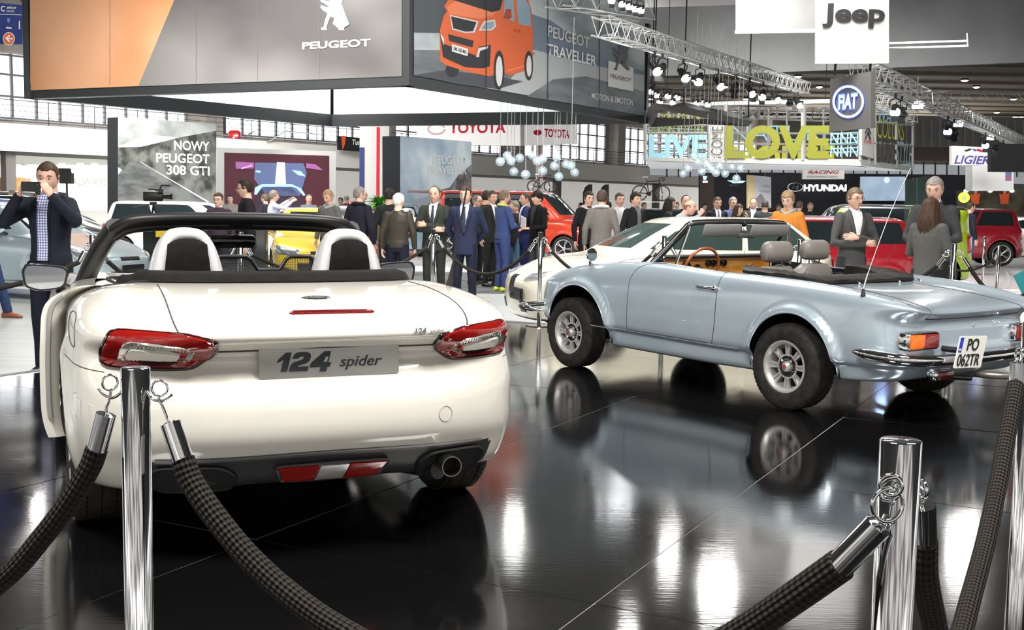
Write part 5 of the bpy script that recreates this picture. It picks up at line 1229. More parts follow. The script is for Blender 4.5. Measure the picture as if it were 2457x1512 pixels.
# ---- the big hanging box
ZB, ZT = 4.12, 7.35
def zp(px, py): return gr(px, py, ZB)[:2]
Nn, Ll, Ff, Rr_ = zp(981, 205), zp(58, 237), zp(793, 304), zp(1555, 297)
ctr = (Nn+Ll+Ff+Rr_)/4; bb = np.array([Nn[0], Nn[1], ZB])
BX = thing('hanging_billboard', 'huge dark framed billboard box hanging above the cars with an orange van picture', 'billboard', tuple(bb))
for a, b, nm in ((Nn, Ll, 'billboard_wall'), (Nn, Rr_, 'billboard_wall'), (Ll, Ff, 'billboard_wall'), (Ff, Rr_, 'billboard_wall')):
    d = b-a; d = d/np.linalg.norm(d); n = np.array([d[1], -d[0]])
    if np.dot(n, a-ctr) < 0: n = -n
    q = MB(); t_ = .30
    def P3(p, off, z): return np.array([p[0]-n[0]*off, p[1]-n[1]*off, z])-bb
    ins = [P3(a, 0, ZB), P3(b, 0, ZB), P3(b, 0, ZT), P3(a, 0, ZT), P3(a, t_, ZB), P3(b, t_, ZB), P3(b, t_, ZT), P3(a, t_, ZT)]
    q.add(ins, [(0, 1, 2, 3), (0, 4, 5, 1), (3, 2, 6, 7), (0, 3, 7, 4), (1, 5, 6, 2)], FRAME)
    q.add([P3(a+d*t_, t_, ZB+.42), P3(b-d*t_, t_, ZB+.42), P3(b-d*t_, t_, ZT), P3(a+d*t_, t_, ZT)], [(0, 1, 2, 3)], INNERW)
    q.add([P3(a, t_, ZB), P3(b, t_, ZB), P3(b, t_, ZB+.42), P3(a, t_, ZB+.42)], [(0, 1, 2, 3)], FRAME)
    q.obj(nm, BX, smooth=False)
plL = Pl(Nn, Ll); plR = Pl(Nn, Rr_)
GREYA = noise_mat('print_grey', (.085, .080, .082), (.23, .22, .215), .12, .5, 3, stretch=(1, 1, 1.6)); ORG = noise_mat('print_orange', (.62, .235, .085), (.78, .42, .24), .16, .5, 3)
for m_ in (GREYA, ORG): m_.node_tree.nodes['Principled BSDF'].inputs['Emission Strength'].default_value = 0
top_z = lambda pl, x: None
art(plL, 'print_grey', [(72, -190), (964, -190), (964, 183), (72, 217)], GREYA, BX, bb, .02)
art(plL, 'print_orange', [(72, -190), (500, -190), (418, 0), (332, 206.5), (72, 217)], ORG, BX, bb, .03)
SEAM = M('print_seam', (.16, .13, .12), .5)
for x in (263, 470, 617, 765): art(plL, 'panel_seam', [(x, -190), (x+1.2, -190), (x+1.2, 212-(x-72)*.038), (x, 212-(x-72)*.038)], SEAM, BX, bb, .034)
WP = M('print_white', (.86, .86, .85), .5)
lion(plL, BX, bb, 800, 72, 96, WP, .04); art(plL, 'lion_slash', [(790, -26), (806, -26), (838, 58), (826, 66), (812, 60)], M('print_light_grey', (.45, .45, .45), .5), BX, bb, .046)
ptext(plL, 'brand_lettering', 'PEUGEOT', (725, 118), (889, 110), 17, WP, BX, bb, .04, bold=.028)
# right face: van poster
SKY = noise_mat('print_sky', (.16, .20, .22), (.42, .46, .47), .25, .5, 4, stretch=(1, 1, 3)); ROAD = noise_mat('print_road', (.10, .115, .125), (.16, .18, .19), .5, .5, 4, stretch=(1, 1, 6)); LRD = M('print_road_light', (.34, .36, .37), .5)
VO = M('print_van', (.50, .10, .035), .5); VO2 = M('print_van_light', (.60, .17, .08), .5); VO3 = M('print_van_dark', (.30, .05, .025), .5); VD = M('print_dark', (.022, .024, .028), .5); VG = M('print_glass', (.18, .26, .32), .5); SLV = M('print_silver', (.5, .5, .5), .5)
o = lambda pix: [(980+x/4.095, y/4.095) for x, y in pix]
def R_(nm, pix, mat, off): return art(plR, nm, o(pix), mat, BX, bb, off)
R_('poster_sky', [(55, -760), (2330, -760), (2318, 1140), (55, 740)], SKY, .02)
R_('poster_verge', [(55, -300), (520, -200), (520, 330), (55, 320)], M('print_verge', (.055, .065, .075), .5), .024)
R_('poster_hill', [(1190, 130), (1400, 200), (1700, 420), (2000, 610), (2318, 700), (2318, 860), (1190, 560)], M('print_hill', (.13, .17, .22), .5), .024)
R_('poster_road', [(55, 470), (800, 480), (1200, 480), (1800, 640), (2318, 740), (2318, 1140), (55, 740)], LRD, .026)
R_('poster_road', [(55, 490), (800, 500), (1250, 520), (900, 880), (55, 740)], ROAD, .028)
R_('poster_road', [(1160, 950), (1420, 780), (1750, 750), (2318, 900), (2318, 1140), (1500, 1000)], ROAD, .028)
R_('van_shadow', [(360, 690), (800, 740), (1130, 800), (880, 875), (500, 830), (60, 735)], M('print_shadow', (.05, .055, .065), .5), .03)
R_('van_body', [(470, -120), (350, 60), (380, 110), (350, 150), (310, 290), (312, 600), (370, 640), (560, 700), (800, 750), (900, 700), (1000, 742), (1160, 690), (1215, 640), (1222, 560), (1225, 330), (1210, 100), (1180, 0), (1120, -120)], VO, .034)
R_('van_hood', [(380, 70), (460, 10), (880, 100), (830, 150), (700, 185), (400, 140)], VO2, .038)
R_('van_windscreen', [(440, 0), (520, -120), (960, -120), (900, 100), (820, 120)], VD, .04)
R_('van_side_window', [(945, 0), (1030, -20), (1045, 190), (1035, 210), (930, 180)], VG, .04); R_('van_side_window', [(1060, 0), (1150, 0), (1195, 60), (1205, 260), (1080, 235)], VG, .04)
R_('van_grille', [(405, 145), (690, 210), (650, 320), (560, 325), (430, 290)], SLV, .042); R_('van_grille', [(418, 160), (668, 218), (636, 308), (560, 312), (440, 278)], VD, .045)
R_('van_bumper', [(312, 330), (350, 430), (700, 560), (690, 460), (810, 440), (800, 650), (740, 670), (560, 660), (340, 560)], VD, .042)
R_('van_air_intake', [(390, 335), (640, 400), (630, 465), (400, 400)], VD, .042)
R_('van_daylight', [(690, 470), (785, 455), (780, 475), (705, 500), (690, 560), (665, 560)], SLV, .047); R_('van_daylight', [(318, 330), (350, 380), (350, 450), (318, 360)], SLV, .047)
R_('van_plate', [(427, 432), (585, 480), (582, 552), (427, 505)], M('print_plate', (.55, .56, .57), .5), .046)
ptext(plR, 'plate_lettering', 'UM-180-MA', *o([(438, 492), (572, 532)]), 10, VD, BX, bb, .052, bold=.01)
R_('van_headlamp', [(690, 300), (740, 210), (850, 192), (860, 260), (820, 298)], SLV, .042); R_('van_headlamp', [(712, 290), (752, 222), (840, 208), (845, 255), (812, 285)], VG, .046)
R_('van_mirror', [(930, 180), (960, 90), (1010, 90), (1015, 170), (990, 190)], VO3, .046)
R_('van_sill', [(970, 690), (1140, 640), (1140, 655), (975, 705)], VO2, .042); R_('van_door_shade', [(950, 260), (1215, 300), (1215, 520), (955, 600)], VO, .038)
def ell(cx, cy, rx, ry, n=22): return [(cx+rx*math.cos(t), cy+ry*math.sin(t)) for t in np.linspace(0, 2*PI, n, endpoint=False)]
R_('van_wheel', ell(892, 690, 52, 195), VD, .046); R_('van_wheel', ell(892, 700, 34, 150), SLV, .05); R_('van_wheel', ell(1183, 645, 42, 145), VD, .046); R_('van_wheel', ell(1185, 650, 26, 105), SLV, .05); R_('van_wheel', ell(430, 690, 66, 70), VD, .033)
R_('van_door_handle', ell(1050, 298, 12, 18), VO3, .046); R_('van_door_handle', ell(1088, 305, 12, 18), VO3, .046)
for x in (762, 1366, 1875): R_('panel_seam', [(x, -700), (x+7, -700), (x+7, 870+(x-762)*.178), (x, 870+(x-762)*.178)], VD, .056)
TL_ = M('poster_text_light', (.42, .44, .45), .5)
ptext(plR, 'poster_lettering', 'PEUGEOT', *o([(1370, 355), (1778, 472)]), 28, TL_, BX, bb, .054, bold=.02); ptext(plR, 'poster_lettering', 'TRAVELLER', *o([(1360, 530), (1846, 650)]), 27, M('poster_text_white', (.62, .63, .64), .5), BX, bb, .054, bold=.02)
R_('logo_panel', [(1965, 595), (2212, 670), (2208, 898), (1962, 848)], M('print_panel_white', (.62, .62, .62), .5), .05)
lion(plR, BX, bb, 1493, 168, 68, M('print_logo_grey', (.10, .10, .11), .5), .06); ptext(plR, 'logo_lettering', 'PEUGEOT', *o([(1986, 762), (2188, 810)]), 10, VD, BX, bb, .06)
ptext(plR, 'poster_lettering', 'MOTION & EMOTION', *o([(1800, 968), (2206, 1036)]), 15, M('poster_text_white', (0, 0, 0)), BX, bb, .056, bold=.01)
# cables that carry it
for p in (Nn, Ll, Ff, Rr_):
    q = MB(); c0 = np.array([p[0]+(ctr[0]-p[0])*.06, p[1]+(ctr[1]-p[1])*.06, ZT])-bb; q.tube([c0, c0+np.array([0, 0, 5])], .02, 5, BLACKP); q.obj('cable', BX)
# ---- upright boards
pl, t, b0 = board('signboard', 'tall signboard with mountain road picture and white words on it', 'signboard', ad(283, 500, 30)[:2], ad(520, 500, 32.5)[:2], 283, 519, 281, 300, 545, 540, .48, M('picture_sky', (.50, .55, .54), .5), FRAME)
HILL = noise_mat('picture_hill', (.035, .04, .035), (.20, .21, .19), 2.5, .6, 6)
art(pl, 'picture_cloud', [(330, 283), (519, 298), (519, 318), (430, 330), (350, 322), (300, 345), (283, 350), (283, 330)], noise_mat('picture_cloud', (.28, .31, .30), (.52, .55, .54), 1.2, .6, 4), t, b0, .008)
art(pl, 'picture_hill', [(283, 354), (340, 352), (400, 338), (430, 330), (519, 314), (519, 540), (440, 500), (283, 400)], HILL, t, b0, .012)
art(pl, 'picture_road', [(310, 388), (335, 388), (400, 430), (495, 486), (519, 500), (519, 540), (283, 545), (283, 420), (300, 400)], noise_mat('picture_road', (.085, .09, .095), (.18, .19, .19), 1.6, .6, 4, stretch=(1, 1, 3)), t, b0, .016)
art(pl, 'road_marking', [(335, 388), (337, 388), (502, 484), (498, 486)], WP, t, b0, .02)
for body, x0, yb in (('NOWY', 418, 361), ('PEUGEOT', 375, 391), ('308 GTI', 400, 420)): ptext(pl, 'board_lettering', body, (x0, yb-2), (503, yb+1), 23, WP, t, b0, .026, bold=.02)
pl, t, b0 = board('signboard', 'tall signboard with pale blue sky picture right of the palm', 'signboard', ad(960, 500, 36)[:2], ad(1131, 500, 38.9)[:2], 960, 1131, 326, 340, 512, 512, .75, noise_mat('board_sky', (.30, .42, .60), (.80, .87, .93), .5, .5, 3), FRAME)
art(pl, 'picture_rocks', [(1131, 395), (1100, 420), (1080, 450), (1030, 462), (1020, 512), (1131, 512)], noise_mat('board_rock', (.10, .09, .09), (.30, .28, .28), 3, .6, 5), t, b0, .012)
art(pl, 'picture_mist', [(960, 488), (1030, 470), (1131, 500), (1131, 512), (960, 512)], M('board_mist', (.40, .45, .52), .6), t, b0, .016)
for body, x0, yb in (('PEUGEOT', 1040, 393), ('TRAVELLER', 1024, 417)): ptext(pl, 'board_lettering', body, (x0, yb-1), (1120, yb+1), 20, WP, t, b0, .02, bold=.02)
# ---- large screen in white frame
pl, t, b0 = board('video_screen', 'large dark maroon video screen in a thick white frame', 'screen', ad(520, 500, 40)[:2], ad(806, 500, 41.5)[:2], 520, 806, 354, 363, 520, 518, .6, WHITE, WHITE, 'screen_frame')
def em(n_, c, e): return M(n_, c, .5, emit=e)
art(pl, 'screen_picture', [(538, 366), (790, 374), (790, 516), (538, 518)], em('scr_maroon', (.075, .018, .028), .6), t, b0, .01)
for nm, pix, c, e in (('scr_blue', [(612, 390), (728, 392), (736, 415), (720, 470), (640, 470), (610, 430)], (.10, .13, .26), .8), ('scr_magenta', [(565, 388), (609, 390), (609, 404), (566, 405)], (.30, .10, .28), .9), ('scr_magenta', [(735, 392), (756, 394), (776, 409), (735, 403)], (.42, .10, .16), .9),
                      ('scr_brown', [(660, 390), (694, 391), (702, 438), (645, 440)], (.09, .05, .06), .6), ('scr_white', [(665, 389), (683, 390), (686, 442), (660, 442)], (.85, .82, 1.), 2.2), ('scr_cyan', [(612, 450), (628, 442), (700, 442), (722, 452), (733, 468), (728, 470), (712, 452), (700, 448), (630, 448), (615, 468), (610, 466)], (.25, .42, .85), 1.6),
                      ('scr_dark', [(620, 455), (640, 449), (698, 449), (722, 470), (728, 500), (612, 500)], (.05, .03, .05), .4), ('scr_cyan', [(615, 409), (626, 410), (624, 415), (612, 413)], (.25, .42, .85), 1.6), ('scr_cyan', [(700, 408), (722, 411), (734, 424), (715, 420)], (.25, .42, .85), 1.2), ('scr_violet', [(578, 403), (606, 395), (606, 398), (580, 406)], (.5, .4, .9), 1.6)):
    art(pl, 'screen_picture', pix, em(nm, c, e), t, b0, .02+.001*len(pix)+(.01 if nm in ('scr_white', 'scr_cyan') else 0))
for y in (404, 424): art(pl, 'screen_picture', [(662, y), (686, y), (686, y+.8), (662, y+.8)], em('scr_line', (.3, .2, .5), .6), t, b0, .045)
# ---- stand wall at far left
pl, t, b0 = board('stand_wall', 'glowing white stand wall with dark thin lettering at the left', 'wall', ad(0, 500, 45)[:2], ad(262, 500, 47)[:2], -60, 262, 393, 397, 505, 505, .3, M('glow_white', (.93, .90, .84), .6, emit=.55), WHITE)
ptext(pl, 'stand_lettering', 'ALWAYS', (173, 443), (257, 444), 17, M('stand_ink', (.22, .20, .17), .5), t, b0, .02)
art(pl, 'wooden_display', [(-60, 425), (60, 426), (60, 505), (-60, 505)], noise_mat('display_wood', (.50, .24, .08), (.62, .36, .16), 2, .6), t, b0, .02)
for i, x in enumerate((12, 58, 110, 147, 190, 225)):
    p = pl.p(x, 394, .35); q = thing('wall_spotlight', 'small clip-on spotlight above the glowing white stand wall', 'lamp', tuple(p), 0, 'spotlights above the glowing wall'); m_ = MB(); m_.box((0, .1, 0), (.25, .12, .10), SLV); m_.obj('lamp_housing', q); m_ = MB(); m_.tube([(0, .1, .02), (0, .45, .05)], .02, 5, BLACKP); m_.obj('arm', q)
# ---- banners with red lettering
RED_ = M('sign_red', (.62, .01, .04), .5)
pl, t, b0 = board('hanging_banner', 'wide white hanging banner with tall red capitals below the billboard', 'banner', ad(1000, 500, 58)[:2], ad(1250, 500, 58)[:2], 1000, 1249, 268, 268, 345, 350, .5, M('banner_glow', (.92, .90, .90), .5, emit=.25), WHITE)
ptext(pl, 'banner_lettering', 'TOYOTA', (1078, 319), (1213, 318), 26, RED_, t, b0, .02, bold=.03); art(pl, 'emblem', [(x, y) for x, y in ell(1047, 310, 22, 14)]+[(x, y) for x, y in ell(1047, 310, 18, 10)][::-1], M('pale_red', (.75, .45, .47), .5), t, b0, .02)
pl, t, b0 = board('hanging_banner', 'narrower white hanging banner with red capitals, right of the wide one', 'banner', ad(1258, 500, 58.5)[:2], ad(1385, 500, 62)[:2], 1258, 1385, 268, 275, 350, 346, .5, M('banner_glow', (0, 0, 0)), WHITE)
ptext(pl, 'banner_lettering', 'TOYOTA', (1306, 328), (1366, 331), 20, RED_, t, b0, .02, bold=.03); art(pl, 'emblem', ell(1290, 318, 10, 7), RED_, t, b0, .02)
# ---- columns with red stripe
for x0, x1, yt, Y, lab in ((865, 935, 306, 46, 'grey pillar with a red and a navy stripe beside the palm'), (1284, 1301, 346, 60, 'thin pale pillar with red stripe behind the roof bicycle on the van')):
    a = ad(x0, 500, Y); b = ad(x1, 500, Y); zt = ad(x0, yt, Y)[2]; wd = b[0]-a[0]; t = thing('pillar', lab, 'pillar', ((a[0]+b[0])/2, Y, FLOOR)); q = MB(); q.box((0, 0, (zt-FLOOR)/2+1), (wd, wd*.6, zt-FLOOR+2), M('pillar_grey', (.55, .55, .54), .6)); q.obj('shaft', t, smooth=False)
    q = MB(); q.box((wd*(.12 if x0 < 900 else 0), -wd*.31, (zt-FLOOR)/2), (wd*.09, .03, zt-FLOOR), RED_); q.obj('red_stripe', t, smooth=False)
    if x0 < 900: q = MB(); q.box((-wd*.42, -wd*.31, (zt-FLOOR)/2-.4), (wd*.16, .03, zt-FLOOR-.8), M('navy_stripe', (.03, .04, .16), .5)); q.obj('navy_stripe', t, smooth=False)
# fire box, turbo banner, stair rails on the balcony
a = ad(563, 330, 55); t = thing('fire_cabinet', 'red rounded cabinet on the balcony above the screen', 'cabinet', tuple(a)); q = MB(); q.box((0, 0, 0), (.58, .3, .68), M('cabinet_red', (.55, .01, .015), .3, coat=.6), bev=.10); q.obj('cabinet_body', t); q = MB(); q.box((0, -.16, 0), (.10, .02, .08), WP); q.obj('handle_plate', t)
for p0, p1, p2, lab in (((545, 355), (610, 315), None, 'short slanting handrail beside the red cabinet'), ((615, 357), (685, 315), (765, 323), 'long slanting handrail that levels out over the balcony')):
    P = [ad(*p0, 54), ad(*p1, 54)]+([ad(*p2, 54)] if p2 else []); t = thing('handrail', lab, 'handrail', tuple(P[0])); q = MB(); q.tube([p-P[0] for p in P], .035, 6, ALU); q.obj('rail', t)
pl, t, b0 = board('balcony_banner', 'black banner with white word hanging on the balcony rail left of the pillar', 'banner', ad(812, 500, 57)[:2], ad(866, 500, 58)[:2], 810, 866, 326, 331, 360, 364, .05, M('banner_black', (.015, .015, .017), .6), M('banner_black', (0, 0, 0)))
ptext(pl, 'banner_lettering', 'Turbo', (845, 347), (878, 349), 13, WP, t, b0, .02, bold=.02, shear=.2); art(pl, 'orange_flag', [(818, 325), (830, 326), (828, 345), (822, 360)], M('flag_orange', (.75, .10, .03), .6), t, b0, .03)
# ---- hanging blue direction sign
pl, t, b0 = board('direction_sign', 'blue hanging direction sign with orange arrow disc at the upper left', 'sign', ad(0, 100, 20)[:2], ad(54, 100, 20.4)[:2], -60, 54, 2, 12, 103, 106, .12, M('sign_blue', (.02, .045, .22), .5), M('sign_blue', (0, 0, 0)))
ptext(pl, 'sign_lettering', 'C', (2, 27), (12, 27), 13, WP, t, b0, .02, bold=.03); ptext(pl, 'sign_lettering', 'sektor', (16, 21), (39, 22), 8, WP, t, b0, .02, bold=.01); ptext(pl, 'sign_lettering', 'sector', (16, 29), (35, 30), 8, WP, t, b0, .02)
art(pl, 'dividing_line', [(-60, 31), (52, 35), (52, 36.5), (-60, 32.5)], WP, t, b0, .02); art(pl, 'arrow_disc', ell(21, 93, 14.5, 16), WP, t, b0, .02); art(pl, 'arrow_disc', ell(21, 93, 12.5, 14), M('sign_orange', (.80, .16, .04), .5), t, b0, .026)
art(pl, 'arrow', [(12, 92), (22, 83), (25, 86), (20, 90.5), (31, 91.5), (31, 95), (20, 94), (25, 100), (22, 102)], WP, t, b0, .032); art(pl, 'seat_symbol', [(14, 64), (28, 66), (28, 69), (14, 68)], WP, t, b0, .02); art(pl, 'figure_symbol', [(17, 44), (24, 44), (22, 54), (18, 54)], M('symbol_blue', (.2, .3, .6), .5), t, b0, .02); art(pl, 'fork_symbol', [(45, 50), (48, 50), (48, 70), (45, 70)], WP, t, b0, .02)
for x in (-20, 50):
    a = pl.p(x, 5, -.05)-b0; q = MB(); q.tube([a, a+np.array([0, 0, 4])], .012, 5, BLACKP); q.obj('cable', t)
# ---- Jeep banners
BAN = noise_mat('banner_cloth', (.31, .31, .31), (.36, .36, .36), .8, .7, 2)
pl, t, b0 = board('hanging_banner', 'white cloth banner cut off by the top of the photo, left of the lettered one', 'banner', ad(1764, 100, 28)[:2], ad(1975, 100, 28)[:2], 1765, 1973, -260, -260, 80, 76, .04, BAN, BAN)
art(pl, 'hem_bar', [(1763, 73), (1973, 68), (1973, 78), (1763, 81)], M('hem_white', (.8, .8, .8), .5), t, b0, .02)
pl, t, b0 = board('hanging_banner', 'white cloth banner with large black word at the top right', 'banner', ad(1956, 100, 26)[:2], ad(2135, 100, 26.4)[:2], 1957, 2133, -260, -260, 152, 151, .04, BAN, BAN)
pl.p; ptext(pl, 'banner_lettering', 'Jeep', (1973, 51), (2123, 51), 44, M('banner_ink', (.012, .012, .012), .5), t, b0, .03, bold=.035); art(pl, 'hem_bar', [(1956, 146), (2131, 144), (2131, 152), (1956, 153)], M('hem_white', (0, 0, 0)), t, b0, .02)
# ---- dark cube sign with glowing ring
Y0 = 27.; A_ = ad(1991, 240, Y0)[:2]; B_ = ad(2090, 240, Y0-1.1)[:2]; pl = Pl(A_, B_); base = pl.p(1991, 314)
t = thing('hanging_sign', 'dark grey square hanging sign with glowing blue and white ring emblem', 'sign', tuple(base)); CUBE = M('cube_grey', (.085, .083, .08), .5)
P = [pl.p(1992, 190), pl.p(2090, 171), pl.p(2090, 306), pl.p(1990, 316)]; fillpoly('sign_body', P, CUBE, t, base, .14, pl.n)
BLU = em('ring_blue', (.05, .12, .95), 2.2); GLW = em('ring_white', (.85, .90, 1.), 3.2)
def ringart(cx, cy, rx, ry, w_, mat, off, nm): 
    q = MB(); n_ = 40; ts_ = np.linspace(0, 2*PI, n_, endpoint=False); q.loft([[pl.p(cx+rx*k_*math.cos(a), cy+ry*k_*math.sin(a), off)-base for a in ts_] for k_ in (1, 1-w_)], mat, False, False); q.obj(nm, t, mat, smooth=False)
ringart(2035, 244, 38.5, 40.5, .16, BLU, .03, 'emblem_ring'); ringart(2035, 244, 37, 38.5, .12, GLW, .04, 'emblem_ring')
ptext(pl, 'emblem_lettering', 'FIAT', (2009, 264), (2057, 260), 38, BLU, t, base, .03, bold=.05); ptext(pl, 'emblem_lettering', 'FIAT', (2012, 262), (2055, 258), 34, GLW, t, base, .045, bold=.02)
q = MB(); c0 = (P[0]+P[1])/2-base-pl.n*.07
for dx in (-.4, .4): q.tube([c0+np.array([dx, 0, 0]), c0+np.array([dx, 0, 1.2])], .03, 6, BLACKP)
q.obj('hanger', t)
# ------------------------------------------------------------ lettered open box (right half)
YC = 50.; CA, CB_ = ad(1548, 400, YC+.6)[:2], ad(2066, 400, YC)[:2]; plF = Pl(CA, CB_); CC = ad(2190, 400, YC+6.5)[:2]; plG = Pl(CB_, CC)
base = plF.p(1548, 385); t = thing('lettered_hanging_box', 'large open hanging box of white bars filled with green, blue and grey words', 'hanging structure', tuple(base))
BARW = M('bar_white', (.40, .41, .40), .5); LIME = M('letter_lime', (.19, .20, .005), .5); CYAN = M('letter_cyan', (.28, .56, .68), .5); DGR = M('letter_dark', (.03, .03, .028), .5); LGR = M('letter_grey', (.50, .50, .48), .5)
YEL = M('letter_yellow', (.45, .48, .02), .5, emit=.08)
def fbar(pl, a, b, w_, mat, off=0., nm='frame_bar'):
    q = MB(); A = pl.p(*a, off)-base; B = pl.p(*b, off)-base; q.tube([A, B], w_, 4, mat); return q.obj(nm, t, mat, smooth=False)
pxm = 1/F_PX*YC
fillpoly('lower_beam', [plF.p(1548, 378), plF.p(2066, 382), plF.p(2066, 398), plF.p(1546, 386)], BARW, t, base, .5, plF.n); fillpoly('lower_beam', [plG.p(2066, 382), plG.p(2190, 400), plG.p(2188, 410), plG.p(2066, 398)], BARW, t, base, .5, plG.n)
fillpoly('upper_beam', [plF.p(1546, 248), plF.p(2066, 236), plF.p(2066, 246), plF.p(1546, 256)], BARW, t, base, .4, plF.n); fillpoly('upper_beam', [plG.p(2066, 236), plG.p(2190, 278), plG.p(2190, 286), plG.p(2066, 246)], BARW, t, base, .4, plG.n)
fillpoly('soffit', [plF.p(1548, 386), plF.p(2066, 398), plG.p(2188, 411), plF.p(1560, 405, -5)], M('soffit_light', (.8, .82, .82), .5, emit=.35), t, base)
# back side of the box
for y0, y1 in ((262, 257), (276, 283), (316, 322), (345, 346), (362, 365)):
    fbar(plF, (1552, y0), (2100, y1), .05, BARW, -5.)
for x in list(range(1556, 1740, 24))+list(range(1800, 2080, 44)): fbar(plF, (x, 256), (x, 380), .045, BARW, -.3 if x < 1740 else -5)
for x in (1548, 1742, 1926, 2064): fbar(plF, (x, 250), (x, 385), .08, BARW)
for y in (300, 320, 344): fbar(plF, (1548, y), (1742, y), .05, BARW, -.2)
for x in (2085, 2100, 2150, 2190): fbar(plG, (x, 246+(x-2066)*.32), (x, 390+(x-2066)*.15), .06, BARW)
for y in (290, 340): fbar(plG, (2066, y), (2190, y+10), .05, BARW)
def cl(nm, body, a, b, cap, mat, pl=plF, off=.0, bold=0.): return ptext(pl, nm, body, a, b, cap, mat, t, base, off, bold=bold)
cl('letters', 'LIVE', (1556, 376), (1696, 376), 53, CYAN, bold=.035); cl('letters', 'LOVE', (1738, 376), (1988, 376), 75, LIME, bold=.04, off=.1)
cl('letters', 'SIMPLE', (1745, 287), (1912, 288), 33, DGR, off=.1, bold=.005); cl('letters', 'TO', (1938, 288), (1992, 288), 33, DGR, off=.1, bold=-.01)
cl('letters', 'DESIGN CREATIVE', (1558, 296), (1700, 298), 26, YEL, off=-4); cl('letters', 'DESIGN FUTURE', (1556, 322), (1690, 322), 22, YEL, off=-.6); cl('letters', 'NATURE', (1755, 338), (2000, 338), 40, CYAN, off=-5, bold=-.012)
cl('letters', 'HOUSE', (1756, 402), (2002, 400), 52, YEL, off=-5, bold=.03); cl('letters', 'NNN', (1992, 376), (2058, 376), 28, CYAN, off=.0); cl('letters', 'NNN', (1992, 345), (2058, 345), 28, CYAN, off=.0)
art(plF, 'pale_panel', [(1700, 300), (1740, 300), (1740, 377), (1700, 377)], LGR, t, base, -.05)
# COME written upwards
A = plF.p(1733, 374, .05)-base; tt_ = text('letters', 'COME', 1., DGR, t, M4=Matrix.Identity(4), ext=0, off=-.01); co = np.array([v.co for v in tt_.data.vertices]); Hh_ = (plF.p(1733, 304, .05)-plF.p(1733, 374, .05))[2]; Ww_ = np.linalg.norm(plF.p(1733, 374)-plF.p(1704, 374))
for v, c in zip(tt_.data.vertices, co): v.co = A-plF.ux*(c[1]/.73*Ww_)+np.array([0, 0, 1])*(c[0]/co[:, 0].max()*Hh_)
for y in (306, 318, 330, 342, 354, 366): fbar(plF, (1556, y), (1690, y+6), .03, CYAN, -1.2, 'blue_bar'); 
for y in (322, 334, 346, 358, 368): fbar(plF, (1992, y), (2060, y-4), .035, CYAN, -.2, 'blue_bar')
cl('letters', 'LOVE', (2104, 386), (2150, 392), 62, DGR, plG, .05, .02); cl('letters', 'COLORS', (2104, 330), (2168, 338), 50, YEL, plG, -.3, 0); cl('letters', 'STYLE', (2150, 394), (2186, 398), 60, CYAN, plG, .0, 0); cl('letters', 'WARE', (2104, 290), (2160, 300), 34, CYAN, plG, .0)
fillpoly('logo_card', [plG.p(2068, 262, .1), plG.p(2096, 272, .1), plG.p(2096, 380, .1), plG.p(2068, 372, .1)], LGR, t, base, .1, plG.n)
ptext(plG, 'card_lettering', 'CITROËN', (2074, 342), (2093, 345), 7, RED_, t, base, .14, bold=.02); art(plG, 'chevron', [(2083, 300), (2091, 322), (2088, 322), (2083, 308), (2078, 320), (2075, 320)], DGR, t, base, .14); art(plG, 'chevron', [(2083, 314), (2091, 336), (2088, 336), (2083, 322), (2078, 334), (2075, 334)], DGR, t, base, .14)
for p in ((1600, 250), (1980, 240)): 
    a = plF.p(*p, -.2)-base; q = MB(); q.tube([a, a+np.array([0, 0, 5])], .015, 4, BLACKP); q.obj('cable', t)
# dark square ring hanging in front
t2 = thing('lighting_ring', 'dark grey square frame hanging left in front of the lettered box', 'frame', tuple(ad(1545, 293, 40))); b2 = ad(1545, 293, 40); DF = M('dark_frame', (.05, .048, .045), .5)
cor = [ad(1480, 293, 40), ad(1795, 291, 40), ad(1640, 258, 51.5), ad(1440, 262, 50)]; q = MB()
zf = cor[0][2]; cor = [np.array([gr(x, y, zf)[0], gr(x, y, zf)[1], zf]) for x, y in ((1562, 293), (1795, 291), (1640, 259), (1568, 260))]
q.tube([c-b2 for c in cor], .17, 4, DF, closed=True); q.obj('ring_beam', t2, DF, smooth=False)
for c in cor: q = MB(); q.tube([c-b2, c-b2+np.array([0, 0, 5])], .02, 4, BLACKP); q.obj('cable', t2)
# ---- dark stand with screens
DK = M('stand_black', (.012, .013, .022), .5)
pl, t, b0 = board('stand_wall', 'long black stand wall with silver oval emblem and white wide lettering', 'wall', ad(1840, 500, 62)[:2], ad(2330, 500, 62)[:2], 1838, 2335, 414, 420, 540, 545, .5, DK, DK)
ptext(pl, 'stand_lettering', 'HYUNDAI', (1928, 458), (2031, 458), 15, em('neon_white', (1, 1, 1), 2.2), t, b0, .05, bold=.05)
q = MB(); e_ = [pl.p(x, y, .05)-b0 for x, y in ell(1908, 449, 18, 10, 30)]; q.tube(e_, .035, 6, CHROME, closed=True); q.tube([pl.p(x, y, .05)-b0 for x, y in ((1901, 455), (1905, 443))], .04, 5, CHROME); q.tube([pl.p(x, y, .05)-b0 for x, y in ((1911, 455), (1916, 443))], .04, 5, CHROME); q.tube([pl.p(x, y, .05)-b0 for x, y in ((1903, 450), (1914, 448))], .04, 5, CHROME); q.obj('oval_emblem', t, CHROME)
pl, t, b0 = board('stand_wall', 'dark navy stand wall with a small winged emblem, left of the black one', 'wall', ad(1675, 500, 66)[:2], ad(1840, 500, 64)[:2], 1676, 1839, 415, 414, 540, 540, .5, DK, DK)
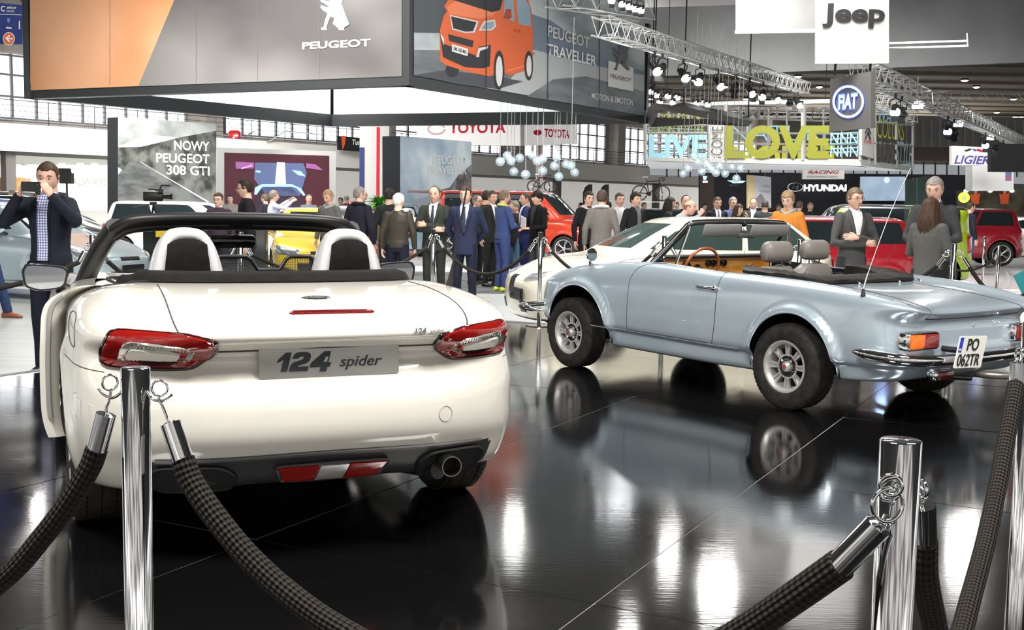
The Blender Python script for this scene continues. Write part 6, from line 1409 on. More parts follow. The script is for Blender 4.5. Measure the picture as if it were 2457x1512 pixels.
art(pl, 'brown_panel', [(1680, 420), (1714, 419), (1714, 540), (1680, 540)], M('brown_panel', (.085, .06, .05), .5), t, b0, .02); art(pl, 'winged_emblem', [(1745, 433), (1790, 434), (1782, 439), (1760, 440)], em('neon_cyan', (.4, .75, .95), 1.4), t, b0, .03); ptext(pl, 'stand_lettering', 'GENESIS', (1749, 447), (1772, 447), 4, M('dim_grey', (.25, .27, .3), .5), t, b0, .03)
art(pl, 'lit_emblem', [(1686, 422), (1697, 423), (1694, 432), (1688, 432)], em('neon_cyan', (0, 0, 0), 1), t, b0, .03); art(pl, 'lit_emblem', [(1686, 434), (1698, 434), (1698, 438), (1686, 438)], em('neon_white', (0, 0, 0), 1), t, b0, .03)
pl, t, b0 = board('signboard', 'signboard with pale wood edge and grey mountain picture before the dark stand', 'signboard', ad(1795, 500, 52)[:2], ad(1850, 500, 52.8)[:2], 1811, 1850, 421, 425, 500, 500, .4, M('picture_pale', (.52, .52, .56), .5), M('edge_wood', (.62, .50, .28), .5))
fillpoly('wood_edge', [pl.p(1795, 420), pl.p(1811, 421), pl.p(1811, 500), pl.p(1795, 500)], M('edge_wood', (0, 0, 0)), t, b0, .1, pl.n); art(pl, 'mountain', [(1820, 500), (1812, 478), (1826, 464), (1850, 500)], M('mountain_grey', (.22, .20, .22), .6), t, b0, .02)
ptext(pl, 'board_lettering', 'CITROËN', (1831, 449), (1846, 450), 6, M('text_grey', (.30, .30, .32), .5), t, b0, .02); ptext(pl, 'board_lettering', 'SPACETOURER', (1820, 461), (1846, 463), 6, M('text_grey', (0, 0, 0)), t, b0, .02)
pl, t, b0 = board('video_screen', 'pale blue video screen on the black stand right of the lettering', 'screen', ad(2063, 500, 60)[:2], ad(2172, 500, 60)[:2], 2064, 2172, 424, 424, 482, 482, .15, noise_mat('scr_pale', (.30, .42, .58), (.66, .78, .88), .35, .5, 3), BLACKP)
_M['scr_pale'].node_tree.nodes['Principled BSDF'].inputs['Emission Color'].default_value = (.5, .66, .85, 1); _M['scr_pale'].node_tree.nodes['Principled BSDF'].inputs['Emission Strength'].default_value = .35
for x, y, r in ((2140, 474, 3), (2150, 470, 3.5), (2158, 462, 3), (2163, 458, 2.5), (2128, 432, 7)): art(pl, 'screen_picture', ell(x, y, r, r, 12), em('scr_violet2', (.42, .45, .85), .6) if r < 5 else em('scr_bright', (.7, .9, 1), .6), t, b0, .02)
pl, t, b0 = board('small_sign', 'white sign with red word above the black stand wall', 'sign', ad(1925, 500, 57)[:2], ad(2026, 500, 57)[:2], 1926, 2026, 404, 404, 430, 430, .2, M('sign_white', (.85, .84, .83), .5, emit=.2), WHITE)
ptext(pl, 'sign_lettering', 'RACING', (1938, 417), (2013, 417), 8, RED_, t, b0, .02, bold=.02, shear=.3); ptext(pl, 'sign_lettering', 'PERFORMANCE PARTS', (1937, 426), (2010, 426), 4, M('banner_ink', (0, 0, 0)), t, b0, .02)
q = MB(); q.tube([pl.p(1976, 404)-b0, pl.p(1976, 404)-b0+np.array([0, 0, 2])], .02, 4, BLACKP); q.obj('cable', t)
pl, t, b0 = board('hanging_sign', 'white hanging sign with purple lettering and crossed flags at the right', 'sign', ad(2283, 400, 50)[:2], ad(2377, 400, 50)[:2], 2284, 2377, 350, 354, 396, 398, .3, M('sign_white', (0, 0, 0)), WHITE)
ptext(pl, 'sign_lettering', 'LIGIER', (2289, 392), (2374, 394), 20, M('sign_purple', (.10, .09, .36), .5), t, b0, .02, bold=.03, shear=.25); art(pl, 'chequered_flag', [(2312, 362), (2326, 356), (2334, 358), (2320, 364)], DGR, t, b0, .02)
art(pl, 'tricolour_flag', [(2336, 356), (2344, 360), (2340, 364), (2333, 359)], M('flag_blue', (.06, .10, .4), .5), t, b0, .02); art(pl, 'tricolour_flag', [(2346, 356), (2360, 362), (2356, 366), (2342, 361)], RED_, t, b0, .021)
pl, t, b0 = board('hanging_sign', 'black hanging panel at the right edge', 'panel', ad(2376, 400, 46)[:2], ad(2560, 400, 46)[:2], 2377, 2560, 345, 345, 412, 414, .3, M('panel_black', (.01, .01, .012), .5), M('panel_black', (0, 0, 0)))
pl, t, b0 = board('light_box', 'white hanging light box with small pink card below the black panel', 'light box', ad(2332, 400, 52)[:2], ad(2433, 400, 52)[:2], 2333, 2432, 398, 400, 458, 458, .8, M('box_white', (.86, .86, .86), .5, emit=.25), WHITE)
art(pl, 'pink_card', [(2412, 414), (2427, 414), (2427, 434), (2412, 434)], M('card_pink', (.65, .25, .45), .5), t, b0, .02); art(pl, 'blue_card', [(2412, 412), (2427, 412), (2427, 423), (2412, 423)], M('card_blue', (.25, .35, .62), .5), t, b0, .03)
pl, t, b0 = board('poster_wall', 'dark poster wall with two orange figures and a round yellow green emblem', 'poster', ad(2295, 500, 56)[:2], ad(2520, 500, 56)[:2], 2296, 2540, 457, 457, 520, 520, .2, noise_mat('poster_dark', (.035, .03, .022), (.10, .09, .06), 1.2, .6), DK)
art(pl, 'round_emblem', ell(2313, 474, 14, 13), em('emblem_lime', (.62, .72, .08), .9), t, b0, .02); ptext(pl, 'emblem_letter', 'R', (2308, 480), (2319, 480), 11, WP, t, b0, .03, bold=.02, shear=.2)
OF = M('figure_orange', (.75, .12, .03), .6)
for cx in (2340, 2410):
    s_ = 1 if cx == 2340 else 1.05
    art(pl, 'poster_figure', [(cx+a*s_, 490-b*s_) for a, b in ((-9, 0), (-10, 12), (-12, 24), (-3, 22), (-3, 30), (4, 31), (5, 23), (12, 26), (10, 14), (9, 0))], OF, t, b0, .02); art(pl, 'poster_figure_head', ell(cx+1, 459, 4, 4.5, 12), M('figure_skin', (.6, .3, .2), .6), t, b0, .026)
for x in (2318, 2376, 2428): art(pl, 'poster_lamp', ell(x, 458, 6, 4, 12), em('poster_lamp', (1, .93, .85), 5), t, b0, .03)
# ---- glass pane, white column and counter on the right
t = thing('glass_pane', 'upright green edged glass pane beside the tall grey haired man', 'glass pane', tuple(ad(2172, 640, 21))); b0 = ad(2172, 640, 21); pl = Pl(ad(2172, 500, 21)[:2], ad(2230, 500, 21.8)[:2])
GP = [pl.p(2172, 432), pl.p(2230, 421), pl.p(2230, 630), pl.p(2168, 640)]; b0 = np.array(t.location)
fillpoly('pane', GP, M('pane_glass', (.05, .14, .11), .03, alpha=.18), t, b0, .012, pl.n); q = MB(); q.tube([pl.p(2200, 426)-b0, pl.p(2199, 640)-b0], .008, 5, M('glass_edge', (.01, .12, .07), .2)); q.obj('pane_edge', t)
a = ad(2452, 665, 13.5); t = thing('white_column', 'smooth white column at the right edge of the photo', 'column', (a[0]+.18, 13.5, FLOOR)); q = MB(); q.lathe([(.14, 0), (.13, .5), (.12, 1.2), (.15, 1.9), (.22, 2.3), (0, 2.3)], 24, M('column_white', (.80, .79, .76), .4)); q.obj('shaft', t)
a = ad(2414, 680, 12.7); t = thing('counter', 'low white counter under the white column', 'counter', (a[0]+.45, 12.9, FLOOR)); q = MB(); q.box((0, 0, .325), (.9, .7, .65), M('column_white', (0, 0, 0)), bev=.01); q.obj('counter_body', t)
a = ad(2452, 684, 12.5); t = thing('brochure', 'teal brochure standing against the white counter', 'brochure', (a[0]+.05, 12.46, .48)); q = MB(); q.box((0, 0, .09), (.22, .012, .30), M('brochure_teal', (.02, .22, .24), .4), ry=-.5); q.obj('cover', t, smooth=False)
# ---- pendant glass bulbs
BG = M('bulb_glass', (.62, .80, .88), .05, trans=.5, alpha=.45, ior=1.2); BE = M('bulb_lit', (1, 1, 1), .3, emit=9., ecol=(.90, .97, 1.))
def pendants(L, Y, group, labs, r):
    proto = None
    for i, (x, y) in enumerate(L):
        Yi = Y+((i*37) % 7-3)*.35; p = ad(x, y, Yi)
        if proto is None:
            t = thing('pendant_lamp', labs, 'lamp', tuple(p), 0, group); q = MB(); q.sphere((0, 0, 0), r, 9, BG); q.obj('glass_globe', t); q = MB(); q.sphere((0, 0, .02), r*.42, 6, BE, (.8, .8, 1.2)); q.obj('bulb', t)
            q = MB(); q.tube([(0, 0, r*.9), (0, 0, 4.2)], .008, 4, M('cord_white', (.6, .6, .6), .5)); q.obj('cord', t); proto = t
        else: t = copy_tree(proto); t.location = tuple(p)
pendants([(1200, 388), (1217, 374), (1247, 379), (1277, 373), (1302, 381), (1336, 377), (1233, 412), (1261, 419), (1302, 410), (1330, 398), (1358, 394), (1370, 397), (1341, 424), (1379, 414), (1289, 386), (1226, 386)], 34, 'glass globes above the red van', 'clear glass globe lamp hanging in the cluster above the red van', .135)
pendants([(1664, 374), (1675, 389), (1651, 404), (1639, 417), (1695, 393), (1684, 412), (1709, 407), (1718, 415), (1727, 398), (1740, 417), (1757, 401), (1767, 429), (1777, 404), (1701, 400)], 36, 'glass globes left of the dark stand', 'clear glass globe lamp hanging in the cluster before the lettered box', .13)
# ---- trusses with spotlights
TRU = M('truss_alu', (.62, .63, .62), .3, .7)
def truss(a, b, w_, lab, lamps=(), nseg=None, r=.026, lampkind='black'):
    a = np.array(a); b = np.array(b); L = np.linalg.norm(b-a); d = (b-a)/L; sd = np.cross(d, (0, 0, 1)); sd /= np.linalg.norm(sd); up = np.cross(sd, d); t = thing('lighting_truss', lab, 'truss', tuple(a))
    q = MB(); n = nseg or int(L/w_/.9)
    for i in (-1, 1):
        for j in (-1, 1): o_ = sd*i*w_/2+up*j*w_/2; q.tube([o_, b-a+o_], r, 5)
    for k_ in range(n):
        f0 = d*L*k_/n; f1 = d*L*(k_+1)/n; s_ = 1 if k_ % 2 else -1
        for (i1, j1), (i2, j2) in (((-1, 1), (1, 1)), ((-1, -1), (1, -1)), ((-1, -1), (-1, 1)), ((1, -1), (1, 1))):
            p_, q_ = (f0, f1) if s_ > 0 else (f1, f0); q.tube([p_+sd*i1*w_/2+up*j1*w_/2, q_+sd*i2*w_/2+up*j2*w_/2], r*.5, 4)
    q.obj('lattice', t, TRU); return t, a, d, L
SPE = M('spot_lens', (1, 1, 1), .3, emit=40., ecol=(.95, .97, 1.))
def spot(p, aim, lab, group, s=1., parts=True, lit=True, blue=False):
    t = thing('spotlight', lab, 'lamp', tuple(p), 0, group); dv = Vector(aim).normalized(); up = Vector((0, 0, 1)); q = MB(); e = [Vector((0, 0, -.32*s))+dv*x for x in (-.22*s, -.12*s, .10*s, .22*s)]
    q.tube(e, [.06*s, .10*s, .10*s, .13*s], 12, BLACKP); q.obj('lamp_housing', t); q = MB(); q.tube([e[3], e[3]+dv*.012], [.12*s, .11*s], 12, (em('spot_blue', (.35, .5, 1.), 30) if blue else SPE) if lit else BLACKG); q.obj('lens', t)
    sdv = dv.cross(up).normalized(); q = MB(); q.tube([e[1]+sdv*.12*s, Vector((0, 0, -.1*s))+sdv*.12*s, Vector((0, 0, -.05*s)), Vector((0, 0, -.1*s))-sdv*.12*s, e[1]-sdv*.12*s], .014*s, 5, BLACKP); q.tube([(0, 0, -.06*s), (0, 0, .06*s)], .03*s, 6, BLACKP); q.obj('yoke', t)
    for i_ in (-1, 1): q = MB(); q.box(tuple(e[3]+dv*.06*s+up*(.13*s*i_)), (.18*s, .02*s, .14*s), BLACKP, rx=.4*i_); q.obj('barn_door', t)
    return t
t1, a1, d1, L1 = truss(ad(1440, 62, 27), ad(1932, 212, 47), .42, 'long silver truss with black spotlights descending towards the ring sign')
for i, (x, y) in enumerate(((1572, 95), (1590, 108), (1640, 125), (1680, 140), (1725, 152), (1765, 160), (1800, 178), (1832, 184), (1862, 200), (1898, 212), (1915, 215))):
    f = (x-1440)/492.; Y = 1/((1-f)/27+f/47); p = a1+d1*L1*((Y-27)/20)+np.array([0, 0, -.28]); spot(p, (-.35 if i % 2 else .3, -1, -.75), 'black spotlight with barn doors clamped under the long silver truss', 'spotlights on the long truss', 1.1, lit=i % 4 != 1)
t2_, a2, d2, L2 = truss(ad(2055, 160, 27), ad(2455, 345, 52), .42, 'silver truss with bluish glaring spotlights at the upper right')
for i, (x, y) in enumerate(((2150, 180), (2165, 190), (2275, 245), (2290, 250), (2365, 290), (2388, 303), (2408, 318))):
    f = (x-2055)/400.; Y = 1/((1-f)/27+f/52); p = a2+d2*L2*((Y-27)/25)+np.array([0, 0, -.28]); spot(p, (-.3, -1, -.45), 'black spotlight with bluish glare clamped under the upper right truss', 'spotlights on the upper right truss', 1.1, lit=i in (0, 2, 4), blue=True)
for x, y, Y in ((2200, 250, 34), (2298, 295, 40), (2376, 328, 48)):
    p = ad(x, y, Y); t = thing('flood_lamp', 'square glaring white flood lamp hanging below the upper right truss', 'lamp', tuple(p), 0, 'flood lamps at the upper right'); q = MB(); q.box((0, 0, 0), (.34, .14, .24), BLACKP, rx=.4); q.obj('lamp_housing', t); q = MB(); q.box((0, -.09, -.04), (.30, .02, .20), SPE, rx=.4); q.obj('lens', t); q = MB(); q.tube([(0, 0, .1), (0, 0, .8)], .015, 4, TRU); q.obj('hanger', t)
truss(ad(2095, 232, 44), ad(2190, 282, 50), .45, 'short silver truss above the right end of the lettered box')
truss(ad(2270, 232, 58), ad(2600, 236, 58), .45, 'thin horizontal silver truss below the far roof at the right')
truss(ad(1330, -12, 30), ad(1552, 25, 34), .55, 'short silver truss behind the top corner of the billboard')
truss(ad(1545, 262, 56), ad(1990, 278, 56), .5, 'silver truss running inside the lettered box')
q = None
t = thing('white_pipe', 'thin pale double pipe hanging before the grey fabric panel', 'pipe', tuple(ad(2130, 102, 40))); b0 = ad(2130, 102, 40); q = MB()
for y0, y1 in ((104, 98), (116, 110)): q.tube([ad(2120, y0, 40)-b0, ad(2322, y1, 40)-b0], .035, 6, WHITE)
q.tube([ad(2320, 80, 40)-b0, ad(2322, 112, 40)-b0], .02, 5, WHITE); q.obj('pipes', t)
for i, (x, y) in enumerate(((1572, 222), (1600, 225), (1622, 228), (1668, 243), (1695, 245), (1580, 240), (1612, 240), (1560, 214))):
    p = ad(x, y, 44); spot(p+np.array([0, 0, .3]), (.1, -1, -.5), 'small white glaring lamp above the left end of the lettered box', 'lamps above the lettered box', 1.0)
for i, (x, y) in enumerate(((1465, 2), (1490, 10), (1507, 16), (1522, 22), (1535, 25))):
    p = ad(x, y, 31.5); spot(p+np.array([0, 0, .3]), (.1, -1, -.5), 'small white lamp on the truss behind the billboard corner', 'lamps behind the billboard corner', .8)
# lamps over the stage, out of the frame above, seen mirrored in the black floor
OV = [(1240, 1290, 31), (1437, 1190, 47), (1622, 1350, 26), (1745, 1440, 21), (1922, 1295, 32), (2345, 1340, 28), (60, 1240, 34), (135, 1340, 26), (1530, 1560, 18), (1180, 1600, 18), (700, 1650, 17)]
for i, (x, y, Y) in enumerate(OV):
    hor = 493+.0169*(x-1228); zz = (y-hor)/F_PX*Y-CAMH; X_ = (x-1228.5)/F_PX*Y
    t = thing('stage_lamp', 'bright lamp above the stage, outside the photo, mirrored in the floor', 'lamp', (X_, Y, zz), 0, 'lamps above the stage'); q = MB(); q.box((0, .1, .08), (.55, .3, .30), BLACKP); q.obj('lamp_housing', t)
    s_ = {3: 1.6, 4: 1.3, 5: 1.5, 6: 1.8}.get(i, .8)*Y/24; q = MB(); q.box((0, -.06, 0), (.42*s_, .02, .42*s_), M('stage_lamp_lens', (1, 1, 1), .3, emit=30., ecol=(1, .98, .93))); q.obj('lens', t)
# ------------------------------------------------------------ visitors
# a figure stands at its origin facing local -Y; 1.78 m tall before scaling
HAIRC = {}
def hairmat(c): return noise_mat('hair_%d_%d_%d' % tuple(int(x*255) for x in c), tuple(x*.8 for x in c), tuple(min(1, x*1.15) for x in c), 55, .6, 3, stretch=(1, 1, .15))
def cloth(name, c, c2=None, rough=.85, scale=25): return noise_mat(name, c, c2 or tuple(min(1, x*1.09+.001) for x in c), scale, rough, 3)
def headpt(t, p, k=1.):
    """t polar from the crown, p azimuth with 0 = face (-Y)"""
    st, ct = math.sin(t), math.cos(t); x = math.sin(p)*st; y = -math.cos(p)*st; z = ct
    zz = z; a, b, c = .076, .095, .122
    if ct > 0: e_ = 1+.16*math.sin(2*t)**2; X0_ = e_; a *= e_; b *= 1+.10*math.sin(2*t)**2
    if zz < 0: a *= 1-.30*(-zz)**1.6; b *= 1-.12*(-zz)
    X, Y, Z = x*a*k, y*b*k, z*c*k
    if y > .3 and zz < -.25: Y *= .80
    if k == 1. and y < 0:
        f = lambda cx, cz, sx_, sz: math.exp(-((X-cx)/sx_)**2-((Z-cz)/sz)**2)
        Y -= .022*f(0, -.022, .011, .020)+.010*f(0, .0, .009, .03)+.006*f(0, .030, .05, .010)+.012*f(0, -.098, .024, .016)+.006*f(0, -.062, .022, .008)
        Y += .010*(f(.030, .008, .015, .011)+f(-.030, .008, .015, .011))+.004*f(0, -.048, .02, .005)
    return (X, Y, Z)
def make_head(q, c, yaw, pitch, skin, s=1., roll=0.):
    R = Matrix.Rotation(yaw, 3, 'Z') @ Matrix.Rotation(pitch, 3, 'X') @ Matrix.Rotation(roll, 3, 'Y'); T = lambda p: R @ (Vector(p)*s)+Vector(c)
    nt_, np_ = 26, 32; rings = []
    for i in range(1, nt_): rings.append([T(headpt(PI*i/nt_, 2*PI*j/np_)) for j in range(np_)])
    q.loft(rings, skin)
    for sg in (-1, 1):
        q.sphere(tuple(T((sg*.031, -.079, .006))), .0092*s, 6, M('eye_white', (.45, .42, .40), .3)); q.sphere(tuple(T((sg*.031, -.0845, .006))), .0060*s, 6, M('eye_dark', (.03, .02, .015), .2))
        q.tube([T((sg*.014, -.092, .027)), T((sg*.032, -.093, .032)), T((sg*.050, -.080, .026))], [.003*s, .0042*s, .002*s], 5, M('brow', (.06, .04, .025), .7))
        q.tube([T((sg*.044, -.078, .014)), T((sg*.031, -.088, .018)), T((sg*.018, -.086, .012))], .0022*s, 5, skin)
        ear = [T((sg*(.074+.006*math.sin(a)), .008+.014*math.cos(a), -.004+.030*math.sin(a))) for a in np.linspace(0, 2*PI, 12, endpoint=False)]; q.tube(ear, .0065*s, 6, skin, closed=True); q.sphere(tuple(T((sg*.072, .008, -.004))), .017*s, 6, skin, (.5, .8, 1.4))
        q.sphere(tuple(T((sg*.009, -.104, -.030))), .007*s, 5, skin)
    q.tube([T((-.022, -.087, -.0565)), T((-.008, -.0965, -.053)), T((0, -.0975, -.0545)), T((.008, -.0965, -.053)), T((.022, -.087, -.0565))], [.002*s, .0045*s, .004*s, .0045*s, .002*s], 6, M('lips', (.42, .17, .14), .45))
    q.tube([T((-.018, -.089, -.062)), T((0, -.096, -.0635)), T((.018, -.089, -.062))], [.002*s, .0055*s, .002*s], 6, M('lips', (0, 0, 0)))
    return T, R
def make_hair(T, style, mat, parent, s=1., sd=0):
    q = MB(); rr = random.Random(sd); nt_, np_ = 22, 36; rings = []
    front = {'short': .62, 'crop': .55, 'receding': .36, 'fringe': .80, 'bun': .62, 'long': .70, 'bowl': .84, 'fade': .60, 'curly': .66, 'bald': .0}[style]
    back = {'short': 1.95, 'crop': 1.85, 'receding': 1.90, 'fringe': 2.0, 'bun': 1.95, 'long': 2.1, 'bowl': 2.05, 'fade': 1.70, 'curly': 2.0, 'bald': 1.85}[style]
    thick = {'short': 1.09, 'crop': 1.035, 'receding': 1.05, 'fringe': 1.10, 'bun': 1.07, 'long': 1.13, 'bowl': 1.14, 'fade': 1.07, 'curly': 1.14, 'bald': 1.02}[style]
    for i in range(nt_):
        ring = []
        for j in range(np_):
            p = 2*PI*j/np_; f = (1+math.cos(p))/2      # 1 at the face
            side = abs(math.sin(p)); pd = math.degrees(min(p, 2*PI-p)); fr_ = front*PI/2*(1+(.10 if pd < 25 else 0)*(-1 if style == 'receding' else 1)); lim = float(np.interp(pd, [0, 40, 62, 74, 86, 104, 118, 150, 180], [fr_, fr_*(1.02 if style != 'receding' else .72), max(fr_*1.15, 1.12), 1.62, 1.66, 1.50, back*.98, back, back]))
            if style == 'bald' and f > .35: lim = min(lim, .02) if False else lim
            t0 = .01 if style != 'bald' else 1.15; t = t0+(max(lim, t0+.02)-t0)*i/(nt_-1)
            k_ = thick*(1 if i < nt_-2 else (1.03 if i == nt_-2 else .96)); w_ = 1+rr.uniform(-.010, .010)*(3 if style == 'curly' else 1); topb = 1+.03*max(0, math.cos(t))*(style in ('short', 'fade', 'fringe'))
            x, y, z = headpt(min(t, 3.0), p, k_*w_); ring.append(T((x, y+.004, z*topb)))
        rings.append(ring)
    q.loft(rings, mat, False, False)
    if style == 'bun': q.sphere(tuple(T((0, .115, .02))), .035*s, 8, mat)
    if style == 'long':
        for j in range(44):
            p = math.radians(70+220*j/43); x0, y0, z0 = headpt(1.5, p, 1.10); x1 = x0*1.25; dn = -.20-rr.uniform(0, .06)
            q.tube([T((x0*.9, y0*.9, z0+.04)), T((x0*1.12, y0*1.1+.01, -.06)), T((x1, y0*1.05+.03, -.14)), T((x1*1.03, y0*.9+.035, dn))], [.016*s, .020*s, .018*s, .006*s], 6, mat)
    return q.obj('hair', parent, mat, angle=80)
def make_hand(q, w_, d, up_, skin, sg, curl=.5, s=1.):
    """palm from the wrist w_ along d; up_ = back of the hand; five separate bent fingers"""
    d = Vector(d).normalized(); n = Vector(up_); n = (n-d*n.dot(d)).normalized(); l = d.cross(n)*sg; w_ = Vector(w_)
    rings = []
    for f, wd, th in ((-.02, .022, .018), (0, .024, .017), (.03, .036, .015), (.06, .041, .014), (.085, .040, .012), (.092, .036, .008)):
        rings.append([w_+d*f*s+l*wd*s*math.cos(a)+n*th*s*math.sin(a) for a in np.linspace(0, 2*PI, 14, endpoint=False)])
    q.loft(rings, skin)
    for i, (o_, L) in enumerate(((.030, .070), (.011, .080), (-.009, .074), (-.028, .058))):
        p = w_+(d*.082+l*o_)*s; pts = [p]; dd = d.copy(); c_ = curl*(1+.12*i)
        for k_, fr in enumerate((.46, .30, .24)):
            dd = (dd*math.cos(c_*(.55+.35*k_))-n*math.sin(c_*(.55+.35*k_))).normalized(); p = p+dd*L*fr*s; pts.append(p)
        q.tube(pts, [.0098*s, .0090*s, .0082*s, .0064*s], 8, skin)
    tb = w_+(d*.02+l*.030)*s; td = (d*.62+l*.62-n*.35).normalized(); t2 = (d*.85+l*.1-n*.5).normalized(); q.tube([w_+(d*.005+l*.015)*s, tb, tb+td*.038*s, tb+td*.038*s+t2*.030*s], [.014*s, .0135*s, .0105*s, .0075*s], 8, skin)
def _rm(o, vox, it=4, fac=.6):
    m = o.modifiers.new('remesh', 'REMESH'); m.mode = 'VOXEL'; m.voxel_size = vox; m.use_smooth_shade = True
    m2 = o.modifiers.new('smooth', 'SMOOTH'); m2.iterations = it; m2.factor = fac
    return o
POSES = {   # elbows, wrists, hand directions (right side of the picture = person's left when facing us): for sg=+1 and -1
 'down': [((.255, .03, 1.13), (.265, -.03, .88), (0, -.15, -1), (1, 0, 0)), ((-.255, .03, 1.13), (-.265, -.03, .88), (0, -.15, -1), (-1, 0, 0))],
 'crossed': [((.27, -.06, 1.13), (-.08, -.24, 1.19), (-1, .15, .12), (0, -1, .3)), ((-.27, -.06, 1.12), (.07, -.215, 1.12), (1, .1, .10), (0, -1, .3))],
 'behind': [((.27, .10, 1.14), (.08, .19, .93), (-1, .1, -.2), (0, 1, 0)), ((-.27, .10, 1.14), (-.06, .19, .90), (1, .1, -.2), (0, 1, 0))],
 'phone': [((.33, -.18, 1.28), (.17, -.30, 1.50), (-.45, -.1, .9), (.7, -.3, .4)), ((-.29, -.22, 1.26), (-.10, -.27, 1.50), (.35, -.15, .9), (-.7, -.5, .3))],
 'hold': [((.25, -.03, 1.13), (.10, -.27, 1.10), (-.6, -.7, .05), (.3, -.2, 1)), ((-.25, -.03, 1.13), (-.10, -.28, 1.08), (.6, -.7, .05), (-.3, -.2, 1))],
 'one_up': [((.26, -.03, 1.13), (.14, -.26, 1.22), (-.4, -.4, .8), (.3, -1, 0)), ((-.255, .03, 1.13), (-.265, -.03, .88), (0, -.15, -1), (-1, 0, 0))],
 'chin': [((.24, -.12, 1.16), (.09, -.19, 1.44), (-.3, -.2, .9), (.8, -.4, 0)), ((-.25, -.06, 1.12), (-.02, -.25, 1.14), (.9, -.2, .1), (0, -1, .2))],
 'camera': [((.24, -.20, 1.26), (.11, -.30, 1.49), (-.5, -.3, .8), (.6, -.6, .2)), ((-.24, -.20, 1.26), (-.11, -.30, 1.49), (.5, -.3, .8), (-.6, -.6, .2))],
 'arms_up': [((.30, -.20, 1.38), (.22, -.42, 1.55), (-.2, -.8, .5), (.5, 0, .8)), ((-.26, -.18, 1.36), (-.12, -.40, 1.52), (.2, -.8, .5), (-.5, 0, .8))],
}
def person(label, px, py_top, Y, H, face, top, legs=(.02, .022, .03), skin=None, hair=('short', (.05, .03, .02)), pose='down', coat='jacket', shirt=None, tie=None, yaw=0., pitch=0., glasses=False, long=.0, shoes=(.02, .015, .012), lean=0., group=None, sleeves=None, detail=1, belly=1., z0=FLOOR, collar=None, stance=0., extra=None, cap=None):
    g = ad(px, py_top, Y); sc = H/1.765
    if z0 is None: z0 = g[2]-H
    t = thing('person', label, 'person', (g[0], Y, z0), face, group, sc); sk = skin or SKIN; vox = .014 if detail else .022
    P = POSES[pose]; L_ = lambda p: (p[0], p[1]*1.0-lean*max(0, p[2]-.95), p[2]-(lean**2)*max(0, p[2]-.95)*.45) if lean else tuple(p)
    # body: head, neck, chest and hands in one mesh
    q = MB(); hc = L_((0, -.022, 1.628)); T, R = make_head(q, hc, yaw, pitch-lean*.5, sk, 1.05)
    q.tube([L_((0, .01, 1.40)), L_((0, .008, 1.50)), L_((0, .0, 1.56)), L_((0, -.005, 1.62))], [(.095, .070), (.066, .062), (.060, .060), (.056, .058)], 16, sk)
    q.tube([L_((0, 0, 1.0)), L_((0, 0, 1.2)), L_((0, 0, 1.40))], [(.12, .08), (.13, .09), (.13, .08)], 12, sk)
    for (e, w_, d_, n_), sg in zip(P, (1, -1)):
        e = L_(e); w_ = L_(w_); q.tube([Vector(e).lerp(Vector(w_), .55), w_], [.032, .024], 10, sk)
        if pose == 'behind' and not detail: continue
        make_hand(q, w_, d_, n_, sk, sg*(1 if True else -1), .45 if pose not in ('phone', 'camera') else .75, 1.0)
    q.obj('body', t, sk)
    # trousers
    LM = cloth('trousers_%d_%d_%d' % tuple(int(x*500) for x in legs), legs); q = MB(); st_ = stance
    def leg(sg):
        f = st_*sg; return [(sg*.085, .005, .96), (sg*.095, .0-f*.15, .80), (sg*.105, -.02-f*.5, .49), (sg*.11, .01-f*.9, .28), (sg*.115, .02-f*1.15, .07)]
    for sg in (-1, 1): q.tube(leg(sg), [(.092, .105), (.088, .098), (.064, .068), (.056, .062), (.050, .060)], 14, LM)
    q.tube([(0, .0, .84), (0, .0, .92), L_((0, .0, 1.02))], [(.15, .115), (.165, .12), (.15, .105)], 16, LM); _rm(q.obj('trousers', t, LM), vox, 3)
    for sg in (-1, 1):
        q = MB(); fy = .02-st_*sg*1.15; x = sg*.115; rg = []
        for yy, w2, h2 in ((.075, .030, .05), (.04, .038, .075), (-.02, .042, .07), (-.09, .046, .05), (-.15, .040, .035), (-.18, .018, .02)):
            rg.append([(x+w2*math.cos(a), fy+yy, max(.0, .005+h2*(.5+.5*math.sin(a))*1.2)) for a in np.linspace(0, 2*PI, 12, endpoint=False)])
        q.loft(rg, M('shoe_%d_%d_%d' % tuple(int(x_*200) for x_ in shoes), shoes, .4)); q.obj('shoe', t)
    # upper garment
    TM = cloth('garment_%d_%d_%d' % tuple(int(x*500) for x in top), top); q = MB(); hem = (.80 if coat in ('jacket', 'coat') else .90)-long; B_ = belly
    prof = [(hem, .178*B_, .130*B_), (hem+.10, .176*B_, .128*B_), (1.02, .165*B_, .120*B_), (1.12, .163*B_, .118*B_), (1.24, .178, .124), (1.34, .186, .122), (1.42, .165, .105), (1.47, .11, .080), (1.505, .072, .062)]
    open_ = coat in ('jacket', 'open') and shirt is not None
    q.tube([L_((0, .0, z)) for z, a, b in prof], [(a, b) for z, a, b in prof], 24, TM)
    for (e, w_, d_, n_), sg in zip(P, (1, -1)):
        s0 = L_((sg*.165, .0, 1.415)); e = L_(e); w_ = L_(w_); wv = Vector(e).lerp(Vector(w_), .97 if not sleeves else sleeves); q.tube([s0, Vector(s0).lerp(Vector(e), .5), e, Vector(e).lerp(wv, .5), wv], [.070, .062, .055, .048, .040], 14, TM); q.sphere(s0, .071, 8, TM)
    nm = {'jacket': 'jacket', 'coat': 'coat', 'open': 'jacket', 'sweater': 'sweater', 'tshirt': 't_shirt', 'hoodie': 'hoodie', 'leather': 'leather_jacket'}.get(coat, 'jacket'); o_ = _rm(q.obj(nm, t, TM), vox, 4)
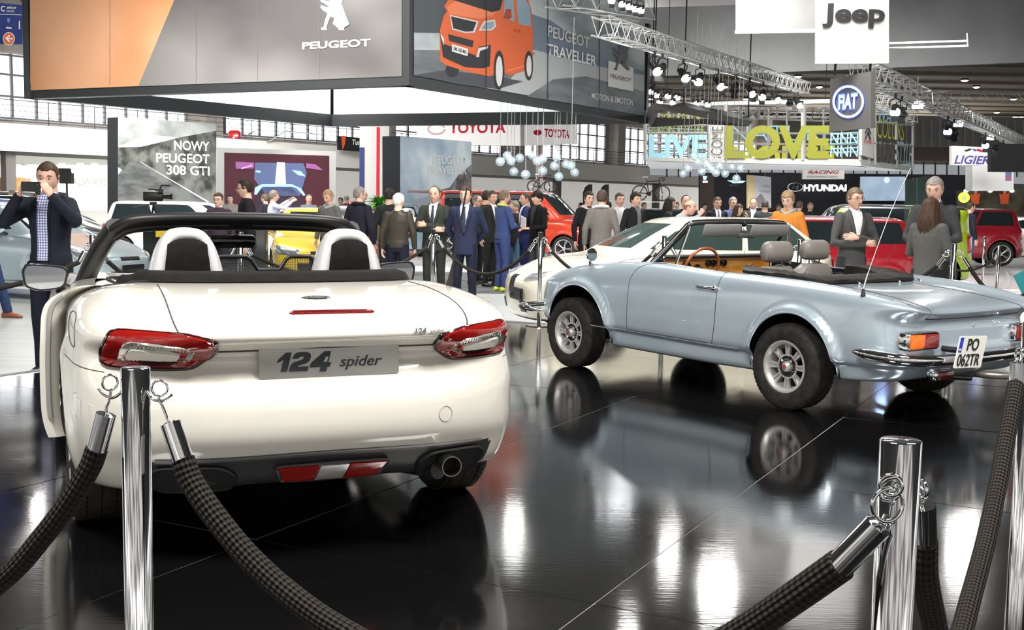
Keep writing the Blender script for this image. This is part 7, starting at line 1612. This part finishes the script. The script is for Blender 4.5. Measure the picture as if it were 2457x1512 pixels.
    if open_:   # shirt front with collar, lapels and tie, resting on the jacket front
        SH = cloth('shirt_%d_%d_%d' % tuple(int(x*255) for x in shirt), shirt, None, .8, 40); q = MB()
        def fy_(z): 
            b = np.interp(z, [p[0] for p in prof], [p[2] for p in prof]); return -b
        low = 1.12 if coat == 'jacket' else hem+.06; rows = []
        for z in np.linspace(low, 1.49, 12):
            f = (z-low)/(1.49-low); w2 = .006+.062*f**.8 if coat == 'jacket' else .045+.025*f; w2 = min(w2, .062); rows.append([L_((x_, fy_(z)*math.sqrt(max(.05, 1-(x_/.18)**2))-.010, z)) for x_ in np.linspace(-w2, w2, 7)])
        q.loft(rows, SH, False, False, False)
        for sg in (-1, 1): q.tube([L_((0, -.075, 1.485)), L_((sg*.048, -.055, 1.500)), L_((sg*.066, .0, 1.515)), L_((0, .060, 1.52))], [(.007, .015)]*4, 8, SH)
        q.obj('shirt', t, SH)
        q = MB()
        for sg in (-1, 1):
            if coat == 'jacket': q.tube([L_((sg*.012, fy_(1.14)-.012, 1.12)), L_((sg*.050, fy_(1.28)-.008, 1.28)), L_((sg*.078, fy_(1.40)-.002, 1.40)), L_((sg*.068, -.050, 1.49)), L_((sg*.055, .02, 1.53))], [(.006, .006), (.020, .007), (.026, .008), (.014, .008), (.010, .010)], 8, TM, up=(0, 1, 0))
            else: q.tube([L_((sg*.055, fy_(z)-.006, z)) for z in np.linspace(low, 1.44, 6)], .010, 6, TM)
        q.obj('lapel', t, TM)
        if tie: 
            q = MB(); TI = cloth('tie_%d_%d_%d' % tuple(int(x*500) for x in tie), tie, None, .5); rows = [[L_((x_*w2, fy_(z)-.017-(.004 if x_ == 0 else 0), z)) for x_ in (-1, 0, 1)] for z, w2 in ((1.11, .016), (1.30, .026), (1.44, .016), (1.475, .020))]; q.loft(rows, TI, False, False, False); q.obj('tie', t, TI)
    if collar: q = MB(); CM = cloth('collar_%d_%d_%d' % tuple(int(x*255) for x in collar), collar); q.tube([L_(p) for p in ((0, -.085, 1.44), (.075, -.05, 1.475), (.095, .03, 1.50), (0, .095, 1.51), (-.095, .03, 1.50), (-.075, -.05, 1.475))], [(.024, .030)]*6, 8, CM, closed=True); q.obj('collar', t, CM)
    if hair: make_hair(T, hair[0], hairmat(hair[1]), t, 1.05, int(px))
    if glasses:
        q = MB(); GM = M('glasses_rim', (.03, .03, .035), .3, .5)
        for sg in (-1, 1):
            q.tube([T((sg*.031+.022*math.cos(a), -.100, .004+.015*math.sin(a))) for a in np.linspace(0, 2*PI, 16, endpoint=False)], .0018, 5, GM, closed=True); q.tube([T((sg*.053, -.098, .006)), T((sg*.079, -.02, .006)), T((sg*.078, .01, 0))], .0018, 4, GM)
        q.tube([T((-.009, -.102, .006)), T((.009, -.102, .006))], .002, 4, GM); q.obj('glasses', t)
    if extra: extra(t, T, P, L_)
    return t
def held(name, lab, cat, owner, loc, size, mat, rot=(0, 0, 0), bev=.004, lensm=None):
    bpy.context.view_layer.update(); Mw = owner.matrix_world @ Matrix.Translation(loc); o = thing(name, lab, cat, tuple(Mw.to_translation())); q = MB(); q.box((0, 0, 0), size, mat, bev=bev); b = q.obj('casing' if lensm else 'cover', o, smooth=False)
    o.rotation_euler = (rot[0], rot[1], rot[2]+owner.rotation_euler[2])
    if lensm: q = MB(); q.lathe([(.0, -.004), (lensm, -.003), (lensm*1.2, 0)], 12, BLACKG, 'y', (size[0]*.3, -size[1]/2, size[2]*.15)); q.obj('lens', o)
    return o
WH, LB = (.70, .70, .70), (.42, .48, .66)
# main visitors, left to right
def plaid():
    m = M('plaid_shirt', (.6, .62, .7), .8); t = m.node_tree; b = t.nodes['Principled BSDF']; tc = t.nodes.new('ShaderNodeTexCoord'); sp_ = t.nodes.new('ShaderNodeSeparateXYZ'); t.links.new(tc.outputs['Object'], sp_.inputs[0])
    outs = []
    for i in (0, 2):
        a = t.nodes.new('ShaderNodeMath'); a.operation = 'MULTIPLY'; a.inputs[1].default_value = 2*PI/.022; t.links.new(sp_.outputs[i], a.inputs[0]); s_ = t.nodes.new('ShaderNodeMath'); s_.operation = 'SINE'; t.links.new(a.outputs[0], s_.inputs[0]); g_ = t.nodes.new('ShaderNodeMath'); g_.operation = 'GREATER_THAN'; g_.inputs[1].default_value = .25; t.links.new(s_.outputs[0], g_.inputs[0]); outs.append(g_.outputs[0])
    a = t.nodes.new('ShaderNodeMath'); a.operation = 'ADD'; t.links.new(outs[0], a.inputs[0]); t.links.new(outs[1], a.inputs[1]); d = t.nodes.new('ShaderNodeMath'); d.operation = 'MULTIPLY'; d.inputs[1].default_value = .5; t.links.new(a.outputs[0], d.inputs[0])
    r = t.nodes.new('ShaderNodeValToRGB'); r.color_ramp.interpolation = 'CONSTANT'; e = r.color_ramp.elements; e[0].position = 0; e[0].color = (.72, .72, .78, 1); e[1].position = .4; e[1].color = (.22, .26, .46, 1); n_ = e.new(.9); n_.color = (.07, .09, .25, 1)
    t.links.new(d.outputs[0], r.inputs[0]); t.links.new(r.outputs[0], b.inputs['Base Color']); return m
PLAID = plaid(); _M['shirt_178_170_202'] = PLAID
def ph_extra(t, T, P, L_):
    q = MB(); q.box((-.262, -.135, 1.325), (.03, .055, .055), M('orange_patch', (.45, .12, .03), .6)); q.obj('sleeve_patch', t, smooth=False)
    q = MB(); q.tube([(-.10, .06, 1.47), (0, .10, 1.48), (.10, .06, 1.47), (.12, -.02, 1.45)], [(.03, .045)]*4, 8, cloth('hood_navy', (.02, .022, .03))); q.obj('hood', t)
ph = person('man with short dark hair in navy jacket photographing with a black phone', 118, 393, 9.75, 1.82, math.radians(-8), (.012, .014, .024), (.008, .010, .020), hair=('fade', (.05, .03, .018)), pose='phone', coat='open', shirt=(.70, .67, .795), pitch=.12, yaw=.25, extra=ph_extra, long=.0)
for o_ in ph.children:
    if o_.name.startswith('shirt'): o_.data.materials[0] = PLAID
held('camera_phone', 'black phone held up by the man in navy jacket', 'phone', ph, (.04, -.345, 1.555), (.165, .02, .082), BLACKG, lensm=.012)
lp = person('person in jeans and brown shoes walking out at the left edge', -42, 470, 14.2, 1.75, math.radians(95), (.03, .035, .06), (.02, .035, .09), hair=('short', (.04, .03, .02)), shoes=(.22, .07, .03), stance=.22)
wg = person('woman with glasses and tied brown hair above the roadster windscreen', 525, 463, 19, 1.66, math.radians(-10), (.05, .03, .05), hair=('bun', (.08, .045, .03)), glasses=True, skin=SKIN2)
person('man in black with dark hair turned away, standing behind the roadster windscreen', 592, 434, 16.5, 1.84, math.radians(-70), (.008, .008, .010), (.01, .01, .012), hair=('short', (.02, .015, .012)), glasses=True, yaw=-.3)
v_ = person('grey haired man in vest lifting both arms in pale blue sleeves', 655, 450, 26.1, 1.78, math.radians(115), LB, hair=('curly', (.16, .13, .10)), pose='arms_up', coat='sweater', detail=0)
person('blond young man in grey hooded jacket looking down', 790, 455, 20, 1.75, math.radians(-30), (.10, .10, .095), hair=('fade', (.30, .20, .11)), coat='hoodie', collar=(.30, .30, .29), pitch=.35)
def carry(t, T, P, L_): pass
cm_ = person('grey haired man with glasses in long dark coat seen from behind', 862, 456, 17.6, 1.78, math.radians(148), (.010, .010, .020), (.012, .012, .02), hair=('receding', (.16, .15, .14)), coat='coat', long=.12, glasses=True, yaw=-.5, collar=(.012, .012, .02), stance=.06)
lw = person('platinum haired woman in brown leather jacket and dark trousers seen from behind', 956, 463, 17.2, 1.68, math.radians(172), (.040, .034, .026), (.008, .010, .022), hair=('short', (.62, .60, .54)), coat='sweater', yaw=-.5, skin=SKIN2, stance=.08)
_M['garment_20_17_13'].node_tree.nodes['Principled BSDF'].inputs['Roughness'].default_value = .38
held('leaflet', 'red and white leaflet held by the man in the long dark coat', 'leaflet', cm_, (.27, -.02, .72), (.03, .20, .26), M('leaflet_white', (.7, .68, .68), .5), rot=(.3, .2, 0))
person('dark haired man with backpack behind the platinum haired woman', 934, 449, 19.5, 1.78, math.radians(165), (.015, .018, .020), hair=('short', (.025, .02, .018)))
person('man in dark green suit and tie with crossed arms', 1044, 444, 17.3, 1.80, math.radians(-12), (.030, .034, .028), (.024, .026, .022), hair=('receding', (.09, .07, .05)), pose='crossed', coat='jacket', shirt=(.62, .62, .66), tie=(.03, .035, .05), belly=1.08)
person('man in navy blazer with light blue shirt and dark tie, hands behind his back', 1118, 451, 16.2, 1.79, math.radians(-8), (.016, .022, .050), (.010, .012, .024), hair=('short', (.06, .035, .025)), pose='behind', coat='jacket', shirt=(.52, .54, .72), tie=(.022, .026, .055), yaw=-.1)
person('balding man with glasses half hidden behind the navy blazer', 1143, 470, 22, 1.72, math.radians(60), (.02, .022, .03), hair=('receding', (.12, .10, .09)), glasses=True, detail=0)
person('dark haired man in black jacket left of the smiling man in dark suit', 1166, 452, 23, 1.82, math.radians(150), (.012, .012, .013), hair=('short', (.025, .02, .018)), detail=0)
person('smiling man in dark suit next to the bright blue suit', 1180, 456, 21.5, 1.80, math.radians(40), (.022, .024, .022), (.02, .022, .02), hair=('fade', (.05, .035, .03)), coat='jacket', shirt=WH, tie=(.1, .1, .12))
person('man in bright blue suit with yellow green shoes', 1208, 460, 20.3, 1.80, math.radians(120), (.028, .050, .150), (.026, .045, .14), hair=('short', (.14, .10, .06)), pose='chin', coat='sweater', shoes=(.50, .60, .05), collar=(.45, .50, .10))
person('small grey haired visitor in dark jacket and jeans between the suits', 1237, 487, 23, 1.62, math.radians(-20), (.02, .022, .022), (.06, .12, .20), hair=('bowl', (.16, .15, .13)), detail=0, stance=.2)
person('bearded man in royal blue suit turned to the left', 1264, 462, 21.5, 1.78, math.radians(-75), (.016, .028, .115), (.016, .026, .11), hair=('crop', (.07, .05, .04)), pose='hold', coat='jacket', shirt=WH)
bk = person('person with long black hair in black jacket holding papers', 1292, 458, 20.6, 1.80, math.radians(-55), (.006, .006, .007), (.035, .038, .040), hair=('bowl', (.012, .010, .010)), pose='hold', coat='jacket', shirt=(.03, .03, .03))
held('papers', 'white papers held by the person in black jacket', 'papers', bk, (-.02, -.30, 1.20), (.16, .02, .22), M('leaflet_white', (0, 0, 0)), rot=(.2, .3, 0))
person('man in black sweater with white hem left of the grey suit', 1412, 463, 20.5, 1.80, math.radians(25), (.010, .010, .013), (.010, .010, .012), hair=('short', (.02, .016, .014)), coat='sweater', collar=(.5, .5, .5))
person('man in grey suit seen from behind', 1445, 450, 18.6, 1.80, math.radians(170), (.135, .125, .115), (.12, .115, .105), hair=('short', (.07, .05, .035)), coat='jacket', collar=(.6, .6, .6))
person('young man in white t-shirt', 1486, 467, 21.5, 1.80, math.radians(20), (.55, .55, .57), (.05, .05, .08), hair=('fade', (.05, .04, .03)), coat='tshirt', sleeves=.15)
person('dark haired young man in dark open jacket right of the white t-shirt', 1524, 468, 20.3, 1.80, math.radians(35), (.014, .013, .014), (.02, .02, .03), hair=('curly', (.02, .015, .012)), coat='open', shirt=(.12, .13, .14))
pc_ = person('balding man in light plaid shirt bending over a camera', 1602, 487, 19.5, 1.76, math.radians(65), (.36, .42, .46), (.05, .06, .08), hair=('bald', (.25, .12, .06)), pose='camera', coat='tshirt', lean=.55, pitch=.25, skin=SKIN2, z0=FLOOR)
held('camera', 'dark camera raised by the bending man', 'camera', pc_, (0, -.60, 1.42), (.14, .08, .10), BLACKP, lensm=.03)
person('black haired photographer behind the bending man', 1606, 470, 23, 1.75, math.radians(80), (.02, .02, .025), hair=('long', (.02, .015, .012)), pose='camera', detail=0)
person('bearded man with receding hair in dark jacket, hands before him', 1645, 470, 21.5, 1.78, math.radians(5), (.010, .011, .018), hair=('receding', (.03, .025, .02)), pose='one_up')
person('smiling man in dark suit with white shirt and grey tie in the crowd', 1721, 474, 24, 1.78, math.radians(10), (.012, .013, .020), hair=('short', (.05, .035, .025)), coat='jacket', shirt=WH, tie=(.10, .12, .16))
person('grey haired man with sunglasses in blue shirt', 1758, 475, 25.5, 1.80, math.radians(20), (.05, .07, .16), hair=('short', (.14, .13, .12)), glasses=True, detail=0)
person('dark haired woman holding a phone to her ear', 1771, 486, 23.5, 1.64, math.radians(40), (.03, .028, .028), hair=('long', (.05, .03, .02)), pose='chin', skin=SKIN2, detail=0)
person('man in brown leather jacket with pale blue shirt', 1808, 472, 27, 1.80, math.radians(-10), (.045, .042, .035), (.05, .05, .05), hair=('receding', (.07, .05, .04)), coat='open', shirt=(.42, .50, .62))
person('dark haired person seen from behind right of the brown leather jacket', 1836, 479, 25, 1.75, math.radians(175), (.02, .03, .035), hair=('crop', (.05, .05, .05)), detail=0)
person('blond man in orange jacket with grey hood looking down', 1893, 460, 16.4, 1.80, math.radians(-35), (.50, .17, .02), (.05, .05, .06), hair=('curly', (.26, .17, .09)), coat='hoodie', collar=(.26, .26, .25), pitch=.25, skin=SKIN2)
person('man with glasses in grey suit and open white shirt, arms crossed', 2050, 464, 13.6, 1.80, math.radians(12), (.060, .060, .060), (.03, .03, .032), hair=('short', (.13, .09, .05)), pose='crossed', coat='jacket', shirt=(.74, .74, .76), glasses=True, yaw=.15)
person('tall grey haired man in dark suit smiling down', 2245, 428, 12.9, 1.92, math.radians(-30), (.040, .042, .044), (.02, .02, .022), hair=('short', (.20, .18, .16)), coat='jacket', shirt=(.60, .60, .72), pitch=.2, pose='hold')
person('woman with long dark brown hair in grey blazer seen from behind', 2232, 484, 12.3, 1.68, math.radians(128), (.075, .076, .072), (.015, .015, .017), hair=('long', (.055, .030, .020)), pose='hold', coat='jacket', skin=SKIN2)
person('man in dark jacket and blue jeans beside the dark red off-roader', 2328, 490, 27.5, 1.80, math.radians(100), (.012, .013, .022), (.05, .09, .24), hair=('crop', (.04, .03, .02)), shoes=(.2, .08, .04), stance=.06)
# small far visitors
rr = random.Random(11)
FAR = [(741, 455, 31, 'dark hooded visitor below the big screen'), (553, 470, 34, 'far bald visitor right of the woman with glasses'), (637, 462, 30, 'far blond visitor behind the lifted arms'), (1313, 470, 38, 'far visitor right of the person in black jacket'),
       (1461, 478, 36, 'far visitor behind the grey suit'), (1690, 480, 40, 'far dark visitor left of the smiling suit'), (1545, 476, 44, 'far visitor below the bicycle wheel'), (1919, 480, 33, 'far visitor right of the orange jacket'), (1945, 478, 34, 'far dark haired visitor behind the green car'), (2000, 480, 38, 'far visitor left of the grey suit with glasses'),
       (1802, 486, 47, 'far visitor behind the woman on the phone'), (1868, 484, 41, 'far visitor left of the orange jacket'), (2290, 494, 46, 'far visitor left of the orange poster figures'), (92, 457, 33, 'far visitor in dark coat behind the photographing man'), (30, 458, 34, 'far visitor at the grey tall car'), (818, 470, 38.5, 'far visitor right of the screen'),
       (832, 468, 41, 'far visitor near the orange car'), (1395, 480, 44, 'far visitor beside the feather flags'), (1625, 478, 45, 'far visitor behind the photographer'), (2122, 488, 47, 'far visitor under the blue screen')]
for px, py, Y, lab in FAR: person(lab, px, py, Y, 1.70+rr.uniform(0, .10), rr.uniform(-2.5, 2.5), tuple(rr.choice([(.02, .02, .03), (.05, .05, .06), (.12, .02, .02), (.10, .12, .16), (.2, .19, .17)])), hair=(rr.choice(['short', 'crop', 'curly']), rr.choice([(.04, .03, .02), (.1, .07, .05), (.2, .18, .15)])), pose=rr.choice(['down', 'hold']), detail=0)
# ------------------------------------------------------------ plants, bicycles, flags, television camera
def plant(name, lab, p, n, L, pot, trunk=0., seed=1):
    t = thing(name, lab, 'plant', tuple(p)); r_ = random.Random(seed); LG = M('leaf_green', (.06, .22, .03), .5)
    q = MB(); q.lathe([(.0, 0), (pot*.8, 0), (pot, pot*1.6), (pot*.9, pot*1.6), (0, pot*1.5)], 20, M('pot_grey', (.2, .2, .2), .5)); q.obj('pot', t)
    if trunk: q = MB(); q.tube([(0, 0, pot), (0, 0, trunk)], [.06, .045], 8, M('trunk_brown', (.12, .08, .05), .8)); q.obj('trunk', t)
    q = MB(); z0 = max(trunk, pot*1.5)
    for i in range(n):
        a = r_.uniform(0, 2*PI); el_ = r_.uniform(.2, 1.35); l_ = L*r_.uniform(.7, 1.1); d = Vector((math.cos(a)*math.cos(el_), math.sin(a)*math.cos(el_), math.sin(el_))); sd = Vector((-math.sin(a), math.cos(a), 0)); rows = []
        for f in (0, .25, .5, .75, 1): p_ = Vector((0, 0, z0))+d*l_*f-Vector((0, 0, 1))*l_*.55*f*f; w_ = .035*L/.6*(1-abs(f-.4)*1.4) if f < 1 else 0; rows.append([p_-sd*max(w_, .002), p_+Vector((0, 0, -.004)), p_+sd*max(w_, .002)])
        q.loft(rows, LG, False, False, False)
    tag(q.obj('leaves', t, LG), None, None, None, None)
p = ad(911, 480, 24.6); plant('potted_palm', 'spiky green palm on a thin trunk beside the blue sky signboard', (p[0], 24.6, FLOOR), 90, .62, .22, 1.45, 3)
p = ad(1755, 480, 45.5); plant('potted_plant', 'broad green leafy plant before the dark navy stand', (p[0], 45.5, FLOOR), 60, .85, .3, 1.0, 5)
def bicycle(lab, wl, wr, Y, size=None):
    A = ad(*wl, Y); B = ad(*wr, Y); L = np.linalg.norm(B-A); k_ = L/1.0; t = thing('bicycle', lab, 'bicycle', tuple(A)); r = .335*k_; FR = M('bike_frame', (.03, .008, .010), .3, coat=.5)
    def W2(x, z): return (x*k_, 0, z*k_)
    for x in (0, 1.0):
        q = MB(); q.tube([(x*k_+r*math.cos(a), 0, r*math.sin(a)) for a in np.linspace(0, 2*PI, 36, endpoint=False)], .016, 6, BLACKR, closed=True); q.tube([(x*k_+r*.90*math.cos(a), 0, r*.90*math.sin(a)) for a in np.linspace(0, 2*PI, 36, endpoint=False)], .008, 4, ALU, closed=True)
        for i in range(16): a = 2*PI*i/16; q.tube([(x*k_, 0, 0), (x*k_+r*.9*math.cos(a), 0, r*.9*math.sin(a))], .0025, 3, ALU)
        q.obj('wheel', t)
    q = MB()
    for a, b in (((0, 0), (.42, -.03)), ((0, 0), (.30, .48)), ((.42, -.03), (.28, .55)), ((.30, .50), (.86, .55)), ((.42, -.03), (.88, .47)), ((.86, .60), (1.0, 0))): q.tube([W2(*a), W2(*b)], .018, 6, FR)
    q.obj('frame', t); q = MB(); q.tube([W2(.28, .55), W2(.25, .68)], .012, 5, BLACKP); q.box(W2(.23, .70), (.26*k_, .10, .035), WHITE, bev=.015); q.obj('saddle', t)
    q = MB(); q.tube([W2(.86, .58), W2(.85, .66), W2(.93, .68)], .013, 5, BLACKP)
    for s in (-1, 1): q.tube(smoothpts([(.93*k_, 0, .68*k_), (.93*k_, s*.20, .68*k_), (1.03*k_, s*.20, .67*k_), (1.05*k_, s*.20, .58*k_), (.96*k_, s*.20, .54*k_)], 4), .012, 6, BLACKP)
    q.obj('handlebar', t); q = MB(); q.lathe([(.0, -.01), (.10*k_, -.01), (.10*k_, .01), (0, .01)], 18, BLACKP, 'y', W2(.42, -.03)); q.tube([W2(.42, -.03), W2(.50, -.17)], .010, 5, ALU); q.tube([W2(.42, -.03), W2(.34, .12)], .010, 5, ALU); q.obj('crank', t)
    q = MB(); q.box(W2(.5, -.39), (1.25*k_, .08, .03), ALU); q.tube([W2(0, -.36), W2(0, -.1)], .015, 5, BLACKP); q.tube([W2(1.0, -.36), W2(1.0, -.1)], .015, 5, BLACKP); q.obj('roof_rail', t)
bicycle('racing bicycle standing on a black car roof below the lettered box', (1535, 463), (1589, 466), 41)
bicycle('bicycle mounted on the roof of the red van', (1279, 447), (1319, 449), 33.4)
for x, lab in ((1400, 'left black feather flag behind the grey suit'), (1440, 'right black feather flag behind the grey suit')):
    P = [ad(x+a, y, 46) for a, y in ((0, 500), (0, 462), (5, 450), (14, 443), (21, 442), (21, 500))]; b0 = P[0]; t = thing('feather_flag', lab, 'flag', tuple(b0)); q = MB(); q.add([p-b0 for p in P]+[p-b0+np.array([0, .02, 0]) for p in P], [(0, 1, 2, 3, 4, 5), (11, 10, 9, 8, 7, 6)], M('flag_black', (.02, .02, .022), .6)); q.obj('cloth', t, smooth=False); q = MB(); q.tube([P[0]-b0, P[1]-b0, P[2]-b0, P[3]-b0], .025, 5, BLACKP); q.obj('flag_pole', t)
def tvcam(lab, c, s, ang, tripod=True):
    t = thing('television_camera', lab, 'camera', tuple(c), ang); q = MB(); q.box((0, 0, .12*s), (.42*s, .16*s, .22*s), BLACKP, bev=.02); q.box((.05*s, 0, .27*s), (.30*s, .03*s, .03*s), BLACKP); q.obj('camera_body', t)
    q = MB(); q.lathe([(.0, 0), (.05*s, 0), (.06*s, .16*s), (.08*s, .20*s), (0, .20*s)], 14, BLACKG, 'x', (.20*s, 0, .12*s)); q.obj('lens', t); q = MB(); q.box((.18*s, -.14*s, .24*s), (.10*s, .10*s, .08*s), BLACKP); q.tube([(.18*s, -.1*s, .24*s), (.05*s, 0, .24*s)], .015*s, 5, BLACKP); q.obj('viewfinder', t)
    q = MB(); q.tube([(.12*s, 0, .24*s), (.18*s, 0, .36*s), (.36*s, 0, .36*s)], .02*s, 6, BLACKP); q.obj('microphone', t)
    q = MB(); q.box((0, 0, -.04*s), (.14*s, .12*s, .08*s), BLACKP); q.tube([(-.05*s, 0, -.05*s), (-.42*s, -.05*s, -.14*s)], .014*s, 5, BLACKP)
    if tripod:
        h = c[2]-FLOOR
        for a in (0, 2.1, 4.2): q.tube([(0, 0, -.08*s), (math.cos(a)*.45, math.sin(a)*.45, -h)], .018, 5, BLACKP)
    q.obj('tripod', t)
tvcam('television camera on a tripod before the road picture signboard', ad(368, 484, 21.5), .85, 0.2)
c_ = ad(160, 428, 13); t = thing('video_lamp', 'small dark video lamp with barn doors above the photographing man\'s phone', 'lamp', tuple(c_)); q = MB(); q.box((0, 0, 0), (.13, .10, .12), BLACKP); q.box((0, -.05, .08), (.14, .02, .06), BLACKP, rx=.5); q.obj('lamp_housing', t); q = MB(); q.tube([(0, 0, -.05), (0, 0, -c_[2]+FLOOR)], .012, 6, BLACKP); q.obj('stand_pole', t)
# ------------------------------------------------------------ low black display wall behind the roadster, last labels
A_ = ad(348, 560, 20.2); B_ = ad(640, 560, 20.2); t = thing('display_wall', 'low black display wall seen through the windscreen of the white roadster', 'display wall', ((A_[0]+B_[0])/2, 20.2, FLOOR)); wd = B_[0]-A_[0]
q = MB(); q.box((0, 0, .54), (wd, .25, 1.08), M('display_black', (.012, .016, .014), .35), bev=.01); q.obj('wall_body', t)
q = MB(); q.box((-wd/2+.33, -.13, .97), (.20, .012, .20), M('panel_yellow', (.80, .55, .02), .4)); q.obj('yellow_panel', t, smooth=False); q = MB(); q.box((-wd/2+.10, -.13, 1.02), (.14, .012, .05), WHITE); q.obj('white_label', t, smooth=False)
ordinals('railing sections along the balcony', 'thin dark railing on the white balcony parapet, %s section from the left')
ordinals('round lamps under the far ceiling', 'small round white lamp under the far brown ceiling, %s from the left')
ordinals('glass globes above the red van', 'clear glass globe lamp above the red van, %s from the left in its cluster')
ordinals('glass globes left of the dark stand', 'clear glass globe lamp below the lettered box, %s from the left in its cluster')
ordinals('spotlights on the long truss', 'black spotlight with barn doors on the long truss, %s from its billboard end')
ordinals('spotlights on the upper right truss', 'black bluish glaring spotlight on the upper right truss, %s from its top end')
ordinals('lamps above the lettered box', 'small glaring lamp above the left end of the lettered box, %s from the left')
ordinals('lamps behind the billboard corner', 'small lamp on the truss behind the billboard corner, %s from the left')
ordinals('flood lamps at the upper right', 'square white flood lamp below the upper right truss, %s from the left')
ordinals('spotlights above the glowing wall', 'small clip-on spotlight above the glowing white stand wall, %s from the left')
ordinals('lamps above the stage', 'bright lamp above the photo, mirrored in the black floor, %s from the left')
